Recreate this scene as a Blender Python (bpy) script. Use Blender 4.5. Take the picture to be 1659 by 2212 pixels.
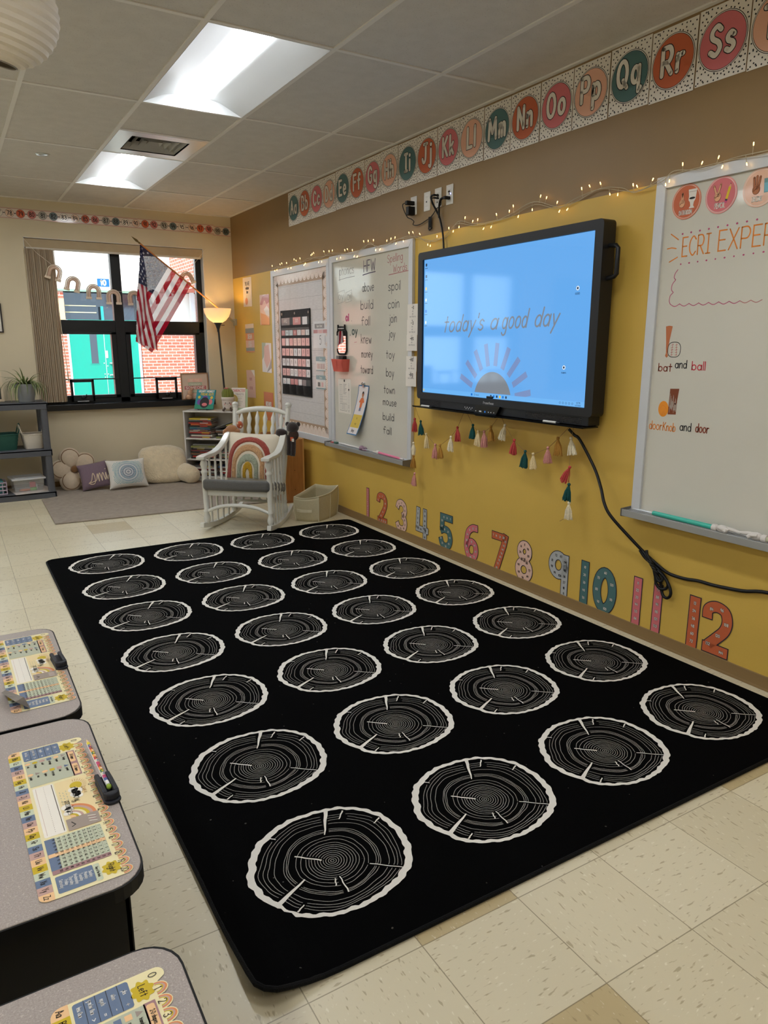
import bpy, bmesh, math, random
from mathutils import Vector, Matrix
R = math.radians
rnd = random.Random(7)
scene = bpy.context.scene
for o in list(bpy.data.objects):
    bpy.data.objects.remove(o)
COL = scene.collection

# ------------------------------------------------------------------ camera
cam_d = bpy.data.cameras.new('camera')
cam = bpy.data.objects.new('camera', cam_d); COL.objects.link(cam)
cam_d.sensor_fit = 'HORIZONTAL'; cam_d.sensor_width = 36.0
cam_d.lens = 36.0 * 1555.13 / 1659.0
cam.location = (-2.83045, -7.95225, 1.42881)
cam.rotation_euler = (math.pi/2 - 0.22838, 0, -0.53975)
cam_d.clip_start = .02
scene.camera = cam

# ------------------------------------------------------------------ view, world, sun
vs = scene.view_settings
scene.display_settings.display_device = 'sRGB'
vs.view_transform = 'Standard'; vs.look = 'None'; vs.gamma = 1.0; vs.use_curve_mapping = False
vs.exposure = 1.15
scene.cycles.use_denoising = True
scene.cycles.max_bounces = 10; scene.cycles.diffuse_bounces = 6; scene.cycles.glossy_bounces = 4
scene.cycles.transmission_bounces = 6; scene.cycles.transparent_max_bounces = 12
scene.cycles.sample_clamp_indirect = 6.0
LAMP_POWER = 12.5       # emission of the troffer diffusers
BULB_POWER = 4.0
world = bpy.data.worlds.new('sky'); scene.world = world; world.use_nodes = True
bg = world.node_tree.nodes['Background']
bg.inputs['Color'].default_value = (.62, .80, 1.0, 1); bg.inputs['Strength'].default_value = 2.2
sun_d = bpy.data.lights.new('sun', 'SUN'); sun_d.energy = 4.0; sun_d.angle = R(.6); sun_d.color = (1, .95, .86)
sun = bpy.data.objects.new('sun', sun_d); COL.objects.link(sun)
sun.rotation_euler = Vector((-.42, -.62, .75)).to_track_quat('Z', 'Y').to_euler()

# ------------------------------------------------------------------ materials
def lin(c):
    out = []
    for v in c[:3]:
        v = v/255.0
        out.append(v/12.92 if v <= .04045 else ((v+.055)/1.055)**2.4)
    return out
MATS = {}
def mat(key, rgb=None, rough=.55, metal=0.0, spec=.4, coat=0.0, noise=0.0, nscale=60.0, bump=0.0, bscale=200.0, emit=None, estr=0.0, sheen=0.0, trans=0.0, alpha=1.0, aniso=(1,1,1)):
    """procedural principled material; noise = value variation, bump = bump strength"""
    if key in MATS: return MATS[key]
    m = bpy.data.materials.new(key); m.use_nodes = True
    nt = m.node_tree; b = nt.nodes['Principled BSDF']
    c = lin(rgb) if rgb else [.5, .5, .5]
    b.inputs['Base Color'].default_value = (*c, 1)
    b.inputs['Roughness'].default_value = rough; b.inputs['Metallic'].default_value = metal
    b.inputs['Specular IOR Level'].default_value = spec
    b.inputs['Coat Weight'].default_value = coat; b.inputs['Coat Roughness'].default_value = .08
    b.inputs['Sheen Weight'].default_value = sheen
    b.inputs['Transmission Weight'].default_value = trans
    b.inputs['Alpha'].default_value = alpha
    if emit:
        b.inputs['Emission Color'].default_value = (*lin(emit), 1); b.inputs['Emission Strength'].default_value = estr
    if noise or bump:
        tc = nt.nodes.new('ShaderNodeTexCoord'); mp = nt.nodes.new('ShaderNodeMapping')
        mp.inputs['Scale'].default_value = aniso
        nt.links.new(tc.outputs['Object'], mp.inputs['Vector'])
    if noise:
        n = nt.nodes.new('ShaderNodeTexNoise'); n.inputs['Scale'].default_value = nscale; n.inputs['Detail'].default_value = 4
        nt.links.new(mp.outputs['Vector'], n.inputs['Vector'])
        mr = nt.nodes.new('ShaderNodeMapRange'); mr.inputs['From Min'].default_value = .25; mr.inputs['From Max'].default_value = .75
        mr.inputs['To Min'].default_value = 1-noise; mr.inputs['To Max'].default_value = 1+noise
        nt.links.new(n.outputs['Fac'], mr.inputs['Value'])
        mx = nt.nodes.new('ShaderNodeVectorMath'); mx.operation = 'SCALE'; mx.inputs[0].default_value = c
        nt.links.new(mr.outputs['Result'], mx.inputs['Scale']); nt.links.new(mx.outputs['Vector'], b.inputs['Base Color'])
    if bump:
        n2 = nt.nodes.new('ShaderNodeTexNoise'); n2.inputs['Scale'].default_value = bscale; n2.inputs['Detail'].default_value = 3
        nt.links.new(mp.outputs['Vector'], n2.inputs['Vector'])
        bp = nt.nodes.new('ShaderNodeBump'); bp.inputs['Strength'].default_value = bump; bp.inputs['Distance'].default_value = .01
        nt.links.new(n2.outputs['Fac'], bp.inputs['Height']); nt.links.new(bp.outputs['Normal'], b.inputs['Normal'])
    MATS[key] = m
    return m
def node_mat(key):
    m = bpy.data.materials.new(key); m.use_nodes = True; MATS[key] = m
    return m, m.node_tree, m.node_tree.nodes['Principled BSDF']
class NG:
    """tiny node-math helper"""
    def __init__(s, nt): s.nt = nt
    def inp(s, sock, v):
        if hasattr(v, 'links') or hasattr(v, 'is_linked'): s.nt.links.new(v, sock)
        else: sock.default_value = v
    def math(s, op, a, b=0.0, c=0.0):
        n = s.nt.nodes.new('ShaderNodeMath'); n.operation = op
        s.inp(n.inputs[0], a); s.inp(n.inputs[1], b); s.inp(n.inputs[2], c); return n.outputs[0]
    def mix(s, f, a, b):
        n = s.nt.nodes.new('ShaderNodeMix'); n.data_type = 'RGBA'
        s.inp(n.inputs['Factor'], f); s.inp(n.inputs['A'], a); s.inp(n.inputs['B'], b); return n.outputs['Result']
    def xyz(s, kind='Object'):
        tc = s.nt.nodes.new('ShaderNodeTexCoord'); sp = s.nt.nodes.new('ShaderNodeSeparateXYZ')
        s.nt.links.new(tc.outputs[kind], sp.inputs[0]); return sp.outputs
    def comb(s, x, y, z=0.0):
        n = s.nt.nodes.new('ShaderNodeCombineXYZ'); s.inp(n.inputs[0], x); s.inp(n.inputs[1], y); s.inp(n.inputs[2], z); return n.outputs[0]
    def noise(s, vec, scale, detail=2.0, rough=.5):
        n = s.nt.nodes.new('ShaderNodeTexNoise'); s.nt.links.new(vec, n.inputs['Vector'])
        n.inputs['Scale'].default_value = scale; n.inputs['Detail'].default_value = detail; n.inputs['Roughness'].default_value = rough
        return n.outputs['Fac']
def C4(*c): return (*lin(c), 1)

# ------------------------------------------------------------------ mesh builder
def catmull(p, n=6, closed=False):
    p = [Vector(q) for q in p]; k = len(p); out = []
    if k < 3 and not closed: return p
    segs = k if closed else k-1
    for i in range(segs):
        a = p[(i-1) % k] if closed or i > 0 else p[0]*2-p[1]
        b = p[i]; c = p[(i+1) % k]
        d = p[(i+2) % k] if closed or i+2 < k else p[-1]*2-p[-2]
        for j in range(n):
            t = j/n; t2 = t*t; t3 = t2*t
            out.append(.5*((2*b)+(c-a)*t+(2*a-5*b+4*c-d)*t2+(3*b-a-3*c+d)*t3))
    if not closed: out.append(p[-1])
    return out
def arcp(cx, cy, rx, ry, a0, a1, n=16):
    return [(cx+rx*math.cos(R(a0+(a1-a0)*i/n)), cy+ry*math.sin(R(a0+(a1-a0)*i/n))) for i in range(n+1)]
class MB:
    LAY = .0004
    def __init__(s, plane='wall', off=0.0):
        s.v = []; s.f = []; s.m = []; s.mats = []; s.M = Matrix(); s.plane = plane; s.off = off; s.base = 0; s.fn = None
    def mi(s, m):
        if m not in s.mats: s.mats.append(m)
        return s.mats.index(m)
    def add(s, vs, fs, m):
        k = len(s.v); i = s.mi(m)
        s.v += [tuple(s.M @ Vector(q)) for q in vs]
        for f in fs: s.f.append([k+j for j in f]); s.m.append(i)
    # --- solids
    def box(s, x0, x1, y0, y1, z0, z1, m):
        v = [(x, y, z) for z in (z0, z1) for y in (y0, y1) for x in (x0, x1)]
        s.add(v, [(0,2,3,1),(4,5,7,6),(0,1,5,4),(1,3,7,5),(3,2,6,7),(2,0,4,6)], m); return s
    def cbox(s, c, d, m, rot=None):
        M0 = s.M; s.M = M0 @ Matrix.Translation(c) @ (rot.to_matrix().to_4x4() if rot else Matrix())
        s.box(-d[0]/2, d[0]/2, -d[1]/2, d[1]/2, -d[2]/2, d[2]/2, m); s.M = M0; return s
    def tube(s, pts, r, m, n=8, closed=False, caps=True):
        P = [Vector(p) for p in pts]; k = len(P)
        rr = r if isinstance(r, (list, tuple)) else [r]*k
        T = []
        for i in range(k):
            a = P[i-1] if (i > 0 or closed) else P[i]; b = P[(i+1) % k] if (i < k-1 or closed) else P[i]
            t = b-a; T.append(t.normalized() if t.length > 1e-9 else Vector((0,0,1)))
        ref = Vector((0,0,1)) if abs(T[0].z) < .9 else Vector((1,0,0))
        nrm = (ref-T[0]*ref.dot(T[0])).normalized(); vs = []; fs = []
        for i in range(k):
            nrm = nrm-T[i]*nrm.dot(T[i])
            nrm = nrm.normalized() if nrm.length > 1e-6 else T[i].orthogonal().normalized()
            bi = T[i].cross(nrm)
            for j in range(n):
                a = 2*math.pi*j/n; vs.append(P[i]+(nrm*math.cos(a)+bi*math.sin(a))*rr[i])
        for i in range(k if closed else k-1):
            for j in range(n):
                a = i*n+j; b = i*n+(j+1) % n; i2 = (i+1) % k
                fs.append((a, b, i2*n+(j+1) % n, i2*n+j))
        if caps and not closed:
            fs.append(tuple(range(n-1, -1, -1))); fs.append(tuple((k-1)*n+j for j in range(n)))
        s.add(vs, fs, m); return s
    def cyl(s, p0, p1, r, m, r1=None, n=16): return s.tube([p0, p1], [r, r if r1 is None else r1], m, n)
    def lathe(s, prof, m, n=20, p0=(0,0,0), p1=None, caps=True):
        """profile of (radius, height); along Z from p0, or spread from p0 to p1"""
        M0 = s.M
        if p1 is not None:
            d = Vector(p1)-Vector(p0); L = d.length; h = prof[-1][1]-prof[0][1]
            s.M = M0 @ Matrix.Translation(p0) @ d.to_track_quat('Z', 'Y').to_matrix().to_4x4()
            prof = [(r, (z-prof[0][1])*L/h) for r, z in prof]
        else: s.M = M0 @ Matrix.Translation(p0)
        vs = [(r*math.cos(2*math.pi*j/n), r*math.sin(2*math.pi*j/n), z) for r, z in prof for j in range(n)]
        fs = [(i*n+j, i*n+(j+1) % n, (i+1)*n+(j+1) % n, (i+1)*n+j) for i in range(len(prof)-1) for j in range(n)]
        if caps: fs += [tuple(range(n-1, -1, -1)), tuple((len(prof)-1)*n+j for j in range(n))]
        s.add(vs, fs, m); s.M = M0; return s
    def sphere(s, c, r, m, nu=16, nv=10):
        r = r if isinstance(r, (tuple, list)) else (r, r, r); vs = []; fs = []
        for i in range(nv+1):
            t = math.pi*i/nv
            for j in range(nu):
                a = 2*math.pi*j/nu
                vs.append((c[0]+r[0]*math.sin(t)*math.cos(a), c[1]+r[1]*math.sin(t)*math.sin(a), c[2]-r[2]*math.cos(t)))
        for i in range(nv):
            for j in range(nu): fs.append((i*nu+j, i*nu+(j+1) % nu, (i+1)*nu+(j+1) % nu, (i+1)*nu+j))
        s.add(vs, fs, m); return s
    def prism(s, poly, y0, y1, m, axis='y'):
        """polygon in (x,z) extruded along y (axis='y') or in (x,y) along z, or (y,z) along x"""
        k = len(poly)
        def at(p, t): return (p[0], t, p[1]) if axis == 'y' else ((p[0], p[1], t) if axis == 'z' else (t, p[0], p[1]))
        vs = [at(p, y0) for p in poly]+[at(p, y1) for p in poly]
        fs = [tuple(range(k)), tuple(range(2*k-1, k-1, -1))]+[(i, k+i, k+(i+1) % k, (i+1) % k) for i in range(k)]
        s.add(vs, fs, m); return s
    def sweep(s, pts, side, w, h, m):
        """rectangular bar along a path; side = constant direction of the width w"""
        P = [Vector(p) for p in pts]; sd = Vector(side).normalized(); vs = []; k = len(P)
        hh = h if isinstance(h, (list, tuple)) else [h]*k; ww = w if isinstance(w, (list, tuple)) else [w]*k
        for i in range(k):
            t = (P[min(i+1, k-1)]-P[max(i-1, 0)]).normalized(); up = t.cross(sd).normalized()
            for a, b in ((-1,-1),(1,-1),(1,1),(-1,1)): vs.append(P[i]+sd*a*ww[i]/2+up*b*hh[i]/2)
        fs = [(i*4+j, i*4+(j+1) % 4, i*4+4+(j+1) % 4, i*4+4+j) for i in range(k-1) for j in range(4)]
        fs += [(3,2,1,0), tuple((k-1)*4+j for j in range(4))]
        s.add(vs, fs, m); return s
    # --- drawing on a plane: a right, b up, lay = layer above the surface
    def pt(s, a, b, lay):
        d = s.off+(lay+s.base)*MB.LAY
        if s.fn: return s.fn(a, b, d)
        return (a, -d, b) if s.plane == 'wall' else (a, b, d)
    def poly2(s, pts, m, lay=1): s.add([s.pt(p[0], p[1], lay) for p in pts], [tuple(range(len(pts)))], m); return s
    def rect2(s, a0, a1, b0, b1, m, lay=1): return s.poly2([(a0,b0),(a1,b0),(a1,b1),(a0,b1)], m, lay)
    def rrect2(s, a0, a1, b0, b1, r, m, lay=1):
        p = []
        for cx, cy, t in ((a1-r,b0+r,-90),(a1-r,b1-r,0),(a0+r,b1-r,90),(a0+r,b0+r,180)): p += arcp(cx, cy, r, r, t, t+90, 5)
        return s.poly2(p, m, lay)
    def disc2(s, a, b, r, m, lay=1, ry=None, n=28): return s.poly2([(a+r*math.cos(2*math.pi*i/n), b+(ry or r)*math.sin(2*math.pi*i/n)) for i in range(n)], m, lay)
    def stroke2(s, pts, w, m, lay=1, closed=False, cap='round', widths=None):
        P = [Vector((p[0], p[1])) for p in pts]
        Q = [P[0]]; Wd = [widths[0] if widths else w]
        for i, p in enumerate(P[1:]):
            if (p-Q[-1]).length > 1e-7: Q.append(p); Wd.append(widths[i+1] if widths else w)
        P = Q
        if closed and len(P) > 2 and (P[0]-P[-1]).length < 1e-6: P = P[:-1]; Wd = Wd[:-1]
        k = len(P)
        if k == 1: return s.disc2(P[0].x, P[0].y, w/2, m, lay, n=10)
        vs = []; fs = []; last = None
        segs = k if closed else k-1
        for i in range(segs):
            a = P[i]; b = P[(i+1) % k]; d = (b-a).normalized(); nn = Vector((-d.y, d.x))
            def mit(j, other):
                o = (other).normalized(); t = d+o
                if t.length < .75: return nn
                mm = Vector((-t.y, t.x)).normalized(); return mm/max(mm.dot(nn), .5)
            na = mit(i, a-P[i-1]) if (i > 0 or closed) else nn
            nb = mit(i, P[(i+2) % k]-b) if (i < k-2 or closed) else nn
            q = len(vs); wa = Wd[i]/2; wb = Wd[(i+1) % k]/2
            vs += [a-na*wa, b-nb*wb, b+nb*wb, a+na*wa]; fs.append((q, q+1, q+2, q+3))
        s.add([s.pt(v.x, v.y, lay) for v in vs], fs, m)
        for i in range(k):
            if closed or 0 < i < k-1:
                d0 = (P[i]-P[i-1]).normalized(); d1 = (P[(i+1) % k]-P[i]).normalized()
                if (d0+d1).length < .75: s.disc2(P[i].x, P[i].y, Wd[i]/2, m, lay, n=10)
            elif cap == 'round': s.disc2(P[i].x, P[i].y, Wd[i]/2, m, lay, n=8)
        return s
    def ring2(s, a, b, r, w, m, lay=1, ry=None, n=32): return s.stroke2([(a+r*math.cos(2*math.pi*i/n), b+(ry or r)*math.sin(2*math.pi*i/n)) for i in range(n)], w, m, lay, closed=True)
    def text2(s, txt, a, b, h, pw, m, lay=1, sx=1.0, align='l', ang=0.0, slant=0.0, gap=.2, jit=0.0, adv=None, cap='round'):
        """pen-stroke writing: h = capital height, pw = pen width"""
        glyphs = []; x = 0
        for ch in txt:
            if ch == ' ': x += .45; continue
            st, wd = glyph(ch); glyphs.append((st, x)); x += wd+gap
        tot = (x-gap)*h*sx; x0 = {'l': 0, 'c': -tot/2, 'r': -tot}[align]
        ca, sa = math.cos(R(ang)), math.sin(R(ang))
        for st, gx in glyphs:
            jy = (rnd.random()-.5)*jit*h; jr = 1+(rnd.random()-.5)*jit
            for kind, pts in st:
                q = []
                for px, py in pts:
                    xx = x0+(gx+px*jr+slant*py)*h*sx; yy = py*h+jy
                    q.append((a+xx*ca-yy*sa, b+xx*sa+yy*ca))
                if kind == 'o': s.stroke2(q, pw, m, lay, closed=True)
                elif kind == 'd': s.disc2(q[0][0], q[0][1], pw*.62, m, lay, n=8)
                else: s.stroke2(q, pw, m, lay, cap=cap)
        return s
    # --- finish
    def build(s, name, parent=None, loc=(0,0,0), rot=(0,0,0), smooth=None, bevel=0.0, subdiv=0, bseg=2):
        me = bpy.data.meshes.new(name); me.from_pydata(s.v, [], s.f); 
        for m in s.mats: me.materials.append(m)
        me.polygons.foreach_set('material_index', s.m)
        bm = bmesh.new(); bm.from_mesh(me)
        if s.plane != 'flat': bmesh.ops.recalc_face_normals(bm, faces=bm.faces)
        bm.to_mesh(me); bm.free(); me.update()
        o = bpy.data.objects.new(name, me); COL.objects.link(o)
        o.location = loc; o.rotation_euler = rot
        if parent: o.parent = parent
        if smooth is not None:
            me.polygons.foreach_set('use_smooth', [True]*len(me.polygons))
            if smooth < 180: me.set_sharp_from_angle(angle=R(smooth))
        if bevel:
            b = o.modifiers.new('bevel', 'BEVEL'); b.width = bevel; b.segments = bseg; b.limit_method = 'ANGLE'; b.angle_limit = R(40)
        if subdiv:
            b = o.modifiers.new('subd', 'SUBSURF'); b.levels = subdiv; b.render_levels = subdiv
        return o
def tag(o, label=None, cat=None, group=None, kind=None):
    if label: o['label'] = label
    if cat: o['category'] = cat
    if group: o['group'] = group
    if kind: o['kind'] = kind
    return o
def empty(name, loc=(0,0,0), rz=0.0, label=None, cat=None, group=None, kind=None):
    o = bpy.data.objects.new(name, None); COL.objects.link(o); o.location = loc; o.rotation_euler = (0,0,rz)
    o.empty_display_size = .05
    return tag(o, label, cat, group, kind)
WR = -math.pi/2                      # rotation of a thing on the right wall: local x runs along the wall away from the window
def rw(u, z, d=0.0): return (-d, -u, z)     # a place on the right wall: u metres from the window corner, z up, d out
def put_r(mb, name, u, z, label, cat, group=None, d=0.0, **k): return tag(mb.build(name, None, rw(u, z, d), (0,0,WR), **k), label, cat, group)
def put_b(mb, name, x, z, label, cat, group=None, d=0.0, **k): return tag(mb.build(name, None, (x, -d, z), (0,0,0), **k), label, cat, group)

# ------------------------------------------------------------------ pen-stroke alphabet
GL = {
'A':'0,0 .33,1 .66,0|.12,.38 .54,.38','B':'0,0 0,1|~0,1 .35,.99 .5,.77 .35,.55 0,.55|~0,.55 .4,.53 .58,.28 .4,.01 0,0',
'C':'~.6,.82 .35,1 .08,.8 0,.5 .08,.2 .35,0 .6,.18','D':'0,0 0,1|~0,1 .35,.93 .58,.5 .35,.07 0,0','E':'.5,0 0,0 0,1 .5,1|0,.53 .42,.53',
'F':'0,0 0,1 .5,1|0,.53 .42,.53','G':'~.6,.82 .35,1 .08,.8 0,.5 .08,.2 .35,0 .58,.14 .62,.45|.62,.45 .38,.45','H':'0,0 0,1|.55,0 .55,1|0,.52 .55,.52',
'I':'.2,0 .2,1|0,1 .4,1|0,0 .4,0','J':'~.45,1 .45,.3 .35,.03 .15,0 0,.2|.2,1 .65,1','K':'0,0 0,1|.52,1 0,.42|.16,.57 .55,0','L':'0,1 0,0 .48,0',
'M':'0,0 .06,1 .38,.3 .7,1 .76,0','N':'0,0 0,1 .55,0 .55,1','O':'o.32,.5 .32,.5','P':'0,0 0,1|~0,1 .4,.99 .55,.74 .4,.47 0,.46',
'Q':'o.32,.5 .32,.5|.38,.25 .66,-.08','R':'0,0 0,1|~0,1 .4,.99 .55,.74 .4,.47 0,.46|.22,.46 .58,0','S':'~.52,.85 .3,1 .05,.85 .08,.62 .42,.42 .52,.2 .3,0 0,.14',
'T':'0,1 .6,1|.3,1 .3,0','U':'~0,1 0,.3 .12,.03 .3,0 .48,.03 .6,.3 .6,1','V':'0,1 .3,0 .6,1','W':'0,1 .2,0 .42,.75 .64,0 .84,1','X':'0,0 .58,1|0,1 .58,0',
'Y':'0,1 .3,.48 .6,1|.3,.48 .3,0','Z':'0,1 .55,1 0,0 .58,0',
'a':'o.22,.3 .22,.3|.46,.6 .46,0','b':'0,1 0,0|o.24,.3 .23,.3','c':'~.42,.5 .25,.62 .05,.48 0,.3 .06,.1 .25,0 .42,.1','d':'o.22,.3 .22,.3|.46,1 .46,0',
'e':'~.02,.32 .44,.34 .4,.55 .22,.62 .03,.45 .02,.2 .2,0 .42,.08','f':'~.42,.9 .28,1 .15,.8 .15,0|0,.58 .36,.58','g':'o.22,.3 .22,.3|~.46,.6 .46,-.15 .36,-.36 .16,-.36 .04,-.24',
'h':'0,1 0,0|~0,.4 .2,.62 .38,.5 .4,0','i':'0,.6 0,0|d0,.87','j':'~.16,.6 .16,-.15 .08,-.35 -.08,-.28|d.16,.87','k':'0,1 0,0|.36,.6 0,.25|.12,.36 .4,0','l':'0,1 0,0',
'm':'0,.6 0,0|~0,.42 .14,.62 .27,.5 .28,0|~.28,.42 .43,.62 .56,.5 .57,0','n':'0,.6 0,0|~0,.4 .2,.62 .38,.5 .4,0','o':'o.24,.31 .24,.31','p':'0,.6 0,-.38|o.24,.3 .23,.3',
'q':'o.22,.3 .22,.3|.46,.6 .46,-.38 .6,-.26','r':'0,.6 0,0|~0,.38 .14,.57 .32,.58','s':'~.38,.52 .2,.62 .04,.5 .1,.36 .32,.26 .38,.12 .2,0 0,.08','t':'.18,.95 .18,0|0,.62 .38,.62',
'u':'~0,.6 .02,.15 .18,0 .36,.12 .42,.3|.42,.6 .42,0','v':'0,.6 .2,0 .4,.6','w':'0,.6 .15,0 .3,.5 .45,0 .6,.6','x':'0,0 .4,.6|0,.6 .4,0','y':'0,.6 .22,.05|.46,.6 .1,-.38','z':'0,.6 .4,.6 0,0 .42,0',
'0':'o.28,.5 .28,.5','1':'.02,.82 .16,1 .16,0','2':'~0,.75 .1,.95 .28,1 .5,.9 .52,.68 .35,.4 0,0|0,0 .56,0','3':'~.02,.85 .22,1 .45,.9 .46,.65 .2,.54|~.2,.54 .5,.45 .52,.15 .25,0 0,.14',
'4':'.12,1 0,.38 .56,.38|.42,.8 .42,0','5':'.5,1 .1,1 .06,.58|~.06,.58 .3,.66 .52,.48 .5,.18 .28,0 0,.1','6':'~.42,1 .12,.7 0,.32 .1,.05 .28,0 .48,.12 .5,.38 .3,.56 .08,.42 .02,.28',
'7':'0,1 .55,1 .18,0','8':'~.28,.54 .06,.7 .1,.95 .28,1 .46,.95 .5,.7 .28,.54 .02,.32 .06,.05 .28,0 .5,.05 .54,.32 .28,.54','9':'o.24,.7 .24,.3|~.48,.72 .48,.4 .4,0',
"'":'0,1 0,.75','-':'0,.35 .3,.35','+':'0,.4 .5,.4|.25,.15 .25,.65','=':'0,.5 .45,.5|0,.28 .45,.28','<':'.4,.65 0,.38 .4,.1','>':'0,.65 .4,.38 0,.1','.':'d0,.02',':':'d0,.1|d0,.5','!':'0,1 0,.3|d0,.02','/':'0,0 .4,1','?':'~0,.8 .2,1 .4,.8 .2,.5 .2,.3|d.2,.02','|':'0,1 0,0'}
GC = {}
def glyph(ch):
    if ch in GC: return GC[ch]
    out = []; xs = [0]
    for st in GL.get(ch, GL['-']).split('|'):
        k = st[0] if st[0] in '~od' else ''
        pts = [tuple(float(v) for v in p.split(',')) for p in st[len(k):].split()]
        if k == '~': pts = [(q.x, q.y) for q in catmull([(*p, 0) for p in pts], 4)]; k = ''
        elif k == 'o': (cx, cy), (rx, ry) = pts; pts = arcp(cx, cy, rx, ry, 90, 450, 18)[:-1]
        out.append((k, pts)); xs += [p[0] for p in pts]
    GC[ch] = (out, max(xs)); return GC[ch]
# ================================================================== the room
H = 2.763; XL = -7.2; YN = -10.6
GX, GY, CW, CL = -1.71146, -4.62128, .6096, 1.2192
FX, FY, FT = -1.99455, -6.73868, .3048

def floor_material():
    m, nt, b = node_mat('vinyl_floor_tile'); g = NG(nt); x, y, z = g.xyz()
    u = g.math('DIVIDE', g.math('SUBTRACT', x, FX), FT); v = g.math('DIVIDE', g.math('SUBTRACT', y, FY), FT)
    iu = g.math('FLOOR', u); iv = g.math('FLOOR', v); fu = g.math('FRACT', u); fv = g.math('FRACT', v)
    par = g.math('PINGPONG', g.math('ADD', iu, iv), 1.0)
    # flecks run along alternate directions from tile to tile
    def fleck(sc, sa, sb, seed):
        a = g.comb(g.math('MULTIPLY', x, sa), g.math('MULTIPLY', y, sb), seed); c = g.comb(g.math('MULTIPLY', x, sb), g.math('MULTIPLY', y, sa), seed+3)
        na = g.noise(a, sc, 1.5); nc = g.noise(c, sc, 1.5)
        return g.math('ADD', g.math('MULTIPLY', na, par), g.math('MULTIPLY', nc, g.math('SUBTRACT', 1.0, par)))
    f1 = fleck(30, 1.0, 3.4, 1.0); f2 = fleck(46, 1.0, 2.6, 7.0)
    def thr(f, lo, hi):
        n = nt.nodes.new('ShaderNodeMapRange'); n.inputs['From Min'].default_value = lo; n.inputs['From Max'].default_value = hi
        nt.links.new(f, n.inputs['Value']); return n.outputs[0]
    cell = nt.nodes.new('ShaderNodeTexWhiteNoise'); cell.noise_dimensions = '2D'; nt.links.new(g.comb(iu, iv), cell.inputs['Vector'])
    base = g.mix(cell.outputs['Value'], C4(204, 193, 163), C4(213, 203, 175))
    acc = 0.0
    for (ai, aj) in ((0,0), (4,0), (0,-2), (4,-4), (-8,2), (0,15), (-4,19), (8,19), (-8,11), (-12,0)):
        e = g.math('MULTIPLY', g.math('COMPARE', iu, float(ai), .1), g.math('COMPARE', iv, float(aj), .1)); acc = g.math('ADD', acc, e)
    base = g.mix(acc, base, C4(186, 168, 128))
    col = g.mix(g.math('MULTIPLY', thr(f1, .63, .70), .62), base, C4(150, 132, 98))
    col = g.mix(g.math('MULTIPLY', thr(f2, .66, .72), .5), col, C4(232, 226, 205))
    ed = g.math('MINIMUM', g.math('MINIMUM', fu, g.math('SUBTRACT', 1.0, fu)), g.math('MINIMUM', fv, g.math('SUBTRACT', 1.0, fv)))
    gap = g.math('LESS_THAN', ed, .0045)
    col = g.mix(g.math('MULTIPLY', gap, .7), col, C4(112, 98, 72))
    nt.links.new(col, b.inputs['Base Color'])
    wv = g.noise(g.comb(x, y), 5.0, 3.0)
    rr = g.math('ADD', .22, g.math('MULTIPLY', wv, .22)); nt.links.new(rr, b.inputs['Roughness'])
    b.inputs['Specular IOR Level'].default_value = .45
    bp = nt.nodes.new('ShaderNodeBump'); bp.inputs['Strength'].default_value = .06; bp.inputs['Distance'].default_value = .01
    nt.links.new(g.noise(g.comb(x, y), 9.0, 2.0), bp.inputs['Height']); nt.links.new(bp.outputs['Normal'], b.inputs['Normal'])
    return m
def ceiling_material():
    m, nt, b = node_mat('ceiling_tile'); g = NG(nt); x, y, z = g.xyz(); v = g.comb(x, y, z)
    n = g.noise(v, 130.0, 2.0); f = g.math('GREATER_THAN', n, .66); n2 = g.noise(v, 14.0, 3.0)
    col = g.mix(n2, C4(198, 194, 188), C4(214, 210, 204)); col = g.mix(g.math('MULTIPLY', f, .35), col, C4(140, 130, 120))
    nt.links.new(col, b.inputs['Base Color']); b.inputs['Roughness'].default_value = .95; b.inputs['Specular IOR Level'].default_value = .1
    return m
cream = mat('cream_wall_paint', (208, 196, 168), rough=.6, noise=.02, nscale=3, bump=.04, bscale=90)
yellow = mat('yellow_wall_paint', (208, 172, 80), rough=.5, noise=.03, nscale=4, bump=.05, bscale=70)
tan = mat('tan_wall_paint', (138, 112, 74), rough=.5, noise=.03, nscale=4, bump=.05, bscale=70)
base_m = mat('brown_baseboard', (134, 108, 70), rough=.5)
white_p = mat('white_paint', (214, 211, 204), rough=.5)
alu = mat('satin_aluminium', (204, 206, 209), rough=.42, metal=.15, spec=.5)
alu_d = mat('shaded_channel_aluminium', (150, 152, 154), rough=.45, metal=.6)
black_fr = mat('black_window_frame', (22, 24, 25), rough=.4, spec=.4)

mb = MB(); mb.box(XL-.2, .2, YN-.2, .2, -.12, 0, floor_material()); tag(mb.build('floor'), kind='structure')

# lamps and the air diffuser leave gaps in the tiled ceiling
LAMPS = [(i, j) for i in (0, -4, -8) for j in (2, 0, -2, -4)]
mb = MB(); ct = ceiling_material(); bar = mat('ceiling_t_bar', (224, 221, 215), rough=.5)
i0 = int((XL-GX)//CW); i1 = int((0-GX)//CW); j0 = int((YN-GY)//CL); j1 = int((0-GY)//CL)
for i in range(i0, i1+1):
    for j in range(j0, j1+1):
        if (i, j) in LAMPS: continue
        xa, xb = max(XL, GX+i*CW), min(0, GX+(i+1)*CW); ya, yb = max(YN, GY+j*CL), min(0, GY+(j+1)*CL)
        if (i, j) == (0, 1): yb = GY+(j+.5)*CL
        if xb-xa > .01 and yb-ya > .01: mb.box(xa, xb, ya, yb, H+.006, H+.02, ct)
mb.box(XL-.2, .2, YN-.2, .2, H+.14, H+.26, ct)  # unseen roof slab over the tiles, added to seal out light
ceil = tag(mb.build('ceiling'), kind='structure')
mb = MB()
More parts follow.
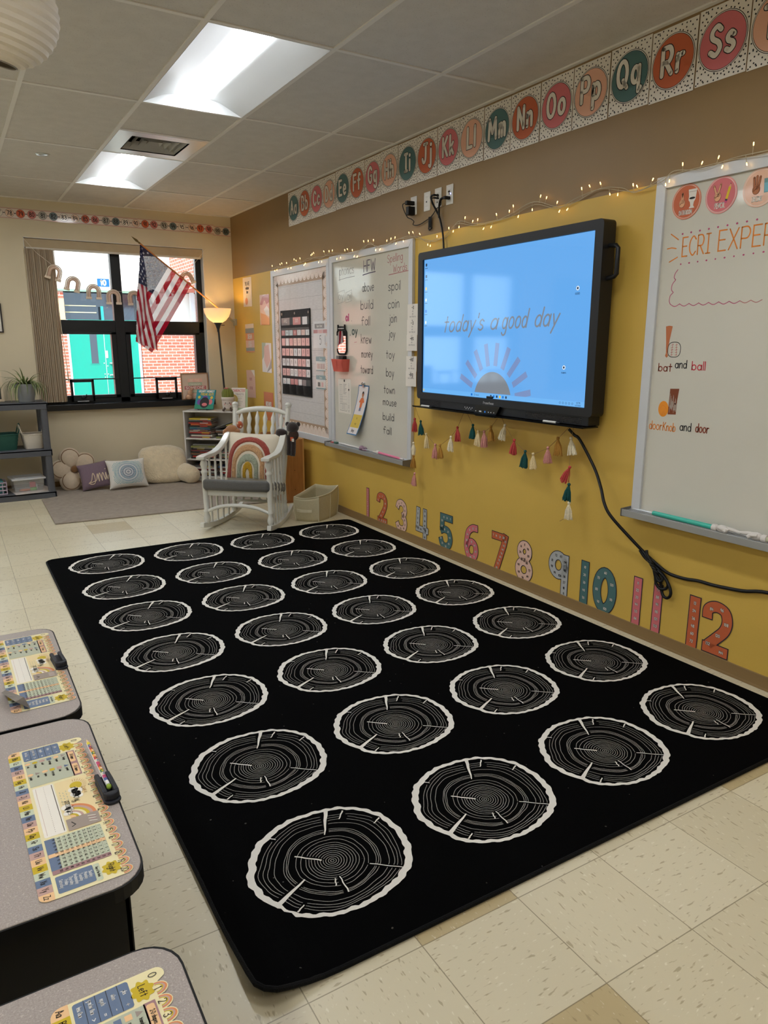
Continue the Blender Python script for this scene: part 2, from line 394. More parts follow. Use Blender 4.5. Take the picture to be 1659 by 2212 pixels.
for i in range(i0, i1+2):
    x = GX+i*CW
    if XL < x < 0: mb.box(x-.012, x+.012, YN, 0, H, H+.03, bar)
for j in range(j0, j1+2):
    y = GY+j*CL
    if YN < y < 0: mb.box(XL, 0, y-.012, y+.012, H+.0005, H+.03, bar)
y = GY+1.5*CL; mb.box(GX, GX+CW, y-.012, y+.012, H+.0005, H+.03, bar)
mb.box(-.024, 0, YN, 0, H-.002, H+.02, bar); mb.box(XL, 0, -.024, 0, H-.002, H+.02, bar); mb.box(XL, XL+.024, YN, 0, H-.002, H+.02, bar); mb.box(XL, 0, YN, YN+.024, H-.002, H+.02, bar)
tag(mb.build('trim_1'), kind='structure')

# right wall: yellow below, tan above
mb = MB(); mb.box(0, .2, YN, 0, 0, 2.13, yellow); mb.box(0, .2, YN, 0, 2.13, H+.14, tan); tag(mb.build('wall_right'), kind='structure')
mb = MB(); mb.box(-.008, 0, YN, -.0, 0, .062, base_m); mb.box(-.012, 0, YN, 0, 0, .012, base_m); tag(mb.build('baseboard_right', bevel=.002), kind='structure')
# window wall with its opening
WX0, WX1, WZ0, WZ1 = -2.05, -.318, .85, 2.425
mb = MB()
WDX = (0, -2.33, -4.66)
for k in range(3):
    a, b = WX0+WDX[k], WX1+WDX[k]; nx_ = WX0+WDX[k]-.598 if k < 2 else XL-.2
    mb.box(nx_, a, 0, .2, 0, H+.14, cream); mb.box(a, b, 0, .2, 0, WZ0-.05, cream); mb.box(a, b, 0, .2, WZ1, H+.14, cream)
mb.box(WX1, .2, 0, .2, 0, H+.14, cream)
tag(mb.build('wall_back'), kind='structure')
mb = MB(); mb.box(XL, -.012, -.01, 0, 0, .062, base_m); tag(mb.build('baseboard_back', bevel=.002), kind='structure')
mb = MB(); mb.box(XL-.2, XL, YN, 0, 0, H+.14, cream); tag(mb.build('wall_left'), kind='structure')
mb = MB(); mb.box(XL-.2, .2, YN-.2, YN, 0, H+.14, cream); tag(mb.build('wall_front'), kind='structure')
sillm = mat('black_sill', (17, 18, 20), rough=.3, spec=.5, noise=.1, nscale=20)
hb = mat('beige_head_board', (176, 158, 128), rough=.7, noise=.05, nscale=8)
def glass_material():
    m = bpy.data.materials.new('window_glass'); m.use_nodes = True; nt = m.node_tree; nt.nodes.clear()
    out = nt.nodes.new('ShaderNodeOutputMaterial'); mx = nt.nodes.new('ShaderNodeMixShader'); tr = nt.nodes.new('ShaderNodeBsdfTransparent'); gl = nt.nodes.new('ShaderNodeBsdfGlossy')
    tr.inputs['Color'].default_value = (.93, .95, .94, 1); gl.inputs['Roughness'].default_value = .01
    fr = nt.nodes.new('ShaderNodeFresnel'); fr.inputs['IOR'].default_value = 1.45
    nt.links.new(fr.outputs[0], mx.inputs[0]); nt.links.new(tr.outputs[0], mx.inputs[1]); nt.links.new(gl.outputs[0], mx.inputs[2]); nt.links.new(mx.outputs[0], out.inputs[0])
    return m
glass = glass_material()
def make_window(wi, dx):
    # white lining of the window opening
    mb = MB(); mb.box(WX1-.006, WX1, .002, .2, WZ0, WZ1, white_p); mb.box(WX0, WX0+.006, .002, .2, WZ0, WZ1, white_p); mb.box(WX0, WX1, .002, .2, WZ1-.006, WZ1, white_p)
    tag(mb.build('trim_%d' % (2+3*wi), None, (dx,0,0)), kind='structure')

    # ------------------------------------------------------------------ the window
    win = empty('window_%d' % (wi+1), (dx,0,0)); tag(win, kind='structure')
    mb = MB()
    fy0, fy1 = .09, .17
    mb.box(WX0, WX0+.06, fy0, fy1, WZ0-.01, WZ1, black_fr); mb.box(WX1-.065, WX1-.006, fy0, fy1, WZ0-.01, WZ1, black_fr)
    mb.box(-1.262, -1.166, fy0-.01, fy1, WZ0-.01, WZ1, black_fr); mb.box(WX0, WX1-.006, fy0, fy1, 1.552, 1.672, black_fr); mb.box(WX0, WX1-.006, fy0, fy1, WZ1-.06, WZ1-.006, black_fr)
    mb.box(WX0, WX1-.006, fy0-.01, fy1, WZ0-.05, WZ0+.04, black_fr)
    mb.build('window_frame', win, bevel=.004)
    for k, (xa, xb) in enumerate(((-1.99, -1.262), (-1.166, -.385))):
        mb = MB(); t = .048
        za, zb = WZ0+.04, 1.552
        mb.box(xa, xa+t, fy0-.02, fy1-.02, za, zb, black_fr); mb.box(xb-t, xb, fy0-.02, fy1-.02, za, zb, black_fr)
        mb.box(xa, xb, fy0-.02, fy1-.02, za, za+.03, black_fr); mb.box(xa, xb, fy0-.02, fy1-.02, zb-.02, zb, black_fr)
        mb.tube([(xa+.02, .06, 1.083), (xb-.02, .06, 1.083)], .0065, black_fr, 8)
        sash = mb.build('sash', win, bevel=.003)
        mb = MB(); mb.box(xa+t-.01, xb-t+.01, .118, .124, za+.02, zb-.01, glass); mb.build('pane', sash)
        mb = MB(); mb.box(xa, xb, .128, .134, 1.66, WZ1-.05, glass); mb.build('pane', win)
        # small black guard frame around the crank at the bottom of the sash
        g0 = -1.757 if k == 0 else -.905; g1 = g0+.228
        mb = MB(); mb.box(g0, g0+.024, .015, .045, .862, 1.085, black_fr); mb.box(g1-.024, g1, .015, .045, .862, 1.085, black_fr); mb.box(g0, g1, .015, .045, 1.055, 1.085, black_fr)
        mb.box(g0, g1, .015, .045, .862, .925, black_fr)
        gd = mb.build('crank_guard', win, bevel=.003)
        mb = MB(); xm = (g0+g1)/2
        mb.sphere((xm, .006, .905), (.022, .014, .022), black_fr, 12, 8); mb.tube([(xm, .004, .905), (xm+.02, -.004, .912), (xm+.03, -.004, .935)], .005, black_fr, 8)
        mb.box(xm-.06, xm+.05, .004, .02, .862, .868, alu); mb.build('crank_handle', gd)
    # sill
    sillm = mat('black_sill', (17, 18, 20), rough=.3, spec=.5, noise=.1, nscale=20)
    mb = MB(); mb.box(WX0-.02, WX1+.03, -.07, 0, .782, .842, sillm); mb.box(WX0+.001, WX1-.001, 0, .12, .80, .842, sillm); tag(mb.build('trim_%d' % (3+3*wi), None, (dx,0,0), bevel=.004), kind='structure')
    # head board above the glass
    mb = MB(); hb = mat('beige_head_board', (176, 158, 128), rough=.7, noise=.05, nscale=8); mb.box(WX0+.007, WX1-.007, .012, .05, 2.335, 2.415, hb); tag(mb.build('trim_%d' % (4+3*wi), None, (dx,0,0), bevel=.003), kind='structure')

for wi in range(3): make_window(wi, WDX[wi])
# ------------------------------------------------------------------ ceiling lamps
lamp_white = mat('troffer_white_enamel', (200, 202, 202), rough=.45)
lamp_glow = mat('troffer_diffuser', (240, 240, 236), rough=.5, emit=(243, 247, 252), estr=LAMP_POWER)
names = {(0,0): 'large lit ceiling troffer nearest the camera, above the black rug', (0,2): 'smaller looking lit troffer beyond the air vent, towards the window wall'}
for (i, j) in LAMPS:
    xa, xb, ya, yb = GX+i*CW+.014, GX+(i+1)*CW-.014, GY+j*CL+.014, GY+(j+1)*CL-.014
    cx, cy = (xa+xb)/2, (ya+yb)/2; w, l = (xb-xa)/2, (yb-ya)/2
    t = empty('ceiling_light', (cx, cy, H))
    tag(t, names.get((i, j), 'lit ceiling troffer in another row of the classroom ceiling'), 'light', 'ceiling troffers' if (i, j) in names else 'ceiling troffers out of view')
    mb = MB()
    # housing with two sloping wings and end pieces
    dz = .075
    mb.add([(-w, -l, 0), (-w, l, 0), (-.16, l, .06), (-.08, l, dz), (-.08, -l, dz), (-.16, -l, .06)], [(0,1,2,5), (5,2,3,4)], lamp_white)
    mb.add([(w, -l, 0), (w, l, 0), (.16, l, .06), (.08, l, dz), (.08, -l, dz), (.16, -l, .06)], [(0,5,2,1), (5,4,3,2)], lamp_white)
    mb.box(-w, w, -l-.001, -l, 0, .1, lamp_white); mb.box(-w, w, l, l+.001, 0, .1, lamp_white); mb.box(-w, w, -l, l, .1, .105, lamp_white)
    mb.box(-w-.001, -w, -l, l, 0, .1, lamp_white); mb.box(w, w+.001, -l, l, 0, .1, lamp_white)
    mb.build('reflector', t, smooth=40)
    mb = MB(); n = 10; pr = [(-.082+.164*k/n, .068-.016*math.sin(math.pi*k/n)**.7) for k in range(n+1)]
    mb.add([(a, s*(l-.004), b) for s in (-1, 1) for a, b in pr], [(k, k+1, n+2+k, n+1+k) for k in range(n)]+[tuple(range(n, -1, -1)), tuple(range(n+1, 2*n+2))], lamp_glow)
    mb.build('diffuser', t, smooth=60)
# air diffuser
xa, ya = GX+.014, GY+1.5*CL+.014; d = CW-.028
t = empty('air_vent', (xa+d/2, ya+d/2, H), 0, 'silver square air vent with dark louvres between the two lit troffers', 'vent')
chrome = mat('vent_brushed_steel', (200, 202, 200), rough=.28, metal=.75); louv = mat('vent_louvre', (186, 184, 178), rough=.45, metal=.2); dark = mat('vent_dark', (22, 21, 20), rough=.9)
mb = MB(); h = d/2; q = .19
for a, b, c, e in ((-h, h, -h, -q), (-h, h, q, h), (-h, -q, -q, q), (q, h, -q, q)): mb.box(a, b, c, e, 0, .012, chrome)
mb.build('face_plate', t)
mb = MB(); mb.box(-q, q, -q, q, .085, .09, dark)
for a, b, c, e in ((-q-.002, -q, -q, q), (q, q+.002, -q, q), (-q, q, -q-.002, -q), (-q, q, q, q+.002)): mb.box(a, b, c, e, .0, .09, dark)
mb.build('duct', t)
for k in range(4):
    r0 = q-.008-k*.045; r1 = r0-.016
    if r1 < .01: r1 = .01
    mb = MB(); v = [(-r0, -r0, .004+k*.004), (r0, -r0, .004+k*.004), (r0, r0, .004+k*.004), (-r0, r0, .004+k*.004), (-r1, -r1, .05), (r1, -r1, .05), (r1, r1, .05), (-r1, r1, .05)]
    mb.add(v, [(0,1,5,4), (1,2,6,5), (2,3,7,6), (3,0,4,7)], louv); mb.build('louvre', t)
# small round fitting in a tile, and the paper lantern
mb = MB(); mb.lathe([(.034, 0), (.046, -.004), (.05, .0), (.05, .008)], chrome, 24); mb.lathe([(.001, -.003), (.022, -.006), (.032, -.002)], chrome, 20)
tag(mb.build('sprinkler_cover', None, (-2.04, -1.84, H+.004), smooth=40), 'small round silver sprinkler cover set in a ceiling tile left of the troffers', 'sprinkler')
t = empty('paper_lantern', (-2.53, -5.11, 2.46), 0, 'white ribbed round paper lantern hanging from the ceiling in the top left corner', 'lantern')
pl = mat('white_rice_paper', (226, 218, 205), rough=.8, noise=.03, nscale=12, bump=.15, bscale=30); wire = mat('thin_wire', (160, 155, 148), rough=.5, metal=.5)
mb = MB(); Rl = .158; tilt = Matrix.Rotation(R(12), 4, 'Y') @ Matrix.Rotation(R(8), 4, 'X'); mb.M = tilt
prof = []; NR = 15
for k in range(NR+1):
    t0 = R(18)+(R(162)-R(18))*k/NR
    prof.append((Rl*math.sin(t0), -Rl*math.cos(t0)))
    if k < NR:
        tm = t0+(R(144)/NR)/2; prof.append((Rl*.976*math.sin(tm), -Rl*.976*math.cos(tm)))
mb.lathe(prof, pl, 40, caps=False); mb.build('shade', t, smooth=25)
mb = MB(); mb.M = tilt; r = Rl*math.sin(R(18)); z = Rl*math.cos(R(18))
for s in (-1, 1): mb.tube([(r*math.cos(2*math.pi*k/24), r*math.sin(2*math.pi*k/24), s*z) for k in range(24)], .0025, wire, 6, closed=True)
mb.tube([(-r, 0, z), (0, 0, z+.03), (r, 0, z)], .002, wire, 6)
mb.build('wire_ring', t)
mb = MB(); mb.tube([tilt @ Vector((0, 0, z+.03)), (0.03, 0, H-2.46)], .0012, wire, 5); mb.build('string', t)
# ================================================================== the big black rug with log-slice rings
def rug_material():
    m, nt, b = node_mat('black_rug_pile'); g = NG(nt); x, y, z = g.xyz(); v = g.comb(x, y, z)
    n = g.noise(v, 900.0, 2.0); n2 = g.noise(v, 6.0, 3.0); col = g.mix(n, (.0006, .0006, .0007, 1), (.0022, .0022, .0023, 1)); col = g.mix(g.math('MULTIPLY', n2, .3), col, (.003, .003, .0032, 1))
    lint = g.math('GREATER_THAN', g.noise(v, 70.0, 0.0), .865); col = g.mix(g.math('MULTIPLY', lint, .25), col, (.3, .28, .25, 1))
    nt.links.new(col, b.inputs['Base Color']); b.inputs['Roughness'].default_value = .95; b.inputs['Specular IOR Level'].default_value = .03
    bp = nt.nodes.new('ShaderNodeBump'); bp.inputs['Strength'].default_value = .35; bp.inputs['Distance'].default_value = .004
    nt.links.new(n, bp.inputs['Height']); nt.links.new(bp.outputs['Normal'], b.inputs['Normal'])
    return m
rugm = rug_material()
rug_w = mat('white_rug_yarn', (236, 231, 222), rough=.95, spec=.1, noise=.08, nscale=500, bump=.5, bscale=800)
rug_g = mat('fine_white_rug_line', (150, 146, 140), rough=.95, spec=.1, noise=.35, nscale=420)
edge_m = mat('black_rug_binding', (5, 5, 6), rough=.8, spec=.2, bump=.4, bscale=300)
RX0, RX1, RY0, RY1 = -2.395, -.085, -6.70, -2.785; RT = .013
def rugz(x, y):
    d = math.hypot((x-RX0)*1.35, (y-RY0)*.8); return .028*math.exp(-(d/.14)**2)+.004*math.exp(-(((x-RX0)/.02)**2+((y+6.25)/.1)**2))
mb = MB('flat', RT)
nx, ny = 46, 78; vs = []
def rclamp(x, y, r=.055):
    cx = min(max(x, RX0+r), RX1-r); cy = min(max(y, RY0+r), RY1-r); d = math.hypot(x-cx, y-cy)
    return (x, y) if d <= r or d == 0 else (cx+(x-cx)*r/d, cy+(y-cy)*r/d)
for j in range(ny+1):
    for i in range(nx+1):
        fx = i/nx; fy = j/ny
        fx = fx+.12*math.sin(2*math.pi*fx)/(-2*math.pi)*1.0; fy = fy-.12*math.sin(2*math.pi*fy)/(2*math.pi)
        x, y = rclamp(RX0+(RX1-RX0)*fx, RY0+(RY1-RY0)*fy); vs.append((x, y, RT+rugz(x, y)))
mb.add(vs, [(j*(nx+1)+i, j*(nx+1)+i+1, (j+1)*(nx+1)+i+1, (j+1)*(nx+1)+i) for j in range(ny) for i in range(nx)], rugm)
# rim under the edge, down to the floor (or to the lifted underside at the curled corner)
path = [(RX0+(RX1-RX0)*k/60, RY0) for k in range(61)]+[(RX1, RY0+(RY1-RY0)*k/100) for k in range(1, 101)]+[(RX1-(RX1-RX0)*k/60, RY1) for k in range(1, 61)]+[(RX0, RY1-(RY1-RY0)*k/100) for k in range(1, 100)]
path = [rclamp(*p) for p in path]; n = len(path)
mb.add([(x, y, RT+rugz(x, y)) for x, y in path]+[(x, y, max(.0, rugz(x, y))) for x, y in path], [(k, (k+1) % n, n+(k+1) % n, n+k) for k in range(n)], edge_m)
mb.tube([(x, y, RT*.55+rugz(x, y)) for x, y in path], .0068, edge_m, 8, closed=True)
# one log slice, measured in metres from its heart; rings are broken where cracks cross them
cr = random.Random(3)
def slice_rings():
    out = []           # (points, width, closed, fine?)
    outer = [(134,190),(165,170),(184,150),(205,125),(219,100),(228,60),(232,20),(229,-26),(215,-75),(196,-112),(178,-136),(150,-158),(119,-175),(70,-192),(19,-203),(-30,-204),(-75,-198),(-109,-187),(-150,-165),(-187,-136),(-209,-88),(-228,-45),(-237,5),(-233,42),(-219,71),(-195,118),(-162,158),(-110,190),(-52,213),(5,217),(60,212),(100,204)]
    ob = catmull([(a/1000, b/1000, 0) for a, b in outer], 5, closed=True)
    q = []; wd = []
    for k, p in enumerate(ob):
        a = math.atan2(p.y, p.x); j = 1+.006*math.sin(a*19+1)+.007*math.sin(a*33)
        q.append((p.x*j*.968, p.y*j*.968)); wd.append(.0150+.0045*math.sin(a*2+2.5)+.0030*abs(math.sin(a*17))+.0018*math.sin(a*43+1))
    out.append((q, wd, True, False))
    heart = Vector((-.003, -.011)); rad = [.005, .0115, .019, .0265, .0345, .0425, .0515, .060, .068, .077, .091, .104, .125, .1305, .1365, .160, .174, .184, .194]
    prof = sorted(((math.atan2(p.y-heart.y, p.x-heart.x) % (2*math.pi), (p-Vector((heart.x, heart.y, 0))).length*.925) for p in ob))
    def rim(a):
        a %= 2*math.pi; best = min(prof, key=lambda q: min(abs(q[0]-a), 2*math.pi-abs(q[0]-a))); return best[1]
    cracks = [(71, 1.8, .105, 1), (199, 2.2, .108, 1), (140, 1.6, .025, .09), (53, 1.2, .17, 1), (26, 1.2, .19, 1), (322, .8, .1, 1), (218, 1.2, .17, 1), (260, 1.8, .066, .14), (124, 1.0, .19, 1)]
    for k, r0 in enumerate(rad):
        N = 160; f = r0/.206; run = []; ph = [cr.random()*6.28 for _ in range(3)]
        for i in range(N+1):
            a = 2*math.pi*i/N; dg = math.degrees(a) % 360
            rr = f*((1-f*f)*.2+f*f*rim(a))*(1+f*.020*math.sin(5*a+.8*k*.3+1)+.012*math.sin(3*a+ph[0])*(1-f)+.0045*math.sin(9*a+ph[1])+.0035*math.sin(16*a+ph[2]))
            op = any(min(abs(dg-c), 360-abs(dg-c)) < h*.2/max(r0, .06) and lo < r0 < hi for c, h, lo, hi in cracks)
            if op:
                if len(run) > 2: out.append((run, .0017, False, True))
                run = []
            else: run.append((heart.x+rr*math.cos(a), heart.y+rr*math.sin(a)))
        if len(run) > 2: out.append((run, .0017, False, True))
    for (a, b), (c, d), w0, w1 in (((79,197),(27,98),.013,.003),((125,172),(97,141),.005,.003),((206,84),(179,69),.005,.003),((157,-139),(82,-76),.003,.003),((-88,58),(-28,5),.004,.005),((-204,-90),(-100,-39),.015,.004),((-165,-135),(-140,-121),.005,.003),((-14,-76),(-19,-140),.003,.004),((-28,-77),(-38,-103),.0035,.0035),((-123,171),(-106,152),.004,.003)):
        P = [(a/1000+(c-a)/1000*k/5+.0012*math.sin(k*2), b/1000+(d-b)/1000*k/5) for k in range(6)]
        out.append((P, [w0+(w1-w0)*k/5 for k in range(6)], False, False))
    return out
RINGS = slice_rings()
for i in range(4):
    for j in range(7):
        cx, cy = -2.0515+i*.5469, -3.087-j*.546
        for q, w, cl, fine in RINGS:
            ww = w if isinstance(w, list) else None
            mb.stroke2([(cx+a, cy+b) for a, b in q], w if ww is None else ww[0], rug_g if fine else rug_w, 1 if fine else (2 if cl else 3), closed=cl, widths=ww, cap='round' if fine else 'butt')
tag(mb.build('area_rug'), 'large black rug printed with twenty eight white log slice rings', 'rug')

# pale grey rug by the window wall
gr = mat('pale_grey_rug_pile', (166, 155, 143), rough=.95, spec=.1, noise=.12, nscale=25, bump=.8, bscale=260)
mb = MB('flat'); mb.M = Matrix.Translation((0,0,0))
P = [(-2.04, -.03), (-2.04, -.545), (-2.19, -.62), (-2.205, -1.70), (-1.6, -1.735), (-.9, -1.77), (-.42, -1.80), (-.36, -1.2), (-.30, -.70), (-.742, -.325), (-.735, -.03)]
mb.prism(P, 0.0005, .014, gr, 'z'); r = mb.build('small_rug', bevel=.006); tag(r, 'pale grey plain rug on the floor under the window cushions', 'rug')

# ================================================================== desks
def laminate():
    m, nt, b = node_mat('grey_speckled_laminate'); g = NG(nt); x, y, z = g.xyz(); v = g.comb(x, y, z)
    n = g.noise(v, 420.0, 2.0, .7); n2 = g.noise(v, 230.0, 2.0, .6)
    col = g.mix(n, C4(120, 110, 104), C4(192, 181, 174)); f = g.math('GREATER_THAN', n2, .64); col = g.mix(g.math('MULTIPLY', f, .5), col, C4(206, 196, 188))
    nt.links.new(col, b.inputs['Base Color']); b.inputs['Roughness'].default_value = .42; return m
lam = laminate(); blk = mat('black_desk_plastic', (9, 9, 10), rough=.5, spec=.3); blkm = mat('black_desk_steel', (14, 14, 15), rough=.4, spec=.4)
DZ = .60
def desk(name, y1, label):
    """y1 = far edge; the top is 0.46 by 0.61"""
    x1, x0, y0 = -2.643, -3.105, y1-.61
    t = empty('student_desk', ((x0+x1)/2, (y0+y1)/2, 0), 0, label, 'desk', 'student desks along the rug'); hx, hy = (x1-x0)/2, (y1-y0)/2
    def rr(hx, hy, r=.055):
        p = []
        for cx, cy, a in ((hx-r, -hy+r, -90), (hx-r, hy-r, 0), (-hx+r, hy-r, 90), (-hx+r, -hy+r, 180)): p += arcp(cx, cy, r, r, a, a+90, 6)
        return p
    mb = MB('flat'); mb.prism(rr(hx-.003, hy-.003), DZ-.02, DZ, lam, 'z'); mb.build('desk_top', t, bevel=.0015)
    mb = MB(); mb.prism(rr(hx, hy), DZ-.026, DZ-.0015, blk, 'z'); mb.build('edge_band', t)
    mb = MB(); w = .012; bx, by = hx-.019, hy-.085; z0, z1 = DZ-.30, DZ-.026
    mb.box(-bx, bx, -by, by, z0, z0+w, blk); mb.box(bx-w, bx, -by, by, z0, z1, blk); mb.box(-bx, bx, -by, -by+w, z0, z1, blk); mb.box(-bx, bx, by-w, by, z0, z1, blk)
    mb.build('book_box', t, bevel=.003)
    for sx in (-1, 1):
        for sy in (-1, 1):
            mb = MB(); mb.tube([(sx*(hx-.06), sy*(by-.02), z0+.01), (sx*(hx-.05), sy*(by-.01), .02)], .016, blkm, 10); lg = mb.build('leg', t, smooth=40)
            mb = MB(); mb.lathe([(.018, 0), (.02, .004), (.018, .03), (.012, .034)], blk, 12, (sx*(hx-.05), sy*(by-.01), 0)); mb.build('foot', lg, smooth=40)
    return t
desk('desk', -5.682, 'grey student desk farthest from the camera, with the peeling name plate')
desk('desk', -6.302, 'grey student desk in the middle, with a pencil in its holder')
desk('desk', -7.045, 'grey student desk nearest the camera, cut by the bottom of the frame')

# ------------------------------------------------------------------ desk name plates
def P_(n, c, r=.35): return mat('plate_'+n, c, rough=r, coat=.5)
pc = dict(cream=P_('cream', (238, 226, 178)), peach=P_('peach', (240, 196, 146)), must=P_('mustard', (205, 178, 40)), sage=P_('sage', (200, 208, 182)), blue=P_('blue', (104, 122, 150)), mauve=P_('mauve', (196, 160, 150)),
          white=P_('white', (240, 234, 222)), ink=P_('ink', (42, 38, 36)), orange=P_('orange', (222, 138, 88)), grn=P_('green', (186, 190, 168)), rose=P_('rose', (168, 128, 130)), photo=P_('photo', (160, 146, 136)), chalk=P_('chalk', (226, 226, 226)), tanp=P_('tan', (200, 160, 110)))
def name_plate(y0, xb, ang, label, variant):
    mb = MB('flat', .0)
    L, W_ = .484, .128; p = pc; seed = random.Random(variant)
    # outline with scalloped number edge
    out = []
    out += arcp(.014, .014, .014, .014, 180, 270, 5)+arcp(L-.014, .014, .014, .014, 270, 360, 5)
    N = 20; a0, a1 = .026, L; step = (a1-a0)/N
    for k in range(N-1, -1, -1):
        c = a0+(k+.5)*step; out += [(c+step*.5*math.cos(R(t)), W_-.001+.0135*math.sin(R(t))) for t in range(10, 171, 20)]
    out += arcp(.014, W_+.002, .012, .0115, 60, 180, 6)
    mb.poly2(out, p['cream'], 1)
    cols = ['peach', 'must', 'sage', 'blue', 'mauve']
    letters = 'ABCDEFGHIJKLMNOPQRSTUVWXYZ'
    for k in range(26):
        c0 = L*k/26; c1 = L*(k+1)/26
        if k == 0: pts = arcp(.014, .014, .014, .014, 180, 270, 5)+[(c1, 0), (c1, .022), (0, .022)]
        elif k == 25: pts = [(c0, .022), (c0, 0)]+arcp(L-.014, .014, .014, .014, 270, 360, 5)+[(L, .022)]
        else: pts = [(c0, 0), (c1, 0), (c1, .022), (c0, .022)]
        mb.poly2(pts, p[['peach', 'must', 'sage', 'blue', 'mauve'][k % 5]], 2)
        mb.text2(letters[k]+letters[k].lower(), (c0+c1)/2, .007, .0095, .0011, p['ink'], 3, sx=.72, align='c', gap=.16)
    # signs
    mb.rrect2(.005, .049, .026, .095, .004, p['blue'], 2)
    sg = [('less than', '<'), ('greater than', '>'), ('equals', '='), ('minus', '-'), ('plus', '+')]
    for k, (w, s) in enumerate(sg):
        b0 = .026+.0138*k
        if k: mb.rect2(.005, .049, b0-.0003, b0+.0003, p['ink'], 3)
        mb.text2(w, .021, b0+.0048, .0055, .0009, p['chalk'], 3, sx=.6, align='c'); mb.text2(s, .042, b0+.004, .0075, .0011, p['chalk'], 3, align='c')
    def blob(a, b, r, word):
        q = [(a+r*(1+.13*math.sin(8*t))*math.cos(t)*1.0, b+r*(1+.13*math.sin(8*t))*math.sin(t)*.9) for t in [2*math.pi*i/56 for i in range(56)]]
        mb.poly2(q, p['must'], 2); mb.text2(word, a, b-.004, .009, .001, p['ink'], 3, align='c', sx=.85)
    blob(.031, .109, .0155, 'Left'); blob(.458, .110, .0155, 'Right')
    # shapes
    mb.rect2(.053, .151, .026, .106, p['grn'], 2); mb.rect2(.052, .152, .104, .1195, p['rose'], 2)
    for a, w in ((.077, '2-D shapes'), (.127, '3-D shapes')):
        mb.rrect2(a-.021, a+.021, .1065, .117, .003, p['peach'], 3); mb.text2(w, a, .1095, .006, .0008, p['ink'], 4, sx=.6, align='c')
    sh = ['triangle', 'square', 'rectangle', 'circle', 'hexagon', 'oval']; s3 = ['pyramid', 'cube', 'rect prism', 'sphere', 'cone', 'cylinder']; cc = ['photo', 'peach', 'blue', 'mauve', 'must', 'peach']
    for k in range(6):
        b = .097-.0132*k
        for aa, nm, c in ((.062, sh[k], cc[k]), (.106, s3[k], cc[(k+2) % 6])):
            if nm in ('triangle', 'pyramid', 'cone'): mb.poly2([(aa-.005, b-.004), (aa+.005, b-.004), (aa, b+.005)], p[c], 3)
            elif nm in ('circle', 'oval', 'sphere', 'hexagon', 'cylinder'): mb.disc2(aa, b, .0045, p[c], 3, ry=.0055, n=6 if nm == 'hexagon' else 14)
            else: mb.rect2(aa-.0045, aa+.0045, b-.0045, b+.0045, p[c], 3)
            mb.text2(nm, aa+.008, b-.002, .005, .0007, p['ink'], 3, sx=.62)
    # writing line
    mb.rrect2(.158, .324, .028, .064, .003, p['white'], 2)
    mb.rect2(.162, .320, .0602, .0612, p['ink'], 3); mb.rect2(.162, .320, .0328, .0333, p['mauve'], 3)
    for k in range(26): mb.rect2(.163+.006*k, .1655+.006*k, .0463, .0469, p['photo'], 3)
    # picture: sun, cloud, rainbow, photograph
    mb.rrect2(.159, .327, .066, .123, .003, mat('plate_warm_cream', (238, 216, 164), rough=.35, coat=.5), 1.5)
    for t in range(-10, 200, 14):
        ca, sa = math.cos(R(t)), math.sin(R(t)); mb.stroke2([(.187+.0155*ca*1.0, .1+.014*sa), (.187+.0225*ca, .1+.02*sa)], .0012, p['tanp'], 2)
    mb.disc2(.187, .101, .0125, p['must'], 2.2, ry=.011)
    for a, b, r in ((.207, .1, .010), (.216, .096, .010), (.2, .094, .009), (.224, .1, .008)): mb.disc2(a, b, r, p['white'], 2.4)
    for k, (r, c) in enumerate(((.043, 'orange'), (.0375, 'mauve'), (.032, 'must'), (.0265, 'cream'), (.022, 'mauve'), (.0175, 'white'), (.0135, 'must'), (.009, 'peach'))):
        mb.poly2([(.289-r*math.sin(R(t)), .076+r*math.cos(R(t))) for t in range(-2, 93, 6)]+[(.289, .076)], p[c], 2.2+.1*k)
    mb.disc2(.252, .074, .009, p['white'], 3.2); mb.disc2(.262, .077, .008, p['white'], 3.2); mb.disc2(.272, .073, .007, p['white'], 3.2)
    for i in range(5):
        for j in range(3): mb.stroke2([(.196+.01*i+.004*(j % 2), .07+.0055*j), (.200+.01*i+.004*(j % 2), .0705+.0055*j)], .0012, p['grn'], 2)
    mb.text2('I AM A', .2, .1095, .006, .0009, p['tanp'], 3.6, sx=.9); mb.text2('rainbow', .192, .091, .0135, .001, p['ink'], 3.6, sx=.92, slant=.15)
    mb.text2('OF', .236, .0855, .006, .0009, p['ink'], 3.6); mb.text2('possibilities', .232, .0735, .0125, .0009, p['ink'], 3.6, sx=.62, slant=.15)
    mb.rect2(.291, .326, .067, .121, p['photo'], 3.4)
    for k in range(5): mb.stroke2([(.2985+.004*k, .103+.003*(k % 2)), (.302+.004*k, .115)], .0016, p['rose'] if k % 2 else p['white'], 3.6)
    mb.stroke2([(.302, .075), (.312, .08), (.316, .074)], .002, p['ink'], 3.6)
    # hundred grid, read towards the scalloped edge
    mb.rrect2(.331, .428, .026, .117, .003, p['sage'], 2)
    mb.rect2(.331, .4175, .026, .0415, p['blue'], 3); mb.rect2(.418, .428, .0265, .1165, p['rose'], 3); mb.rect2(.3735, .383, .0265, .1165, p['peach'], 3.2)
    for k in range(1, 10): mb.rect2(.331+.0097*k-.0002, .331+.0097*k+.0002, .042, .117, p['photo'], 3.4)
    for k in range(0, 10): mb.rect2(.331, .428, .042+.0075*k-.0002, .042+.0075*k+.0002, p['photo'], 3.4)
    for rr_ in range(10):
        for c in range(10): mb.text2(str(rr_*10+c+1), .336+.0097*c, .112-.0082*rr_-.0005, .0042, .0006, p['ink'], 3.6, sx=.75, align='c', gap=.15)
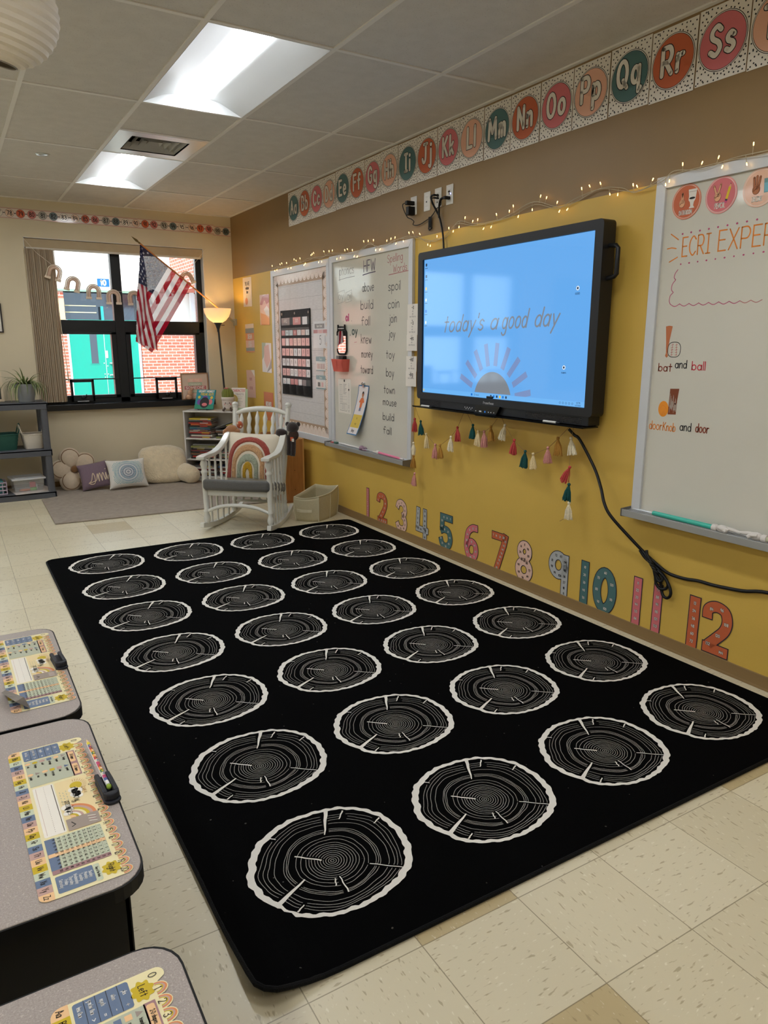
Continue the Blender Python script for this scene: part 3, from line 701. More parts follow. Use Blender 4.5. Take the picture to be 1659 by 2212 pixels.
    # days of the week
    mb.rrect2(.434, .476, .028, .084, .003, p['blue'], 2); mb.rrect2(.435, .478, .0845, .094, .002, p['sage'], 2)
    mb.text2('Days of the Week', .4565, .0875, .0042, .0006, p['ink'], 3, sx=.62, align='c')
    for k, dname in enumerate(('Sunday', 'Monday', 'Tuesday', 'Wednesday', 'Thursday', 'Friday', 'Saturday')): mb.text2(dname, .455, .0765-.0073*k, .0052, .0009, p['chalk'], 3, sx=.8, align='c')
    # rainbows with numbers
    for k in range(N):
        c = a0+(k+.5)*step
        for r, col in ((.0118, 'orange'), (.0098, 'mauve'), (.0078, 'must'), (.0062, 'cream')):
            mb.poly2([(c+r*.86*math.cos(R(t)), W_-.0035+r*1.25*math.sin(R(t))) for t in range(0, 181, 15)], p[col], 2+.2*(['orange', 'mauve', 'must', 'cream'].index(col)))
        mb.text2(str(k+1), c, W_-.006, .0105, .0011, p['ink'], 3, sx=.72, align='c', gap=.14)
    mb.text2('0', .013, W_-.007, .0105, .0011, p['ink'], 3, align='c')
    rub = pc['ink']
    loc = (xb, y0, DZ+.0006)
    o = mb.build('name_plate', None, loc, (0, 0, R(ang)))
    return tag(o, label, 'name plate', 'desk name plates')
np_ = name_plate(-5.735, -2.80, -88.9, 'cream desk name plate with a curled torn corner, on the farthest desk', 1)
# torn, lifted corner of the farthest plate
mb = MB(); torn = mat('torn_plate_back', (120, 112, 104), rough=.5, noise=.3, nscale=40)
mb.add([(.345, .0, .001), (.41, .034, .001), (.484, .04, .003), (.47, .012, .022), (.43, -.006, .026), (.38, -.012, .012), (.45, .03, .02)], [(0, 1, 4, 5), (1, 6, 4), (1, 2, 3, 6), (6, 3, 4)], torn)
tc_ = mb.build('torn_corner', np_, smooth=30); tc_['label'] = 'curled grey torn corner'
name_plate(-6.404, -2.812, -88.7, 'cream desk name plate flat on the middle desk beside the pencil', 2)
name_plate(-7.092, -2.812, -88.6, 'cream desk name plate on the nearest desk, only its Left end in view', 3)

# pencil holders and the pencil
hold = mat('dark_blue_grey_rubber', (34, 35, 42), rough=.55, spec=.3)
def holder(x, y, ang, label):
    t = empty('pencil_holder', (x, y, DZ), R(ang), label, 'pencil holder', 'pencil holders stuck on the desks')
    mb = MB(); p = arcp(0, -.042, .0155, .012, 180, 360, 8)+[(.0155, .03), (.012, .044), (-.012, .044), (-.0155, .03)]
    mb.prism(p, .0005, .006, hold, 'z'); mb.build('base', t, bevel=.002)
    for s in (-1, 1):
        mb = MB(); pr = [(.043, .006), (.04, .017), (.01, .0195), (-.034, .0195), (-.044, .006)]
        mb.prism(pr, s*.0055, s*.0145, hold, 'x'); mb.build('clip_wall', t, bevel=.003)
    mb = MB(); mb.prism(arcp(0, -.034, .0145, .014, 180, 360, 8), .005, .019, hold, 'z'); mb.build('end_stop', t, bevel=.003)
    return t
holder(-2.660, -5.975, 4, 'empty black pencil holder stuck on the farthest desk')
holder(-2.6575, -6.635, 3, 'black pencil holder gripping a patterned pencil on the middle desk')
t = empty('pencil', (-2.6570, -6.618, DZ+.0155), R(2.5), 'fruit patterned pencil with green eraser held in the middle desk holder', 'pencil')
pm = [mat('pencil_'+n, c, rough=.3, coat=.6) for n, c in (('yellow', (230, 210, 40)), ('blue', (70, 90, 150)), ('red', (200, 50, 60)), ('orange', (240, 160, 40)), ('green', (60, 110, 50)), ('cream', (225, 210, 190)), ('pink', (190, 50, 110)), ('white', (232, 230, 226)))]
mb = MB(); r = .0038; y = -.012; seq = [1, 6, 5, 4, 3, 2, 6, 5, 2, 3, 4, 3, 2, 1, 0]; st = .0108
for k, c in enumerate(seq):
    mb.cyl((0, y, 0), (0, y+st, 0), r, pm[c], n=6); mb.box(-.0041, -.0032, y, y+st, -.0008, .002, pm[7])
    if k < 14 and k > 1: mb.sphere((.0008, y+st*.5, .0026), (.0022, .003, .0014), pm[(c+2) % 6], 8, 5)
    y += st
mb.build('shaft', t)
mb = MB(); mb.lathe([(.0038, 0), (.0012, .014)], mat('sharpened_wood', (225, 195, 150), rough=.6), 8, (0, y, 0), (0, y+.014, 0)); mb.lathe([(.0012, 0), (.0002, .004)], pm[0], 8, (0, y+.014, 0), (0, y+.018, 0)); mb.build('tip', t)
mb = MB(); mb.cyl((0, -.0255, 0), (0, -.012, 0), .0039, pm[7], n=10); mb.build('ferrule', t)
mb = MB(); mb.sphere((0, -.031, 0), (.0048, .007, .0048), mat('green_eraser', (140, 165, 50), rough=.7), 12, 8); mb.build('eraser', t, smooth=60)
# polka dot box beyond the desks
dotm = mat('polka_box_dot', (30, 28, 28), rough=.6); dotw = mat('polka_box_paper', (196, 184, 178), rough=.6)
mb = MB(); mb.box(-3.12, -2.788, -5.655, -5.30, 0, .56, dotw)
q = random.Random(5)
mb.M = Matrix.Translation((-2.788, 0, 0)) @ Matrix.Rotation(math.pi/2, 4, 'Z')
for k in range(90): mb.disc2(-5.65+q.random()*.34, .01+q.random()*.54, .0035, dotm, 1, n=8)
mb.M = Matrix.Translation((0, -5.655, 0))
for k in range(90): mb.disc2(-3.11+q.random()*.31, .01+q.random()*.54, .0035, dotm, 1, n=8)
mb.M = Matrix.Translation((-3.12, 0, 0)) @ Matrix.Rotation(-math.pi/2, 4, 'Z')
for k in range(90): mb.disc2(5.31+q.random()*.33, .01+q.random()*.54, .0035, dotm, 1, n=8)
mb.M = Matrix.Translation((0, 0, .56)) @ Matrix.Rotation(-math.pi/2, 4, 'X')
for k in range(70): mb.disc2(-3.11+q.random()*.31, 5.31+q.random()*.33, .0035, dotm, 1, n=8)
mb.M = Matrix()
tag(mb.build('storage_box'), 'pale box with small black dots standing behind the farthest desk', 'box')
# ================================================================== alphabet cards along the top of the right wall
paper = mat('white_card', (226, 220, 210), rough=.55, noise=.015, nscale=10)
ink = mat('black_print', (24, 22, 22), rough=.6)
aq = dict(teal=mat('card_teal', (76, 112, 112), rough=.5), rust=mat('card_rust', (194, 98, 60), rough=.5), pink=mat('card_pink', (208, 112, 116), rough=.5), peach=mat('card_peach', (226, 172, 146), rough=.5))
CN = ['teal', 'rust', 'pink', 'peach']; CT = dict(teal='teal', rust='rust orange', pink='pink', peach='peach')
dots = []; dr = random.Random(11)
while len(dots) < 74:
    a, b = dr.uniform(-.108, .108), dr.uniform(.006, .274)
    if math.hypot(a, (b-.142)) < .112: continue
    if all(math.hypot(a-p, b-q) > .0155 for p, q in dots): dots.append((a, b))
    elif dr.random() < .02: dots.append((a, b))
edges = [1.55, 1.798, 2.034, 2.255, 2.503, 2.735, 2.965, 3.199, 3.435, 3.664, 3.902, 4.134, 4.365, 4.591, 4.827, 5.062, 5.295, 5.534, 5.764, 5.997, 6.23]
edges = [1.553+.2335*k for k in range(21)]
for k in range(20):
    L = 'ABCDEFGHIJKLMNOPQRST'[k]; c = CN[k % 4]; mb = MB('wall', .0012); w = .1138
    mb.box(-w, w, -.0012, 0, 0, .28, paper)
    for a, b in dots: mb.disc2(a, b, .0036, ink, 1, n=7)
    mb.disc2(0, .142, .109, ink, 1.5, n=40); mb.disc2(0, .142, .1065, paper, 2, n=40); mb.disc2(0, .142, .1035, ink, 2.5, n=40); mb.disc2(0, .142, .1015, aq[c], 3, n=40)
    tx = L+L.lower()
    hh = .105; bb = .142-.045
    if L in 'GJPQ': bb += .012
    mb.text2(tx, 0, bb, hh, .0265, ink, 4, sx=.78, align='c', gap=.36); mb.text2(tx, 0, bb, hh, .0195, paper, 5, sx=.78, align='c', gap=.36)
    sag = rnd.uniform(-.004, .004)
    put_r(mb, 'alphabet_card', (edges[k]+edges[k+1])/2, 2.472+sag, 'dotted white alphabet card reading %s on a %s circle' % (tx, CT[c]), 'card', 'alphabet cards under the ceiling', d=.0015+.001*(k % 2))

# ================================================================== the big multiplication numerals along the floor
nm_ = dict(pink=aq['pink'], rust=aq['rust'], teal=aq['teal'], blush=mat('cutout_blush', (222, 184, 166), rough=.5), grey=mat('cutout_grey', (176, 178, 178), rough=.5))
navy = mat('cutout_outline', (38, 40, 54), rough=.5)
def numeral(strokes, w, col, u, z, label, nums, txtcol, h=.245):
    """strokes in metres around the lower middle of the digit; thick pen with a dark outline, small printed multiples"""
    mb = MB('wall', .0008)
    for st in strokes:
        cl = isinstance(st, tuple); pts = st[0] if cl else st
        mb.stroke2(pts, w+.009, navy, 0, closed=cl, cap='butt')
        # carry the outline past the butt ends
        if not cl:
            for a, b in ((pts[0], pts[1]), (pts[-1], pts[-2])):
                d = (Vector(a[:2])-Vector(b[:2])).normalized()*.0045
                mb.stroke2([(a[0], a[1]), (a[0]+d.x, a[1]+d.y)], w+.009, navy, 0, cap='butt')
    for st in strokes:
        cl = isinstance(st, tuple); pts = st[0] if cl else st
        mb.stroke2(pts, w, nm_[col], 1, closed=cl, cap='butt')
    for t, a, b in nums:
        if txtcol == 'w': mb.text2(t, a, b-.006, .0125, .0044, navy, 2, sx=.85, align='c', gap=.3)
        mb.text2(t, a, b-.006, .0125, .0024, paper if txtcol == 'w' else ink, 3, sx=.85, align='c', gap=.3)
    return put_r(mb, 'number_cutout', u, z, label, 'number', 'numeral cutouts along the foot of the wall', d=.0015)
def S(*p, n=7): return [(q.x, q.y) for q in catmull([(a, b, 0) for a, b in p], n)]
Z0 = .056; hw = .024
bar_ = [(0, 0), (0, .24)]
numeral([bar_], .036, 'pink', 2.975, Z0, 'pink paper bar shaped as the number 1', [(str(k+1), 0, .225-.019*k) for k in range(12)], 'w')
two = [S((-.062, .168), (-.055, .205), (-.018, .222), (.03, .212), (.048, .172), (.035, .125), (-.005, .07), (-.045, .022)), [(-.07, .0225), (.07, .0225)]]
numeral(two, .046, 'rust', 3.205, Z0-.004, 'rust orange number 2 cutout with printed multiples', [('2', -.062, .18), ('4', -.035, .212), ('6', .002, .22), ('8', .036, .205), ('10', .048, .168), ('12', .036, .13), ('14', .012, .095), ('16', -.018, .06), ('18', -.045, .022), ('20', -.012, .022), ('22', .02, .022), ('24', .05, .022)], 'w')
three = [S((-.062, .175), (-.045, .21), (-.005, .222), (.035, .205), (.048, .17), (.035, .14), (.01, .122)), S((.008, .122), (.038, .105), (.05, .068), (.035, .032), (-.005, .02), (-.045, .03), (-.064, .062))]
numeral(three, .044, 'blush', 3.49, Z0-.006, 'blush pink number 3 cutout with printed multiples', [('3', -.06, .185), ('6', -.035, .21), ('9', 0, .22), ('12', .034, .202), ('15', .046, .168), ('18', .03, .138), ('21', .018, .118), ('24', .044, .095), ('27', .048, .06), ('30', .03, .03), ('33', -.01, .022), ('36', -.048, .034)], 'b')
four = [[(-.05, .236), (-.056, .1), (-.056, .08)], [(-.078, .08), (.078, .08)], [(.036, .0), (.036, .236)]]
numeral(four, .042, 'grey', 3.765, Z0-.01, 'pale grey number 4 cutout with printed multiples', [('4', -.05, .222), ('8', -.052, .19), ('12', -.054, .155), ('16', -.055, .12), ('20', -.05, .08), ('24', -.012, .08), ('28', .036, .222), ('32', .036, .187), ('36', .036, .15), ('40', .036, .115), ('44', .045, .08), ('48', .036, .03)], 'b')
five = [[(.072, .222), (-.045, .222), (-.045, .125)], S((-.06, .122), (-.02, .138), (.03, .128), (.05, .08), (.035, .035), (-.005, .018), (-.045, .035), (-.062, .07))]
numeral(five, .045, 'teal', 4.06, Z0-.004, 'teal number 5 cutout with printed multiples', [('5', .05, .222), ('10', .012, .222), ('15', -.025, .222), ('20', -.046, .195), ('25', -.046, .155), ('30', -.015, .137), ('35', .026, .128), ('40', .047, .09), ('45', .038, .045), ('50', .002, .02), ('55', -.038, .035), ('60', -.056, .068)], 'w')
six = [S((.06, .222), (.01, .218), (-.034, .185), (-.05, .125), (-.05, .075), (-.03, .03), (0, .018), (.035, .03), (.05, .07), (.035, .112), (0, .124), (-.03, .11), (-.046, .08))]
numeral(six, .042, 'pink', 4.345, Z0-.008, 'pink number 6 cutout with printed multiples', [('6', .048, .222), ('12', .015, .216), ('18', -.02, .2), ('24', -.042, .165), ('30', -.05, .125), ('36', -.05, .085), ('42', -.04, .045), ('48', -.005, .019), ('54', .033, .03), ('60', .049, .068), ('66', .036, .108), ('72', .002, .123)], 'w')
seven = [[(-.072, .22), (.062, .22)], [(.058, .242), (.04, .17), (-.022, .0)]]
numeral(seven, .044, 'rust', 4.625, Z0-.006, 'rust orange number 7 cutout with printed multiples', [('7', -.06, .22), ('14', -.03, .22), ('21', .005, .22), ('28', .038, .222), ('35', .056, .2), ('42', .044, .172), ('49', .034, .145), ('56', .025, .12), ('63', .015, .095), ('70', .005, .07), ('77', -.006, .045), ('84', -.016, .018)], 'w')
eight = [([(q[0], q[1]) for q in arcp(0, .18, .038, .041, 0, 360, 24)][:-1],), ([(q[0], q[1]) for q in arcp(0, .068, .05, .05, 0, 360, 26)][:-1],)]
numeral(eight, .046, 'blush', 4.855, Z0-.004, 'blush pink number 8 cutout with printed multiples', [('8', 0, .222), ('16', -.03, .207), ('24', -.036, .17), ('32', -.02, .13), ('40', -.046, .09), ('48', -.042, .045), ('56', -.005, .018), ('64', .036, .035), ('72', .049, .075), ('80', .025, .115), ('88', .036, .16), ('96', .03, .202)], 'b')
nine = [([(q[0], q[1]) for q in arcp(-.006, .168, .05, .056, 0, 360, 26)][:-1],), [(.046, .236), (.046, -.002)]]
numeral(nine, .046, 'grey', 5.142, Z0, 'pale grey number 9 cutout with printed multiples', [('9', .046, .015), ('18', .046, .047), ('27', .046, .08), ('36', .046, .115), ('45', .046, .15), ('54', .046, .195), ('63', .012, .222), ('72', -.026, .22), ('81', -.054, .185), ('90', -.054, .15), ('99', -.03, .118), ('108', .01, .11)], 'b')
numeral([[(0, 0), (0, .236)]], .05, 'teal', 5.335, Z0+.004, 'teal bar cutout that makes the 1 of the number 10', [(str(10*(k+1)), 0, .205-.043*k) for k in range(5)], 'w')
numeral([([(q[0], q[1]) for q in arcp(0, .12, .052, .098, 0, 360, 30)][:-1],)], .05, 'teal', 5.476, Z0-.002, 'teal oval cutout that makes the zero of the number 10', [('60', 0, .217), ('70', -.044, .18), ('80', -.052, .115), ('90', -.036, .05), ('100', .012, .024), ('110', .048, .085), ('120', .047, .165)], 'w')
numeral([[(0, 0), (0, .242)]], .046, 'pink', 5.685, Z0+.006, 'left of two pink bars that make the number 11, reading 11 to 66', [(str(11*(k+1)), 0, .215-.037*k) for k in range(6)], 'w')
numeral([[(0, 0), (0, .242)]], .046, 'pink', 5.805, Z0+.006, 'right of two pink bars that make the number 11, reading 77 to 132', [(str(11*(k+7)), 0, .215-.037*k) for k in range(6)], 'w')
numeral([[(0, 0), (0, .242)]], .052, 'rust', 6.008, Z0+.006, 'rust orange bar cutout that makes the 1 of the number 12', [(str(12*(k+1)), 0, .212-.037*k) for k in range(6)], 'w')
two2 = [S((-.048, .158), (-.046, .2), (-.01, .222), (.034, .21), (.05, .168), (.04, .122), (.006, .078), (-.032, .034)), [(-.058, .0225), (.066, .0225)]]
numeral(two2, .046, 'rust', 6.124, Z0+.012, 'rust orange digit cutout that makes the 2 of the number 12', [('84', -.03, .205), ('96', .02, .215), ('108', .047, .155), ('120', .012, .092), ('132', -.032, .04), ('144', .036, .02)], 'w')

# ================================================================== outlets, plugs and cables above the screen
plate_m = mat('white_wall_plate', (208, 204, 194), rough=.4); rub = mat('black_rubber_cable', (10, 10, 11), rough=.5, spec=.35); slot = mat('dark_socket', (30, 28, 26), rough=.6)
def plate(u, z, label, kind):
    t = empty('wall_plate', rw(u, z), WR, label, 'wall plate', 'wall plates above the screen')
    mb = MB(); mb.box(-.036, .036, -.006, 0, -.058, .058, plate_m); mb.build('cover', t, bevel=.0025)
    mb = MB('wall', .0062)
    if kind == 'decora' or kind == 'jack':
        mb.rect2(-.018, .018, .03, .046, white_p, 1); mb.rect2(-.018, .018, .028, .0285, slot, 2); mb.rect2(-.018, .018, -.046, -.03, white_p, 1); mb.rect2(-.018, .018, -.0295, -.029, slot, 2)
        if kind == 'jack': mb.disc2(-.003, -.002, .008, slot, 2, ry=.005); mb.disc2(.006, -.002, .003, alu, 3)
        else: mb.disc2(-.004, .018, .012, slot, 2, ry=.006); mb.disc2(-.002, .004, .005, slot, 2, ry=.006); mb.disc2(-.006, -.026, .005, slot, 2)
    else: mb.rrect2(-.018, .018, -.036, .036, .004, white_p, 1)
    mb.build('insert', t)
    return t
plate(3.622, 2.335, 'white wall plate holding the two black power adaptors', 'power')
plate(3.782, 2.338, 'white wall plate with one small round jack and no cable', 'jack')
plate(3.906, 2.341, 'white wall plate with two slim black plugs in it', 'decora')
p4 = plate(4.031, 2.34, 'rightmost white wall plate, with a lit blue dot and one black plug', 'decora')
mb = MB('wall', .0066); mb.disc2(.012, .004, .0035, mat('blue_led', (120, 120, 255), emit=(120, 130, 255), estr=6.0), 1); mb.build('indicator_light', p4)
t = empty('power_adaptor', rw(3.625, 2.35, .0062), WR, 'upper black power adaptor plugged in sideways', 'adaptor', 'black power adaptors')
mb = MB(); mb.box(-.014, .014, -.062, 0, -.014, .012, rub); mb.build('body', t, bevel=.004)
t = empty('power_adaptor', rw(3.625, 2.305, .0062), WR, 'lower black power adaptor hanging in the same wall plate', 'adaptor', 'black power adaptors')
mb = MB(); mb.box(-.018, .018, -.052, 0, -.032, .022, rub); mb.build('body', t, bevel=.004)
def cable(name, pts, r, label, cat='cable', nseg=5, n=8, m=None):
    P = [rw(*p) for p in pts]; o = Vector(P[-1]); mb = MB(); mb.tube([q-o for q in catmull(P, nseg)], r, m or rub, n)
    return tag(mb.build(name, None, o, smooth=60), label, cat)
cable('adaptor_cable', [(3.615, 2.35, .065), (3.59, 2.34, .072), (3.6, 2.30, .065), (3.61, 2.262, .045), (3.63, 2.25, .03), (3.66, 2.23, .026), (3.64, 2.215, .02), (3.67, 2.205, .015), (3.72, 2.207, .012), (3.78, 2.22, .012), (3.83, 2.228, .012), (3.845, 2.20, .012), (3.84, 2.18, .014), (3.825, 2.19, .016), (3.832, 2.225, .016), (3.87, 2.25, .014), (3.90, 2.275, .012), (3.955, 2.288, .02), (3.985, 2.312, .035), (4.02, 2.318, .03), (4.034, 2.318, .012)], .0028, 'thin black adaptor cable sagging between the wall plates')
mb = MB()
for k in range(5): mb.tube([Vector((-.012+.006*k, -.014-.003*(k % 2), z)) for z in (-.03, -.005, .02, .036)], .004, rub, 6)
mb.tube([(-.016, -.016, .0), (0, -.022, .002), (.016, -.016, 0), (0, -.006, 0)], .003, rub, 6, closed=True)
for k in range(3): mb.tube([(-.02, -.012, -.03), (-.006*k, -.012, -.045), (.02, -.012, -.03)], .003, rub, 6)
put_r(mb, 'cable_coil', 3.832, 2.2, 'small tied coil of black cable hanging under the wall plates', 'cable', smooth=60)
mb = MB()
mb.tube([Vector(rw(*p))-Vector(rw(4.03, 1.99)) for p in catmull([(3.912, 2.352, .008), (3.902, 2.354, .035), (3.885, 2.345, .045), (3.888, 2.31, .035), (3.915, 2.26, .022), (3.945, 2.215, .018), (3.985, 2.12, .02), (4.02, 2.02, .035), (4.032, 1.96, .05)], 6)], .0062, rub, 10)
tag(mb.build('screen_cable', None, rw(4.03, 1.99), smooth=60), 'thick black cable running from the wall plates down behind the screen', 'cable')
cable('plug_cable', [(4.04, 2.319, .006), (4.02, 2.32, .035), (3.995, 2.316, .045), (3.968, 2.29, .038), (3.955, 2.25, .03), (3.952, 2.212, .0275)], .0062, 'black cable curving from the rightmost wall plate to the thick cable')
mb = MB(); mb.cbox((0, -.022, 0), (.022, .044, .018), rub); put_r(mb, 'cable_plug', 4.034, 2.3185, 'black plug beside the blue light', 'plug', d=.0062, bevel=.004)
mb = MB(); mb.cbox((0, -.02, .0), (.012, .04, .012), rub); put_r(mb, 'cable_plug', 3.912, 2.353, 'upper slim black plug in the third wall plate', 'plug', d=.0062, bevel=.003)
mb = MB(); mb.cbox((0, -.018, .0), (.012, .036, .010), rub); put_r(mb, 'cable_plug', 3.914, 2.336, 'lower slim black plug in the third wall plate', 'plug', d=.0062, bevel=.003)
cable('plug_cable', [(3.914, 2.336, .040), (3.9, 2.334, .048), (3.895, 2.31, .045), (3.905, 2.28, .032), (3.93, 2.24, .024)], .0035, 'thin black cable from the lower slim plug to the thick cable')

# ================================================================== string lights
clear = mat('clear_wire', (190, 178, 150), rough=.35, spec=.5); bulbm = mat('warm_led_bulb', (255, 225, 160), rough=.3, emit=(255, 190, 90), estr=BULB_POWER); tipm = mat('led_tip', (255, 240, 210), rough=.3, emit=(255, 214, 140), estr=BULB_POWER*2.2)
way = [(1.19, 2.128), (1.3, 2.140), (1.55, 2.128), (1.7, 2.14), (1.855, 2.13), (2.0, 2.143), (2.137, 2.15), (2.27, 2.132), (2.4, 2.146), (2.642, 2.125), (2.75, 2.12), (2.87, 2.112), (3.0, 2.14), (3.082, 2.152), (3.18, 2.125), (3.28, 2.118), (3.38, 2.13), (3.468, 2.136), (3.6, 2.14), (3.70, 2.124), (3.8, 2.095), (3.9, 2.083), (4.02, 2.1), (4.139, 2.162), (4.3, 2.125), (4.475, 2.117), (4.636, 2.133), (4.822, 2.168), (5.0, 2.122), (5.128, 2.134), (5.28, 2.158), (5.42, 2.138), (5.505, 2.108), (5.656, 2.13), (5.72, 2.15), (5.86, 2.142), (5.985, 2.156), (6.138, 2.146), (6.4, 2.15), (6.7, 2.152)]
dd = .016
t = empty('string_lights', rw(1.19, 2.128), WR, 'warm white string lights on clear wire draped along the top of the boards', 'string lights')
mb = MB()
for ph in (0, 2.1):
    P = catmull([(u-1.19, -dd-.004*math.sin(u*9+ph)-(.016 if 1.1 < u < 3.66 or u > 5.6 else 0), z-2.128+.008*math.sin(u*31+ph)) for u, z in way], 6)
    mb.tube(P, .0016, clear, 5)
mb.build('wire', t, smooth=60)
br = random.Random(21); W3 = catmull([(u-1.19, -dd-(.016 if 1.1 < u < 3.66 or u > 5.6 else 0), z-2.128) for u, z in way], 6); L = [0]
for a, b in zip(W3, W3[1:]): L.append(L[-1]+(b-a).length)
nb = 88; k = 0
for i in range(nb):
    s = L[-1]*(i+.5+br.uniform(-.35, .35))/nb
    while L[k+1] < s: k += 1
    p = W3[k].lerp(W3[k+1], (s-L[k])/(L[k+1]-L[k]))
    up = 1 if (i*7 % 5) in (0, 1, 3) else -1
    d = Vector((br.uniform(-.6, .6), -.25 if up < 0 else -.15, up*br.uniform(.7, 1.0))).normalized()
    ln = br.uniform(.016, .034); q = p+d*ln
    mb = MB(); mb.tube([p, p+d*ln*.5, q], .0011, clear, 5)
    bl = mb.build('stem', t)
    mb = MB(); mb.lathe([(.0014, 0), (.0022, .003), (.0022, .009), (.001, .012)], bulbm, 8, q, q+d*.013); mb.sphere(q+d*.011, .0019, tipm, 8, 6); b_ = mb.build('bulb', bl)

# ================================================================== cork board with calendar
def frame_(mb, u0, u1, z0, z1, w, dep, m):
    """mitred aluminium frame"""
    for P in ([(u0, z0), (u1, z0), (u1-w, z0+w), (u0+w, z0+w)], [(u0, z1), (u0+w, z1-w), (u1-w, z1-w), (u1, z1)], [(u0, z0), (u0+w, z0+w), (u0+w, z1-w), (u0, z1)], [(u1, z0), (u1, z1), (u1-w, z1-w), (u1-w, z0+w)]): mb.prism(P, -dep, 0, m)
CU0, CZ0, CWd, CHt = 1.125, .575, 1.255, 1.545
t = empty('bulletin_board', rw(CU0, CZ0), WR, 'tall framed bulletin board with white plank paper and pink rainbow border', 'bulletin board')
mb = MB(); frame_(mb, 0, CWd, 0, CHt, .055, .022, alu); mb.build('frame', t, bevel=.002)
def plank():
    m, nt, b = node_mat('white_plank_paper'); g = NG(nt); x, y, z = g.xyz()
    n = g.noise(g.comb(g.math('MULTIPLY', x, 3.0), y, g.math('MULTIPLY', z, 26.0)), 6.0, 4.0); n2 = g.noise(g.comb(g.math('MULTIPLY', x, 22.0), y, g.math('MULTIPLY', z, 1.2)), 3.0, 3.0)
    col = g.mix(n, C4(186, 180, 178), C4(232, 228, 226)); col = g.mix(g.math('MULTIPLY', n2, .25), col, C4(150, 144, 142))
    fz = g.math('FRACT', g.math('DIVIDE', z, .115)); ln = g.math('LESS_THAN', fz, .016); col = g.mix(g.math('MULTIPLY', ln, .7), col, C4(110, 104, 102))
    nt.links.new(col, b.inputs['Base Color']); b.inputs['Roughness'].default_value = .4; b.inputs['Coat Weight'].default_value = .2
    return m
mb = MB(); mb.box(.05, CWd-.05, -.008, 0, .05, CHt-.05, plank()); mb.build('backing', t)
bo_b = mat('border_brown', (176, 146, 120), rough=.45, coat=.3); bo_p = mat('border_blush', (226, 196, 182), rough=.4, coat=.4); bo_c = mat('border_cream', (236, 222, 210), rough=.4, coat=.4); bo_d = mat('border_dusty', (200, 160, 146), rough=.4, coat=.4)
def border(a0, b0, length, ang, parent):
    mb = MB('wall', .0095); mb.M = Matrix.Translation((a0, 0, b0)) @ Matrix.Rotation(-R(ang), 4, 'Y')
    n = int(round(length/.084)); st = length/n
    mb.rect2(0, length, 0, .098, bo_b, 0)
    for k in range(n):
        c = (k+.5)*st
        for j, (r, m) in enumerate(((.0415, bo_c), (.033, bo_d), (.0295, bo_c), (.0215, bo_p), (.0175, bo_c), (.0095, bo_d), (.006, bo_c))):
            mb.poly2([(c-r, 0)]+[(c+r*math.cos(R(q)), .03+r*1.25*math.sin(R(q))) for q in range(180, -1, -15)]+[(c+r, 0)], m, 1+j*.5)
    mb.build('border_strip', parent)
iw, ih = CWd-.11, CHt-.11
border(.055, .055, iw, 0, t); border(CWd-.055, .055, ih, 90, t); border(CWd-.055, CHt-.055, iw, 180, t); border(.055, CHt-.055, ih, 270, t)
# black pocket chart
PU0, PU1, PZ0, PZ1 = 1.335, 1.985, .965, 1.74
t = empty('pocket_chart', rw(PU0, PZ0, .012), WR, 'black hanging calendar chart with clear pockets on the bulletin board', 'pocket chart')
nyl = mat('black_nylon', (16, 16, 18), rough=.6, spec=.35, bump=.25, bscale=45); clearp = mat('clear_vinyl', (250, 250, 250), rough=.06, alpha=.10, spec=.8); brass = mat('grommet', (190, 185, 170), rough=.3, metal=.9)
PW, PH = PU1-PU0, PZ1-PZ0
mb = MB(); mb.box(0, PW, -.006, 0, 0, PH, nyl); mb.tube([(0, -.004, 0), (PW, -.004, 0), (PW, -.004, PH), (0, -.004, PH)], .004, nyl, 6, closed=True); mb.build('backing', t)
for a in (.03, PW/2, PW-.03):
    mb = MB('wall', .0065); mb.ring2(a, PH-.03, .008, .005, brass, 1, n=16); mb.build('grommet', t)
RZ = [PH-.055-.085-.093*k for k in range(7)]
for k, z in enumerate(RZ):
    mb = MB()
    vs = []; n = 28
    for i in range(n+1):
        a = .015+(PW-.03)*i/n; w = .004*abs(math.sin(math.pi*i/n*7))
        vs += [(a, -.0065-.001, z), (a, -.010-w, z+.074)]
    mb.add(vs, [(2*i, 2*i+2, 2*i+3, 2*i+1) for i in range(n)], clearp); mb.build('clear_pocket', t, smooth=60)
    mb = MB(); mb.box(.008, PW-.008, -.0095, -.006, z-.006, z+.006, nyl); mb.build('seam_tape', t)
for k in range(4):
    mb = MB(); a0 = .01+(PW-.02)*k/4; a1 = a0+(PW-.02)/4; vs = []; n = 8
    for i in range(n+1):
        a = a0+(a1-a0)*i/n; bul = .018*math.sin(math.pi*i/n)
        vs += [(a, -.007, .008), (a, -.008-bul, .055), (a, -.008-bul*1.2, .098)]
    mb.add(vs, [(3*i+j, 3*i+3+j, 3*i+4+j, 3*i+1+j) for i in range(n) for j in range(2)], nyl); mb.build('black_pocket', t, smooth=60)
cc = {n: mat('calendar_'+n, c, rough=.35, coat=.5) for n, c in (('pink', (226, 168, 164)), ('white', (224, 224, 224)), ('blush', (232, 196, 186)), ('rose', (196, 116, 116)), ('grey', (112, 108, 108)), ('sky', (196, 214, 218)))}
cr2 = random.Random(4); ords = ['top', 'second', 'third', 'fourth', 'fifth', 'sixth', 'bottom']; colo = ['first', 'second', 'third', 'fourth', 'fifth', 'sixth', 'seventh']
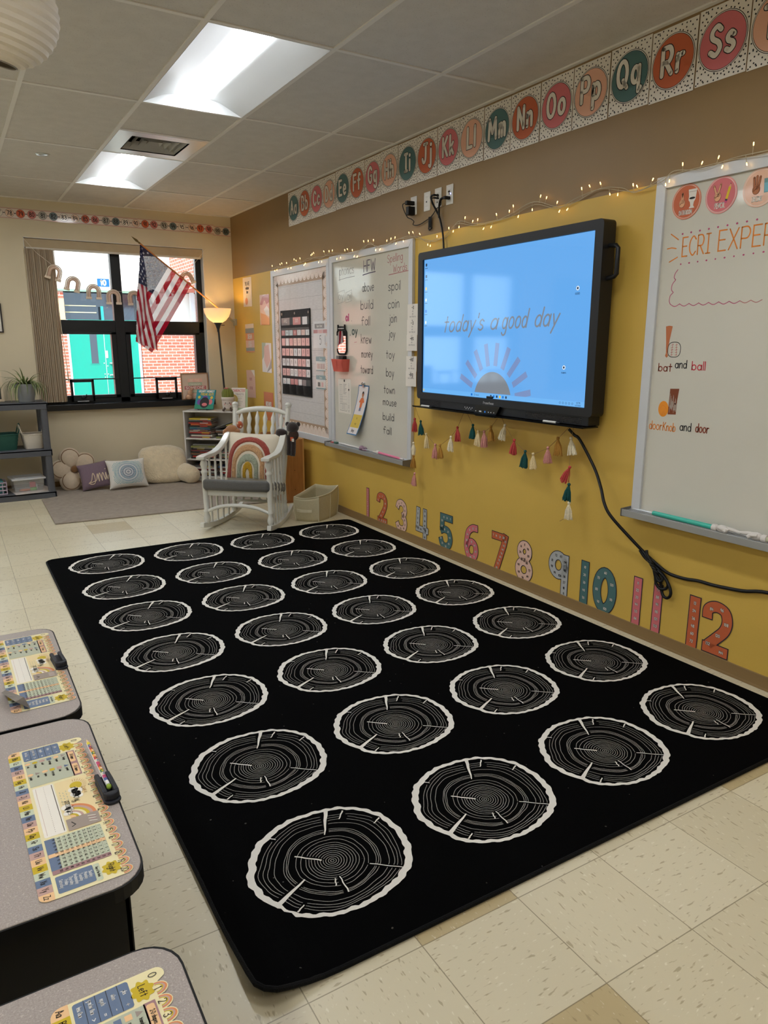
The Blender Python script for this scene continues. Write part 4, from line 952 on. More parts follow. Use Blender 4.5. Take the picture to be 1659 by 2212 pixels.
for k, z in enumerate(RZ):
    if k == 0: spec = [(.115, .19, 'grey', 'APRIL'), (.37, .17, 'rose', '2025'), (.545, .1, 'white', '')]
    else: spec = [(.055+.09*c, .076, None, '') for c in range(7)]
    for c, (a, w, col, tx) in enumerate(spec):
        if k == 6 and c == 6: continue
        if col is None:
            col = cr2.choice(['pink', 'pink', 'white', 'blush', 'sky']) if k > 1 else ['rose', 'sky', 'sky', 'rose', 'white', 'blush', 'white'][c]
            d = (k-2)*7+c-1
            tx = ['S', 'M', 'T', 'W', 'T', 'F', 'S'][c] if k == 1 else (str(d) if 0 < d < 31 else '')
            if k == 6: tx = ''; col = ['white', 'white', 'rose', 'rose', 'white', 'grey'][c]
        mb = MB('wall', .0008); hc = .07 if k != 1 else .05
        mb.box(-w/2, w/2, -.0008, 0, 0, hc, cc[col])
        if tx: mb.text2(tx, 0, hc*.38, hc*.4, .003, paper if col in ('grey', 'rose') else ink, 1, align='c', sx=.8)
        if k == 6 and c == 0: mb.stroke2([(-.015, .05), (.012, .036), (-.015, .022)], .006, cc['rose'], 1)
        what = ('card reading %s' % tx) if tx else 'small card'
        put_r(mb, 'calendar_card', PU0+a, PZ0+z+.003, '%s %s, %s in the %s clear pocket row of the black chart' % (cc and {'pink':'pink','white':'white','blush':'blush','rose':'rose','grey':'grey','sky':'pale blue'}[col], what, colo[c], ords[k]), 'card', 'cards in the calendar pocket chart', d=.0185)
# three clear charts to its right
def sleeve(u, z, w, h, label, draw):
    t = empty('chart_sleeve', rw(u, z, .0095), WR, label, 'chart', 'small charts on the bulletin board')
    mb = MB('wall', .001); mb.box(-w/2, w/2, -.001, 0, 0, h, cc['white']); draw(mb); mb.build('sheet', t)
    mb = MB('wall'); mb.box(-w/2-.006, w/2+.006, -.0045, -.0035, -.006, h+.01, clearp); mb.build('clear_cover', t)
tealp = mat('chart_teal', (110, 150, 154), rough=.4)
def d1(m):
    m.rect2(-.11, .08, .165, .205, cc['grey'], 1); m.text2('Days of School', -.015, .178, .018, .003, paper, 2, align='c', sx=.7)
    for a in (-.092, 0, .092): m.rect2(a-.042, a+.042, .125, .155, cc['rose' if a else 'pink'], 1)
    m.text2('5', .0, .03, .075, .006, ink, 1, align='c', sx=.8); m.text2('|', .092, .03, .075, .006, ink, 1, align='c')
sleeve(2.175, 1.400, .27, .225, 'clear chart reading 5 1 right of the black pocket chart', d1)
def d2(m):
    m.rect2(-.092, .092, .082, .122, tealp, 1); m.text2('Tens', 0, .09, .022, .003, paper, 2, align='c'); m.rect2(-.08, .08, .012, .07, paper, 1)
    for k in range(6): m.rect2(-.07+.026*k, -.056+.026*k, .018, .062, cc['rose'] if k % 2 else cc['pink'], 2); m.rect2(-.07+.026*k, -.067+.026*k, .018, .062, ink, 3)
    m.rect2(-.092, .092, 0, .007, tealp, 1)
sleeve(2.17, 1.205, .184, .122, 'small teal chart with pink strips under the 5 1 chart', d2)
def d3(m):
    m.rect2(-.092, .092, .082, .118, tealp, 1); m.text2('Ones', 0, .09, .02, .003, paper, 2, align='c'); m.rect2(-.08, .08, .012, .07, paper, 1)
    m.rect2(-.06, -.01, .022, .058, ink, 2); m.rect2(.012, .052, .02, .06, cc['pink'], 2); m.rect2(-.092, .092, 0, .01, tealp, 1)
sleeve(2.167, 1.048, .182, .118, 'lowest small teal chart with one black and one pink card', d3)

# ================================================================== posters between the corner and the bulletin board
pp = {n: mat('poster_'+n, c, rough=.35, coat=.6) for n, c in (('cream', (232, 214, 190)), ('orange', (222, 142, 96)), ('pink', (228, 184, 170)), ('rust', (208, 116, 78)), ('rose', (190, 110, 112)), ('slate', (140, 146, 144)), ('sage', (176, 186, 160)), ('white', (232, 226, 220)))}
def poster(u, z, label, draw, base, tilt=0, w=.25, h=.295):
    mb = MB('wall', .001); mb.box(-w/2, w/2, -.001, 0, 0, h, pp[base]); draw(mb)
    # curled lower edge
    o = put_r(mb, 'poster', u, z, label, 'poster', 'small posters by the corner', d=.0015); o.rotation_euler = (0, R(tilt), WR); return o
def q1(m):
    m.text2('YOU ARE', 0, .215, .036, .0045, ink, 1, align='c', sx=.7); m.text2('welcome', 0, .175, .03, .006, ink, 1, align='c', sx=.7); m.text2('here', 0, .135, .03, .006, ink, 1, align='c', sx=.7)
    m.disc2(-.03, .055, .04, pp['orange'], 1, ry=.036); m.stroke2([(-.03, .09), (-.026, .115)], .006, pp['sage'], 2)
poster(.43, 1.82, 'cream poster reading YOU ARE welcome here with an orange pumpkin', q1, 'cream', 1)
def q2(m):
    m.poly2([(-.125, .2), (-.05, .28), (.06, .295), (.125, .295), (.125, .21), (.02, .19)], pp['rose'], 1); m.poly2([(-.1, .17), (0, .24), (.06, .2), (.125, .22), (.125, .12), (0, .12)], pp['pink'], 2)
    m.poly2([(-.02, .15), (.06, .19), (.125, .15), (.125, .08), (.04, .1)], pp['white'], 3); m.poly2([(-.11, .12), (.02, .1), (.12, .06), (.12, 0), (-.1, 0)], pp['orange'], 2)
poster(.895, 1.622, 'glossy abstract poster in rose, pink and orange, uppermost of the right column', q2, 'pink', 1)
def q3(m):
    m.rect2(-.125, .125, .2, .25, pp['slate'], 1); m.rect2(-.125, .125, .125, .2, pp['orange'], 1); m.rect2(-.125, .125, .05, .125, pp['pink'], 1); m.rect2(-.125, .125, .015, .05, pp['slate'], 1); m.rect2(-.125, .125, 0, .015, pp['orange'], 1)
    m.text2('DREAM', 0, .142, .045, .009, pp['white'], 2, align='c', sx=.68); m.text2('BIG', 0, .062, .05, .009, pp['white'], 2, align='c', sx=.8)
poster(.455, 1.348, 'striped grey and orange poster reading DREAM BIG', q3, 'cream', -1)
def q4(m):
    m.poly2([(-.125, .295), (-.02, .295), (-.08, .15), (-.125, .12)], pp['sage'], 1); m.poly2([(-.06, .26), (.06, .28), (.1, .12), (.0, .04), (-.07, .12)], pp['pink'], 2); m.poly2([(.0, 0), (.125, .05), (.125, .15), (.06, .06)], pp['slate'], 3)
poster(.905, 1.152, 'glossy pale green and pink poster below the rose and orange one', q4, 'white', 1.5)
def q5(m):
    m.text2("YOU'VE", 0, .185, .026, .005, pp['rose'], 1, align='c', sx=.7); m.text2('GOT THIS', 0, .09, .026, .005, pp['rose'], 1, align='c', sx=.6)
    m.poly2([(.02, .295), (.125, .22), (.125, .295)], pp['white'], 1)
poster(.435, .868, 'pink poster with small rose words, lowest of the left column', q5, 'pink', -1.5)
def q6(m): m.text2('MISTAKES', 0, .15, .04, .009, pp['white'], 1, align='c', sx=.62); m.text2('HELP ME', 0, .095, .036, .008, pp['white'], 1, align='c', sx=.62)
poster(.915, .662, 'rust orange poster partly hidden behind the rocking chair back', q6, 'rust', 0, h=.29)
# ================================================================== white boards
def tfit(mb, s, a0, a1, b, h, pw, m, lay=1, **k):
    w = sum(glyph(c)[1]+.2 if c != ' ' else .45 for c in s)-.2
    mb.text2(s, a0, b, h, pw, m, lay, sx=(a1-a0)/(w*h), **k)
wbm = mat('white_board_enamel', (205, 202, 190), rough=.07, spec=.6, noise=.015, nscale=5)
mk = {n: mat('marker_'+n, c, rough=.35) for n, c in (('black', (38, 36, 40)), ('grey', (140, 136, 134)), ('purple', (58, 42, 74)), ('rose', (172, 104, 104)), ('magenta', (196, 76, 124)), ('green', (14, 60, 52)), ('orange', (222, 130, 44)), ('pinkp', (180, 70, 110)), ('maroon', (132, 58, 36)), ('red', (198, 40, 60)), ('brown', (186, 108, 66)), ('dkbrown', (124, 62, 34)), ('amber', (232, 144, 40)))}
tray_l = mat('tray_aluminium', (178, 180, 180), rough=.4, metal=.6); tray_u = mat('tray_underside', (120, 116, 108), rough=.5, metal=.4)
def board(u0, z0, w, h, label, draw):
    t = empty('whiteboard', rw(u0, z0), WR, label, 'whiteboard', 'whiteboards on the yellow wall')
    mb = MB(); frame_(mb, 0, w, 0, h, .05, .024, alu); mb.build('frame', t, bevel=.002)
    mb = MB('wall', .0121); mb.box(.045, w-.045, -.012, 0, .045, h-.045, wbm); draw(mb); mb.build('writing_surface', t)
    # marker tray: sloped channel with end caps
    mb = MB(); pr = [(-.022, .052), (-.026, .046), (-.075, .040), (-.085, .050), (-.090, .050), (-.090, .018), (-.022, .004)]
    mb.prism(pr, .0, w, tray_l, 'x'); 
    for yy in (-.04, -.055, -.068): mb.box(.002, w-.002, yy-.001, yy+.001, .0455, .0475, alu_d)
    mb.build('marker_tray', t, bevel=.0015)
    for a in (-.003, w): 
        mb = MB(); mb.prism([(-.02, .058), (-.094, .054), (-.094, .016), (-.02, .0)], a, a+.003, tray_u, 'x'); mb.build('tray_end_cap', t)
    return t
BU, BZ = 2.388, .565
def draw1(m):
    m.M = Matrix.Translation((-BU, 0, -BZ)); k = mk
    tfit(m, 'phonics', 2.55, 2.79, 1.972, .066, .0042, k['grey']); m.stroke2([(2.536, 1.936), (2.67, 1.945), (2.805, 1.947)], .004, k['grey'])
    tfit(m, 'HFW', 2.95, 3.122, 1.967, .08, .0072, k['purple']); m.stroke2([(2.934, 1.945), (3.03, 1.953), (3.124, 1.956)], .007, k['purple'])
    tfit(m, 'Spelling', 3.297, 3.5, 2.0, .052, .0046, k['rose'], ang=1.5); tfit(m, 'Words', 3.376, 3.556, 1.928, .05, .005, k['rose'], ang=1); m.stroke2([(3.315, 1.917), (3.44, 1.922), (3.588, 1.927)], .0055, k['rose'])
    for P in ([(2.511, 1.753), (2.628, 1.765), (2.631, 1.855), (2.514, 1.84)], [(2.652, 1.755), (2.751, 1.767), (2.753, 1.849), (2.654, 1.832)]): m.stroke2(P, .0028, k['grey'], closed=True)
    tfit(m, 'oy', 2.53, 2.615, 1.785, .06, .004, k['grey']); tfit(m, 'oi', 2.675, 2.73, 1.775, .065, .004, k['grey'])
    tfit(m, 'oi', 2.65, 2.697, 1.617, .052, .0155, k['magenta']); m.disc2(2.607, 1.61, .0045, k['grey']); m.disc2(2.748, 1.612, .0045, k['grey'])
    tfit(m, 'oy', 2.755, 2.84, 1.508, .058, .0115, k['green']); m.disc2(2.72, 1.503, .0055, k['black']); m.stroke2([(2.79, 1.447), (2.83, 1.449)], .003, k['pinkp'])
    for w, a, b, z, h in (('above', 2.925, 3.1, 1.824, .062), ('build', 2.9, 3.088, 1.694, .066), ('fall', 2.91, 3.04, 1.574, .066), ('knew', 2.9, 3.06, 1.438, .068), ('money', 2.905, 3.078, 1.333, .056), ('toward', 2.89, 3.08, 1.21, .06),
                      ('spoil', 3.31, 3.472, 1.806, .062), ('coin', 3.306, 3.456, 1.686, .062), ('join', 3.325, 3.423, 1.586, .06), ('joy', 3.32, 3.404, 1.48, .054), ('toy', 3.28, 3.398, 1.33, .058), ('boy', 3.28, 3.39, 1.198, .06), ('town', 3.247, 3.4, 1.075, .056), ('mouse', 3.234, 3.424, .986, .052), ('build', 3.233, 3.392, .874, .054), ('fall', 3.24, 3.355, .77, .052)):
        tfit(m, w, a, b, z, h, .0057, k['black'], jit=.08)
    m.M = Matrix()
board(BU, BZ, 1.254, 1.563, 'left whiteboard with spelling word lists, between the bulletin board and the screen', draw1)
CU, CZ = 5.622, .602
def draw2(m):
    m.M = Matrix.Translation((-CU, 0, -CZ)); k = mk
    tfit(m, 'ECRI', 5.778, 5.914, 1.803, .078, .0056, k['orange'], ang=1); tfit(m, 'EXPER', 5.952, 6.19, 1.808, .08, .0056, k['orange'], ang=.5)
    for P in ([(5.713, 1.903), (5.753, 1.876)], [(5.699, 1.843), (5.722, 1.845), (5.745, 1.84)], [(5.715, 1.786), (5.756, 1.803)]): m.stroke2(P, .0048, k['orange'])
    for i in range(9): m.disc2(5.772+.0425*i, 1.897+.0016*i, .0045, k['pinkp'], ry=.004)
    for i in range(10): m.disc2(5.776+.042*i, 1.772+.0014*i, .0036+.001*(i % 2), k['pinkp'], ry=.0034)
    P = [(5.764, 1.75), (5.752, 1.735), (5.748, 1.718), (5.757, 1.708)]; m.stroke2(S(*P), .0034, k['pinkp'])
    m.stroke2(S((5.757, 1.708), (5.742, 1.69), (5.739, 1.668), (5.75, 1.655)), .0034, k['pinkp']); m.stroke2(S((5.75, 1.655), (5.735, 1.64), (5.733, 1.618), (5.739, 1.605)), .0034, k['pinkp'])
    a = 5.739
    for i in range(9): m.stroke2(S((a, 1.605-.001*i*.2), (a+.024, 1.594), (a+.048, 1.603)), .003, k['pinkp'] if i < 7 else k['rose']); a += .048
    m.poly2([(5.727, 1.509), (5.745, 1.512), (5.763, 1.509), (5.753, 1.45), (5.746, 1.39), (5.752, 1.379), (5.744, 1.371), (5.735, 1.379), (5.739, 1.392), (5.735, 1.44)], k['brown'])
    m.stroke2([(5.781+.0335*math.copysign(abs(math.cos(t))**.75, math.cos(t)), 1.407+.033*math.copysign(abs(math.sin(t))**.75, math.sin(t))) for t in [2*math.pi*i/32 for i in range(32)]], .003, k['black'], closed=True)
    for sx in (-1, 1):
        m.stroke2([(5.781+sx*.009, 1.434), (5.781+sx*.0115, 1.407), (5.781+sx*.013, 1.38)], .0014, k['red'])
        for j in range(5): m.stroke2([(5.775+sx*.011, 1.383+.011*j), (5.787+sx*.011, 1.385+.011*j)], .0013, k['red'])
    tfit(m, 'bat', 5.706, 5.777, 1.311, .034, .005, k['maroon']); tfit(m, 'and', 5.795, 5.853, 1.327, .034, .0045, k['black']); tfit(m, 'ball', 5.881, 5.946, 1.321, .036, .0045, k['red'])
    m.poly2([(5.779, 1.234), (5.827, 1.236), (5.821, 1.18), (5.82, 1.12), (5.777, 1.118)], k['dkbrown'])
    q = random.Random(2)
    for j in range(16): a = 5.782+.0024*j; b = 1.125+q.random()*.03; m.stroke2([(a, b), (a+.001, b+.03+q.random()*.03)], .0011, wbm, 2)
    m.disc2(5.812, 1.168, .0035, k['black'], 3)
    m.disc2(5.751, 1.141, .0275, k['amber'], 1, ry=.036); m.stroke2(S((5.735, 1.14), (5.745, 1.158), (5.76, 1.15), (5.766, 1.14)), .002, k['orange'], 2); m.stroke2(S((5.745, 1.11), (5.752, 1.13), (5.76, 1.115)), .002, k['orange'], 2)
    tfit(m, 'door', 5.682, 5.752, 1.043, .038, .0042, k['orange']); tfit(m, 'Knob', 5.758, 5.824, 1.043, .037, .0042, k['orange']); tfit(m, 'and', 5.849, 5.905, 1.052, .036, .0044, k['black']); tfit(m, 'door', 5.93, 5.994, 1.053, .037, .0052, k['maroon'])
    m.M = Matrix()
board(CU, CZ, 1.62, 1.545, 'right whiteboard with ECRI heading and bat and ball drawings, cut by the right edge', draw2)

# three round magnets
skin = mat('print_skin', (226, 168, 128), rough=.5); skin2 = mat('print_skin_deep', (176, 110, 72), rough=.5); skin_l = mat('print_outline', (96, 58, 44), rough=.5)
def hand2(m, a, b, s, fingers, sk, cross=False):
    """a printed hand: palm with raised fingers"""
    def fin(x0, y0, x1, y1, w): m.stroke2([(a+x0*s, b+y0*s), (a+x1*s, b+y1*s)], w*s+.0022, skin_l, 3); m.stroke2([(a+x0*s, b+y0*s), (a+x1*s, b+y1*s)], w*s, sk, 4)
    for f in fingers: fin(*f)
    m.disc2(a, b-.15*s, .42*s+.0011, skin_l, 3.2, ry=.48*s+.0011); m.disc2(a, b-.15*s, .42*s, sk, 5, ry=.48*s)
    for k_ in range(2): m.stroke2([(a+(.0+.16*k_)*s, b+.18*s), (a+(.02+.16*k_)*s, b-.05*s)], .17*s+.0016, skin_l, 6); m.stroke2([(a+(.0+.16*k_)*s, b+.18*s), (a+(.02+.16*k_)*s, b-.05*s)], .17*s, sk, 6.5)
    m.stroke2(S((a-.3*s, b-.2*s), (a-.1*s, b+.02*s), (a+.12*s, b+.0*s)), .2*s+.002, skin_l, 7); m.stroke2(S((a-.3*s, b-.2*s), (a-.1*s, b+.02*s), (a+.12*s, b+.0*s)), .2*s, sk, 7.5)
def magnet(u, col, label, draw, rim):
    mb = MB('wall', .002); mb.prism([(.0715*math.cos(R(t)), .0715*math.sin(R(t))) for t in range(0, 360, 8)], -.002, 0, rim)
    mb.disc2(0, 0, .0665, paper, 1, n=44); mb.disc2(0, 0, .065, aq[col] if col in aq else col, 1.5, n=44); draw(mb)
    put_r(mb, 'round_magnet', u, 2.027, label, 'magnet', 'round routine magnets', d=.0125)
rimm = {c: mat('magnet_rim_'+c, v, rough=.4, coat=.5) for c, v in (('rust', (214, 130, 100)), ('pink', (226, 150, 146)), ('peach', (232, 190, 168)))}
pch = mat('magnet_peach', (228, 182, 156), rough=.35, coat=.6)
def m1(m):
    hand2(m, -.02, .0, .034, [(-.08, .2, -.02, 1.0, .22), (.12, .2, .0, .95, .22)], skin)
    m.poly2([(.008, .046), (.05, .046), (.047, .02), (.045, .004), (.038, -.006), (.036, -.02), (.043, -.03), (.015, -.03), (.022, -.02), (.019, -.006), (.011, .004), (.012, .02)], paper, 3); m.disc2(.029, .01, .0145, ink, 4, ry=.0045); m.stroke2([(.012, .036), (.048, .036)], .0012, skin_l, 4)
    m.text2('BATHROOM', 0, -.052, .017, .003, paper, 3, align='c', sx=.58)
magnet(5.778, 'rust', 'rust round magnet reading BATHROOM, leftmost on the right whiteboard', m1, rimm['rust'])
def m2(m):
    hand2(m, -.014, .0, .036, [(-.2, .2, -.55, 1.05, .2), (.05, .2, .3, 1.15, .2)], skin)
    m.M = m.M @ Matrix.Translation((.034, 0, .006)) @ Matrix.Rotation(R(14), 4, 'Y')
    yl = mat('print_yellow', (220, 190, 40), rough=.5); m.rect2(-.0055, .0055, -.026, .02, yl, 3); m.rect2(-.0055, .0055, -.033, -.026, mk['purple'], 3); m.rect2(-.0055, .0055, -.041, -.033, mk['magenta'], 3); m.poly2([(-.0055, .02), (.0055, .02), (0, .036)], skin, 3); m.poly2([(-.002, .03), (.002, .03), (0, .036)], ink, 4); m.M = Matrix()
    m.text2('PENCIL', 0, -.05, .019, .0032, paper, 3, align='c', sx=.6)
magnet(5.942, 'pink', 'pink round magnet reading PENCIL, second on the right whiteboard', m2, rimm['pink'])
def m3(m):
    hand2(m, -.014, .0, .036, [(-.25, .2, -.35, 1.1, .2), (.0, .2, .0, 1.2, .2), (.25, .2, .38, 1.1, .2)], skin2)
    gl_ = mat('print_water', (120, 178, 196), rough=.5); m.poly2([(.016, .03), (.052, .03), (.048, -.022), (.02, -.022)], tealp, 3); m.poly2([(.018, .014), (.05, .014), (.046, -.019), (.022, -.019)], gl_, 4)
    m.text2('DRINK', -.006, -.05, .018, .003, paper, 3, align='c', sx=.66)
magnet(6.11, pch, 'peach round magnet reading DRINK, at the right edge of the frame', m3, rimm['peach'])

# ------------------------------------------------------------------ things on the left board
t = empty('mirror', rw(2.592, 1.352, .0125), WR, 'black jar shaped mirror on the left whiteboard above the red marker box', 'mirror')
jar = arcp(-.045, .045, .035, .045, 180, 270, 6)+arcp(.045, .045, .035, .045, 270, 360, 6)+[(.08, .15)]+arcp(.05, .17, .03, .022, 0, 80, 4)+[(.05, .222), (-.05, .222)]+arcp(-.05, .17, .03, .022, 100, 180, 4)+[(-.08, .15)]
mb = MB(); mb.prism([(a, b) for a, b in jar], -.006, 0, blk); mb.tube([(a, -.008, b) for a, b in jar if b < .2], .0065, blk, 8); mb.build('frame', t, smooth=40)
mb = MB(); mb.prism([(a*.86, .01+b*.9) for a, b in jar], -.0085, -.0062, mat('mirror_silver', (225, 225, 225), rough=.015, metal=1.0)); mb.build('mirror_glass', t)
mb = MB(); mb.cyl((-.06, -.011, .205), (.06, -.011, .205), .004, alu, n=10)
for s in (-1, 1): mb.cyl((s*.058, -.011, .19), (s*.058, -.011, .235), .007, blk, n=10)
mb.build('jar_neck_wire', t)
t = empty('marker_box', rw(2.61, 1.214, .0125), WR, 'red magnetic marker box on the left whiteboard', 'marker box')
redp = mat('coral_red_plastic', (206, 92, 78), rough=.4, spec=.4)
mb = MB()
w0, w1, d0, d1 = .082, .1, .055, .068
v = [(-w0, 0, 0), (w0, 0, 0), (w0, -d0, 0), (-w0, -d0, 0), (-w1, 0, .1), (w1, 0, .1), (w1, -d1, .1), (-w1, -d1, .1)]; q = .92
vi = [(a*q, b*q-.002, max(c, .004)) for a, b, c in v]
mb.add(v+vi, [(0,1,2,3), (0,4,5,1), (1,5,6,2), (2,6,7,3), (3,7,4,0), (8,11,10,9), (8,9,13,12), (9,10,14,13), (10,11,15,14), (11,8,12,15), (4,12,13,5), (5,13,14,6), (6,14,15,7), (7,15,12,4)], redp)
mb.build('box', t, bevel=.002)
for s in (-1, 1):
    mb = MB(); mb.add([(s*.045-.036, -d0-.001, .008), (s*.045+.036, -d0-.001, .008), (s*.045+.042, -d1-.003, .088), (s*.045-.042, -d1-.003, .088)], [(0,1,2,3)], redp); mb.build('front_panel', t)
mb = MB(); mb.box(-.035, .035, -.018, .018, 0, .075, blk); put_r(mb, 'board_eraser', 2.655, 1.265, 'black board eraser standing in the red marker box', 'eraser', d=.046, bevel=.005)
for k, (a, c) in enumerate(((2.53, (150, 150, 150)), (2.553, (120, 116, 116)), (2.577, (164, 160, 160)))):
    mb = MB(); mb.lathe([(.008, 0), (.008, .095), (.009, .095), (.009, .112), (.006, .122), (.0, .124)], mat('marker_cap_%d' % k, c, rough=.4), 12)
    o = put_r(mb, 'marker', a, 1.219, '%s grey marker in the red marker box, %s from its left end' % (('light', 'dark', 'pale')[k], ('first', 'second', 'third')[k]), 'marker', 'markers in the red box', d=.045, smooth=40); o.rotation_euler = (R(-6), R((-4, 2, 6)[k]), WR)
mb = MB('wall', .0008); mb.box(-.11, .11, -.0008, 0, 0, .284, paper)
mb.disc2(0, .267, .011, ink, 1); mb.stroke2([(-.09, .235), (-.04, .235), (-.04, .15), (-.09, .15)], .0015, ink, 1, closed=True)
for k in range(8): mb.stroke2([(-.078, .23-.01*k), (-.052, .23-.01*k)], .002, mk['grey'], 1); mb.stroke2([(-.02, .238-.011*k), (.035-.012*(k % 3), .238-.011*k)], .0035, mk['grey'], 1)
mb.stroke2([(-.085, .14), (.045, .14), (.045, .088), (-.085, .088)], .0012, mk['grey'], 1, closed=True); mb.stroke2([(-.085, .115), (.045, .115)], .001, mk['grey'], 1)
for k in range(4): mb.stroke2([(-.08, .133-.012*k), (-.03, .133-.012*k)], .0022, mk['grey'], 1); mb.stroke2([(-.055, .068-.011*k), (.015, .068-.011*k)], .0025, mk['grey'], 1)
mb.stroke2([(-.08, .078), (.042, .078), (.042, .022), (-.08, .022)], .002, ink, 1, closed=True)
for k in range(18): mb.stroke2([(.072, .245-.0125*k), (.08, .245-.0125*k)], .004, mk['grey'], 1)
mb.rect2(.066, .086, .19, .203, ink, 2); mb.stroke2([(.075, .015), (.075, .028)], .005, ink, 1); mb.text2('2', .068, .05, .018, .002, ink, 1)
put_r(mb, 'paper_chart', 2.614, .872, 'white printed instruction sheet on the left whiteboard below the marker box', 'paper', d=.0125)
t = empty('picture_strip', rw(2.948, 1.118, .016), WR, 'long blue edged picture strip of a boy in orange under a magnet clip', 'card')
blue_b = mat('strip_blue', (50, 112, 160), rough=.4); stw = mat('strip_white', (222, 216, 216), rough=.4); sty = mat('strip_yellow', (214, 184, 70), rough=.45); hairm = mat('print_hair', (30, 24, 22), rough=.6); jean = mat('print_jeans', (70, 90, 140), rough=.5); shirt = mat('print_orange_shirt', (222, 116, 62), rough=.5)
mb = MB('wall'); 
def bend(a, b, d):       # the strip swings to the left and curls off the board towards its lower end
    q = max(0, -b)/.4; return (a-.128*q**1.25, -d-.05*q*q, b)
mb.fn = bend
def quad(a0, a1, b0, b1, m, lay):
    n = 10
    for k in range(n): mb.rect2(a0, a1, b0+(b1-b0)*k/n, b0+(b1-b0)*(k+1)/n, m, lay)
quad(-.083, .083, -.4, 0, blue_b, 0); quad(-.074, .074, -.391, -.009, stw, 1.5); quad(-.07, .07, -.34, -.235, sty, 3)
mb.disc2(.005, -.07, .016, hairm, 3, ry=.022); mb.disc2(.005, -.08, .0125, skin2, 4, ry=.016); mb.rect2(0, .01, -.1, -.092, skin2, 3.5)
mb.poly2([(-.012, -.1), (.022, -.1), (.044, -.13), (.034, -.14), (.024, -.136), (.018, -.178), (-.012, -.178), (-.016, -.136), (-.028, -.14), (-.036, -.13)], shirt, 4)
mb.rect2(-.01, .002, -.205, -.176, jean, 3.5); mb.rect2(.006, .016, -.205, -.176, jean, 3.5)
mb.text2('b', 0, -.272, .018, .002, ink, 5, align='c'); mb.text2('-oy', 0, -.315, .018, .002, ink, 5, align='c'); mb.text2('boy', 0, -.374, .022, .003, ink, 5, align='c')
mb.build('strip', t)
mb = MB(); mb.lathe([(.0, .0), (.013, .0), (.013, .004), (.006, .007), (.005, .014), (.012, .018), (.009, .026), (0, .028)], mat('chrome_clip', (210, 210, 210), rough=.12, metal=1), 16, (0, .004, .012), (0, -.024, .012)); mb.box(-.006, .012, -.01, -.003, -.016, .012, MATS['chrome_clip']); mb.build('magnet_clip', t, smooth=50)
for k, (w, u, z, h, sub) in enumerate((('-s', 3.658, 1.597, .103, 3), ("-'s", 3.655, 1.494, .103, 3), ('-es', 3.652, 1.387, .107, 2), ('-ed', 3.651, 1.247, .103, 3), ('-ing', 3.649, 1.143, .104, 1))):
    mb = MB('wall', .0008); mb.box(-.066, .066, -.0008, 0, 0, h, paper); mb.text2(w, .0, h*.68, .03, .0042, ink, 1, align='c', sx=.9, slant=.1)
    for j in range(sub): mb.text2('win' if j < sub-1 else 'more than one', 0, h*.5-.018*j, .012, .0013, mk['grey'], 1, align='c', sx=.8)
    mb.rect2(-.012, .012, h-.012, h, clearp, 2)
    put_r(mb, 'suffix_card', u, z, 'white suffix card reading %s taped on the right edge of the left whiteboard' % w, 'card', 'suffix cards beside the screen', d=.027+.0012*k)
# on the left tray
ty = .046+.565
t = empty('pointer', rw(2.60, ty+.011, .055), WR, 'thin pale pointer with a purple hand, lying on the left whiteboard tray', 'pointer', 'pointers on the trays')
purp = mat('purple_rubber', (140, 112, 128), rough=.5); clearst = mat('pale_plastic_rod', (214, 206, 204), rough=.25, spec=.6)
mb = MB(); mb.tube([(0, 0, .002), (.34, 0, .002)], [.005, .004], clearst, 8); mb.build('rod', t)
mb = MB(); mb.sphere((.375, 0, .006), (.035, .018, .019), purp, 14, 8); mb.tube([(.40, -.004, .0), (.43, -.008, -.004), (.455, -.004, -.003)], [.009, .008, .004], purp, 8); mb.tube([(.395, .002, .012), (.43, .004, .012), (.45, .004, .01)], [.008, .007, .004], purp, 8); mb.tube([(.365, -.01, .0), (.375, -.022, -.006)], [.008, .005], purp, 8); mb.build('hand', t, smooth=60)
t = empty('pointer', rw(3.20, ty+.012, .06), WR, 'pink pointer with a white hand, lying on the left whiteboard tray', 'pointer', 'pointers on the trays')
pinkst = mat('pink_plastic_rod', (222, 116, 150), rough=.3, spec=.5); whr = mat('white_rubber', (214, 208, 202), rough=.5)
mb = MB(); mb.tube([(.05, 0, .003), (.36, 0, -.002)], .009, pinkst, 12); mb.tube([(.36, 0, -.002), (.40, 0, -.003)], [.008, .006], clearst, 10); mb.build('rod', t, smooth=50)
mb = MB(); mb.lathe([(.013, 0), (.015, .02), (.012, .04), (.004, .05)], whr, 12, (.055, 0, .003), (.012, 0, .003)); mb.tube([(.03, 0, .0), (.0, -.004, .002), (-.03, -.004, .0)], [.008, .007, .005], whr, 8); mb.build('hand', t, smooth=60)
mb = MB(); mb.cbox((0, 0, .005), (.05, .03, .012), mat('red_scrap', (190, 70, 60), rough=.6), None); mb.cbox((.055, .002, .008), (.045, .03, .018), mat('green_scrap', (60, 110, 96), rough=.6)); o = mb.build('small_pouch', None, rw(2.47, ty, .055), (0, 0, WR), bevel=.006); tag(o, 'small red and green clear pouch at the left end of the left tray', 'pouch')
mb = MB(); mb.sphere((.03, 0, .016), (.07, .026, .018), clearp, 16, 8); c_ = mb.build('clear_film', o, smooth=60)
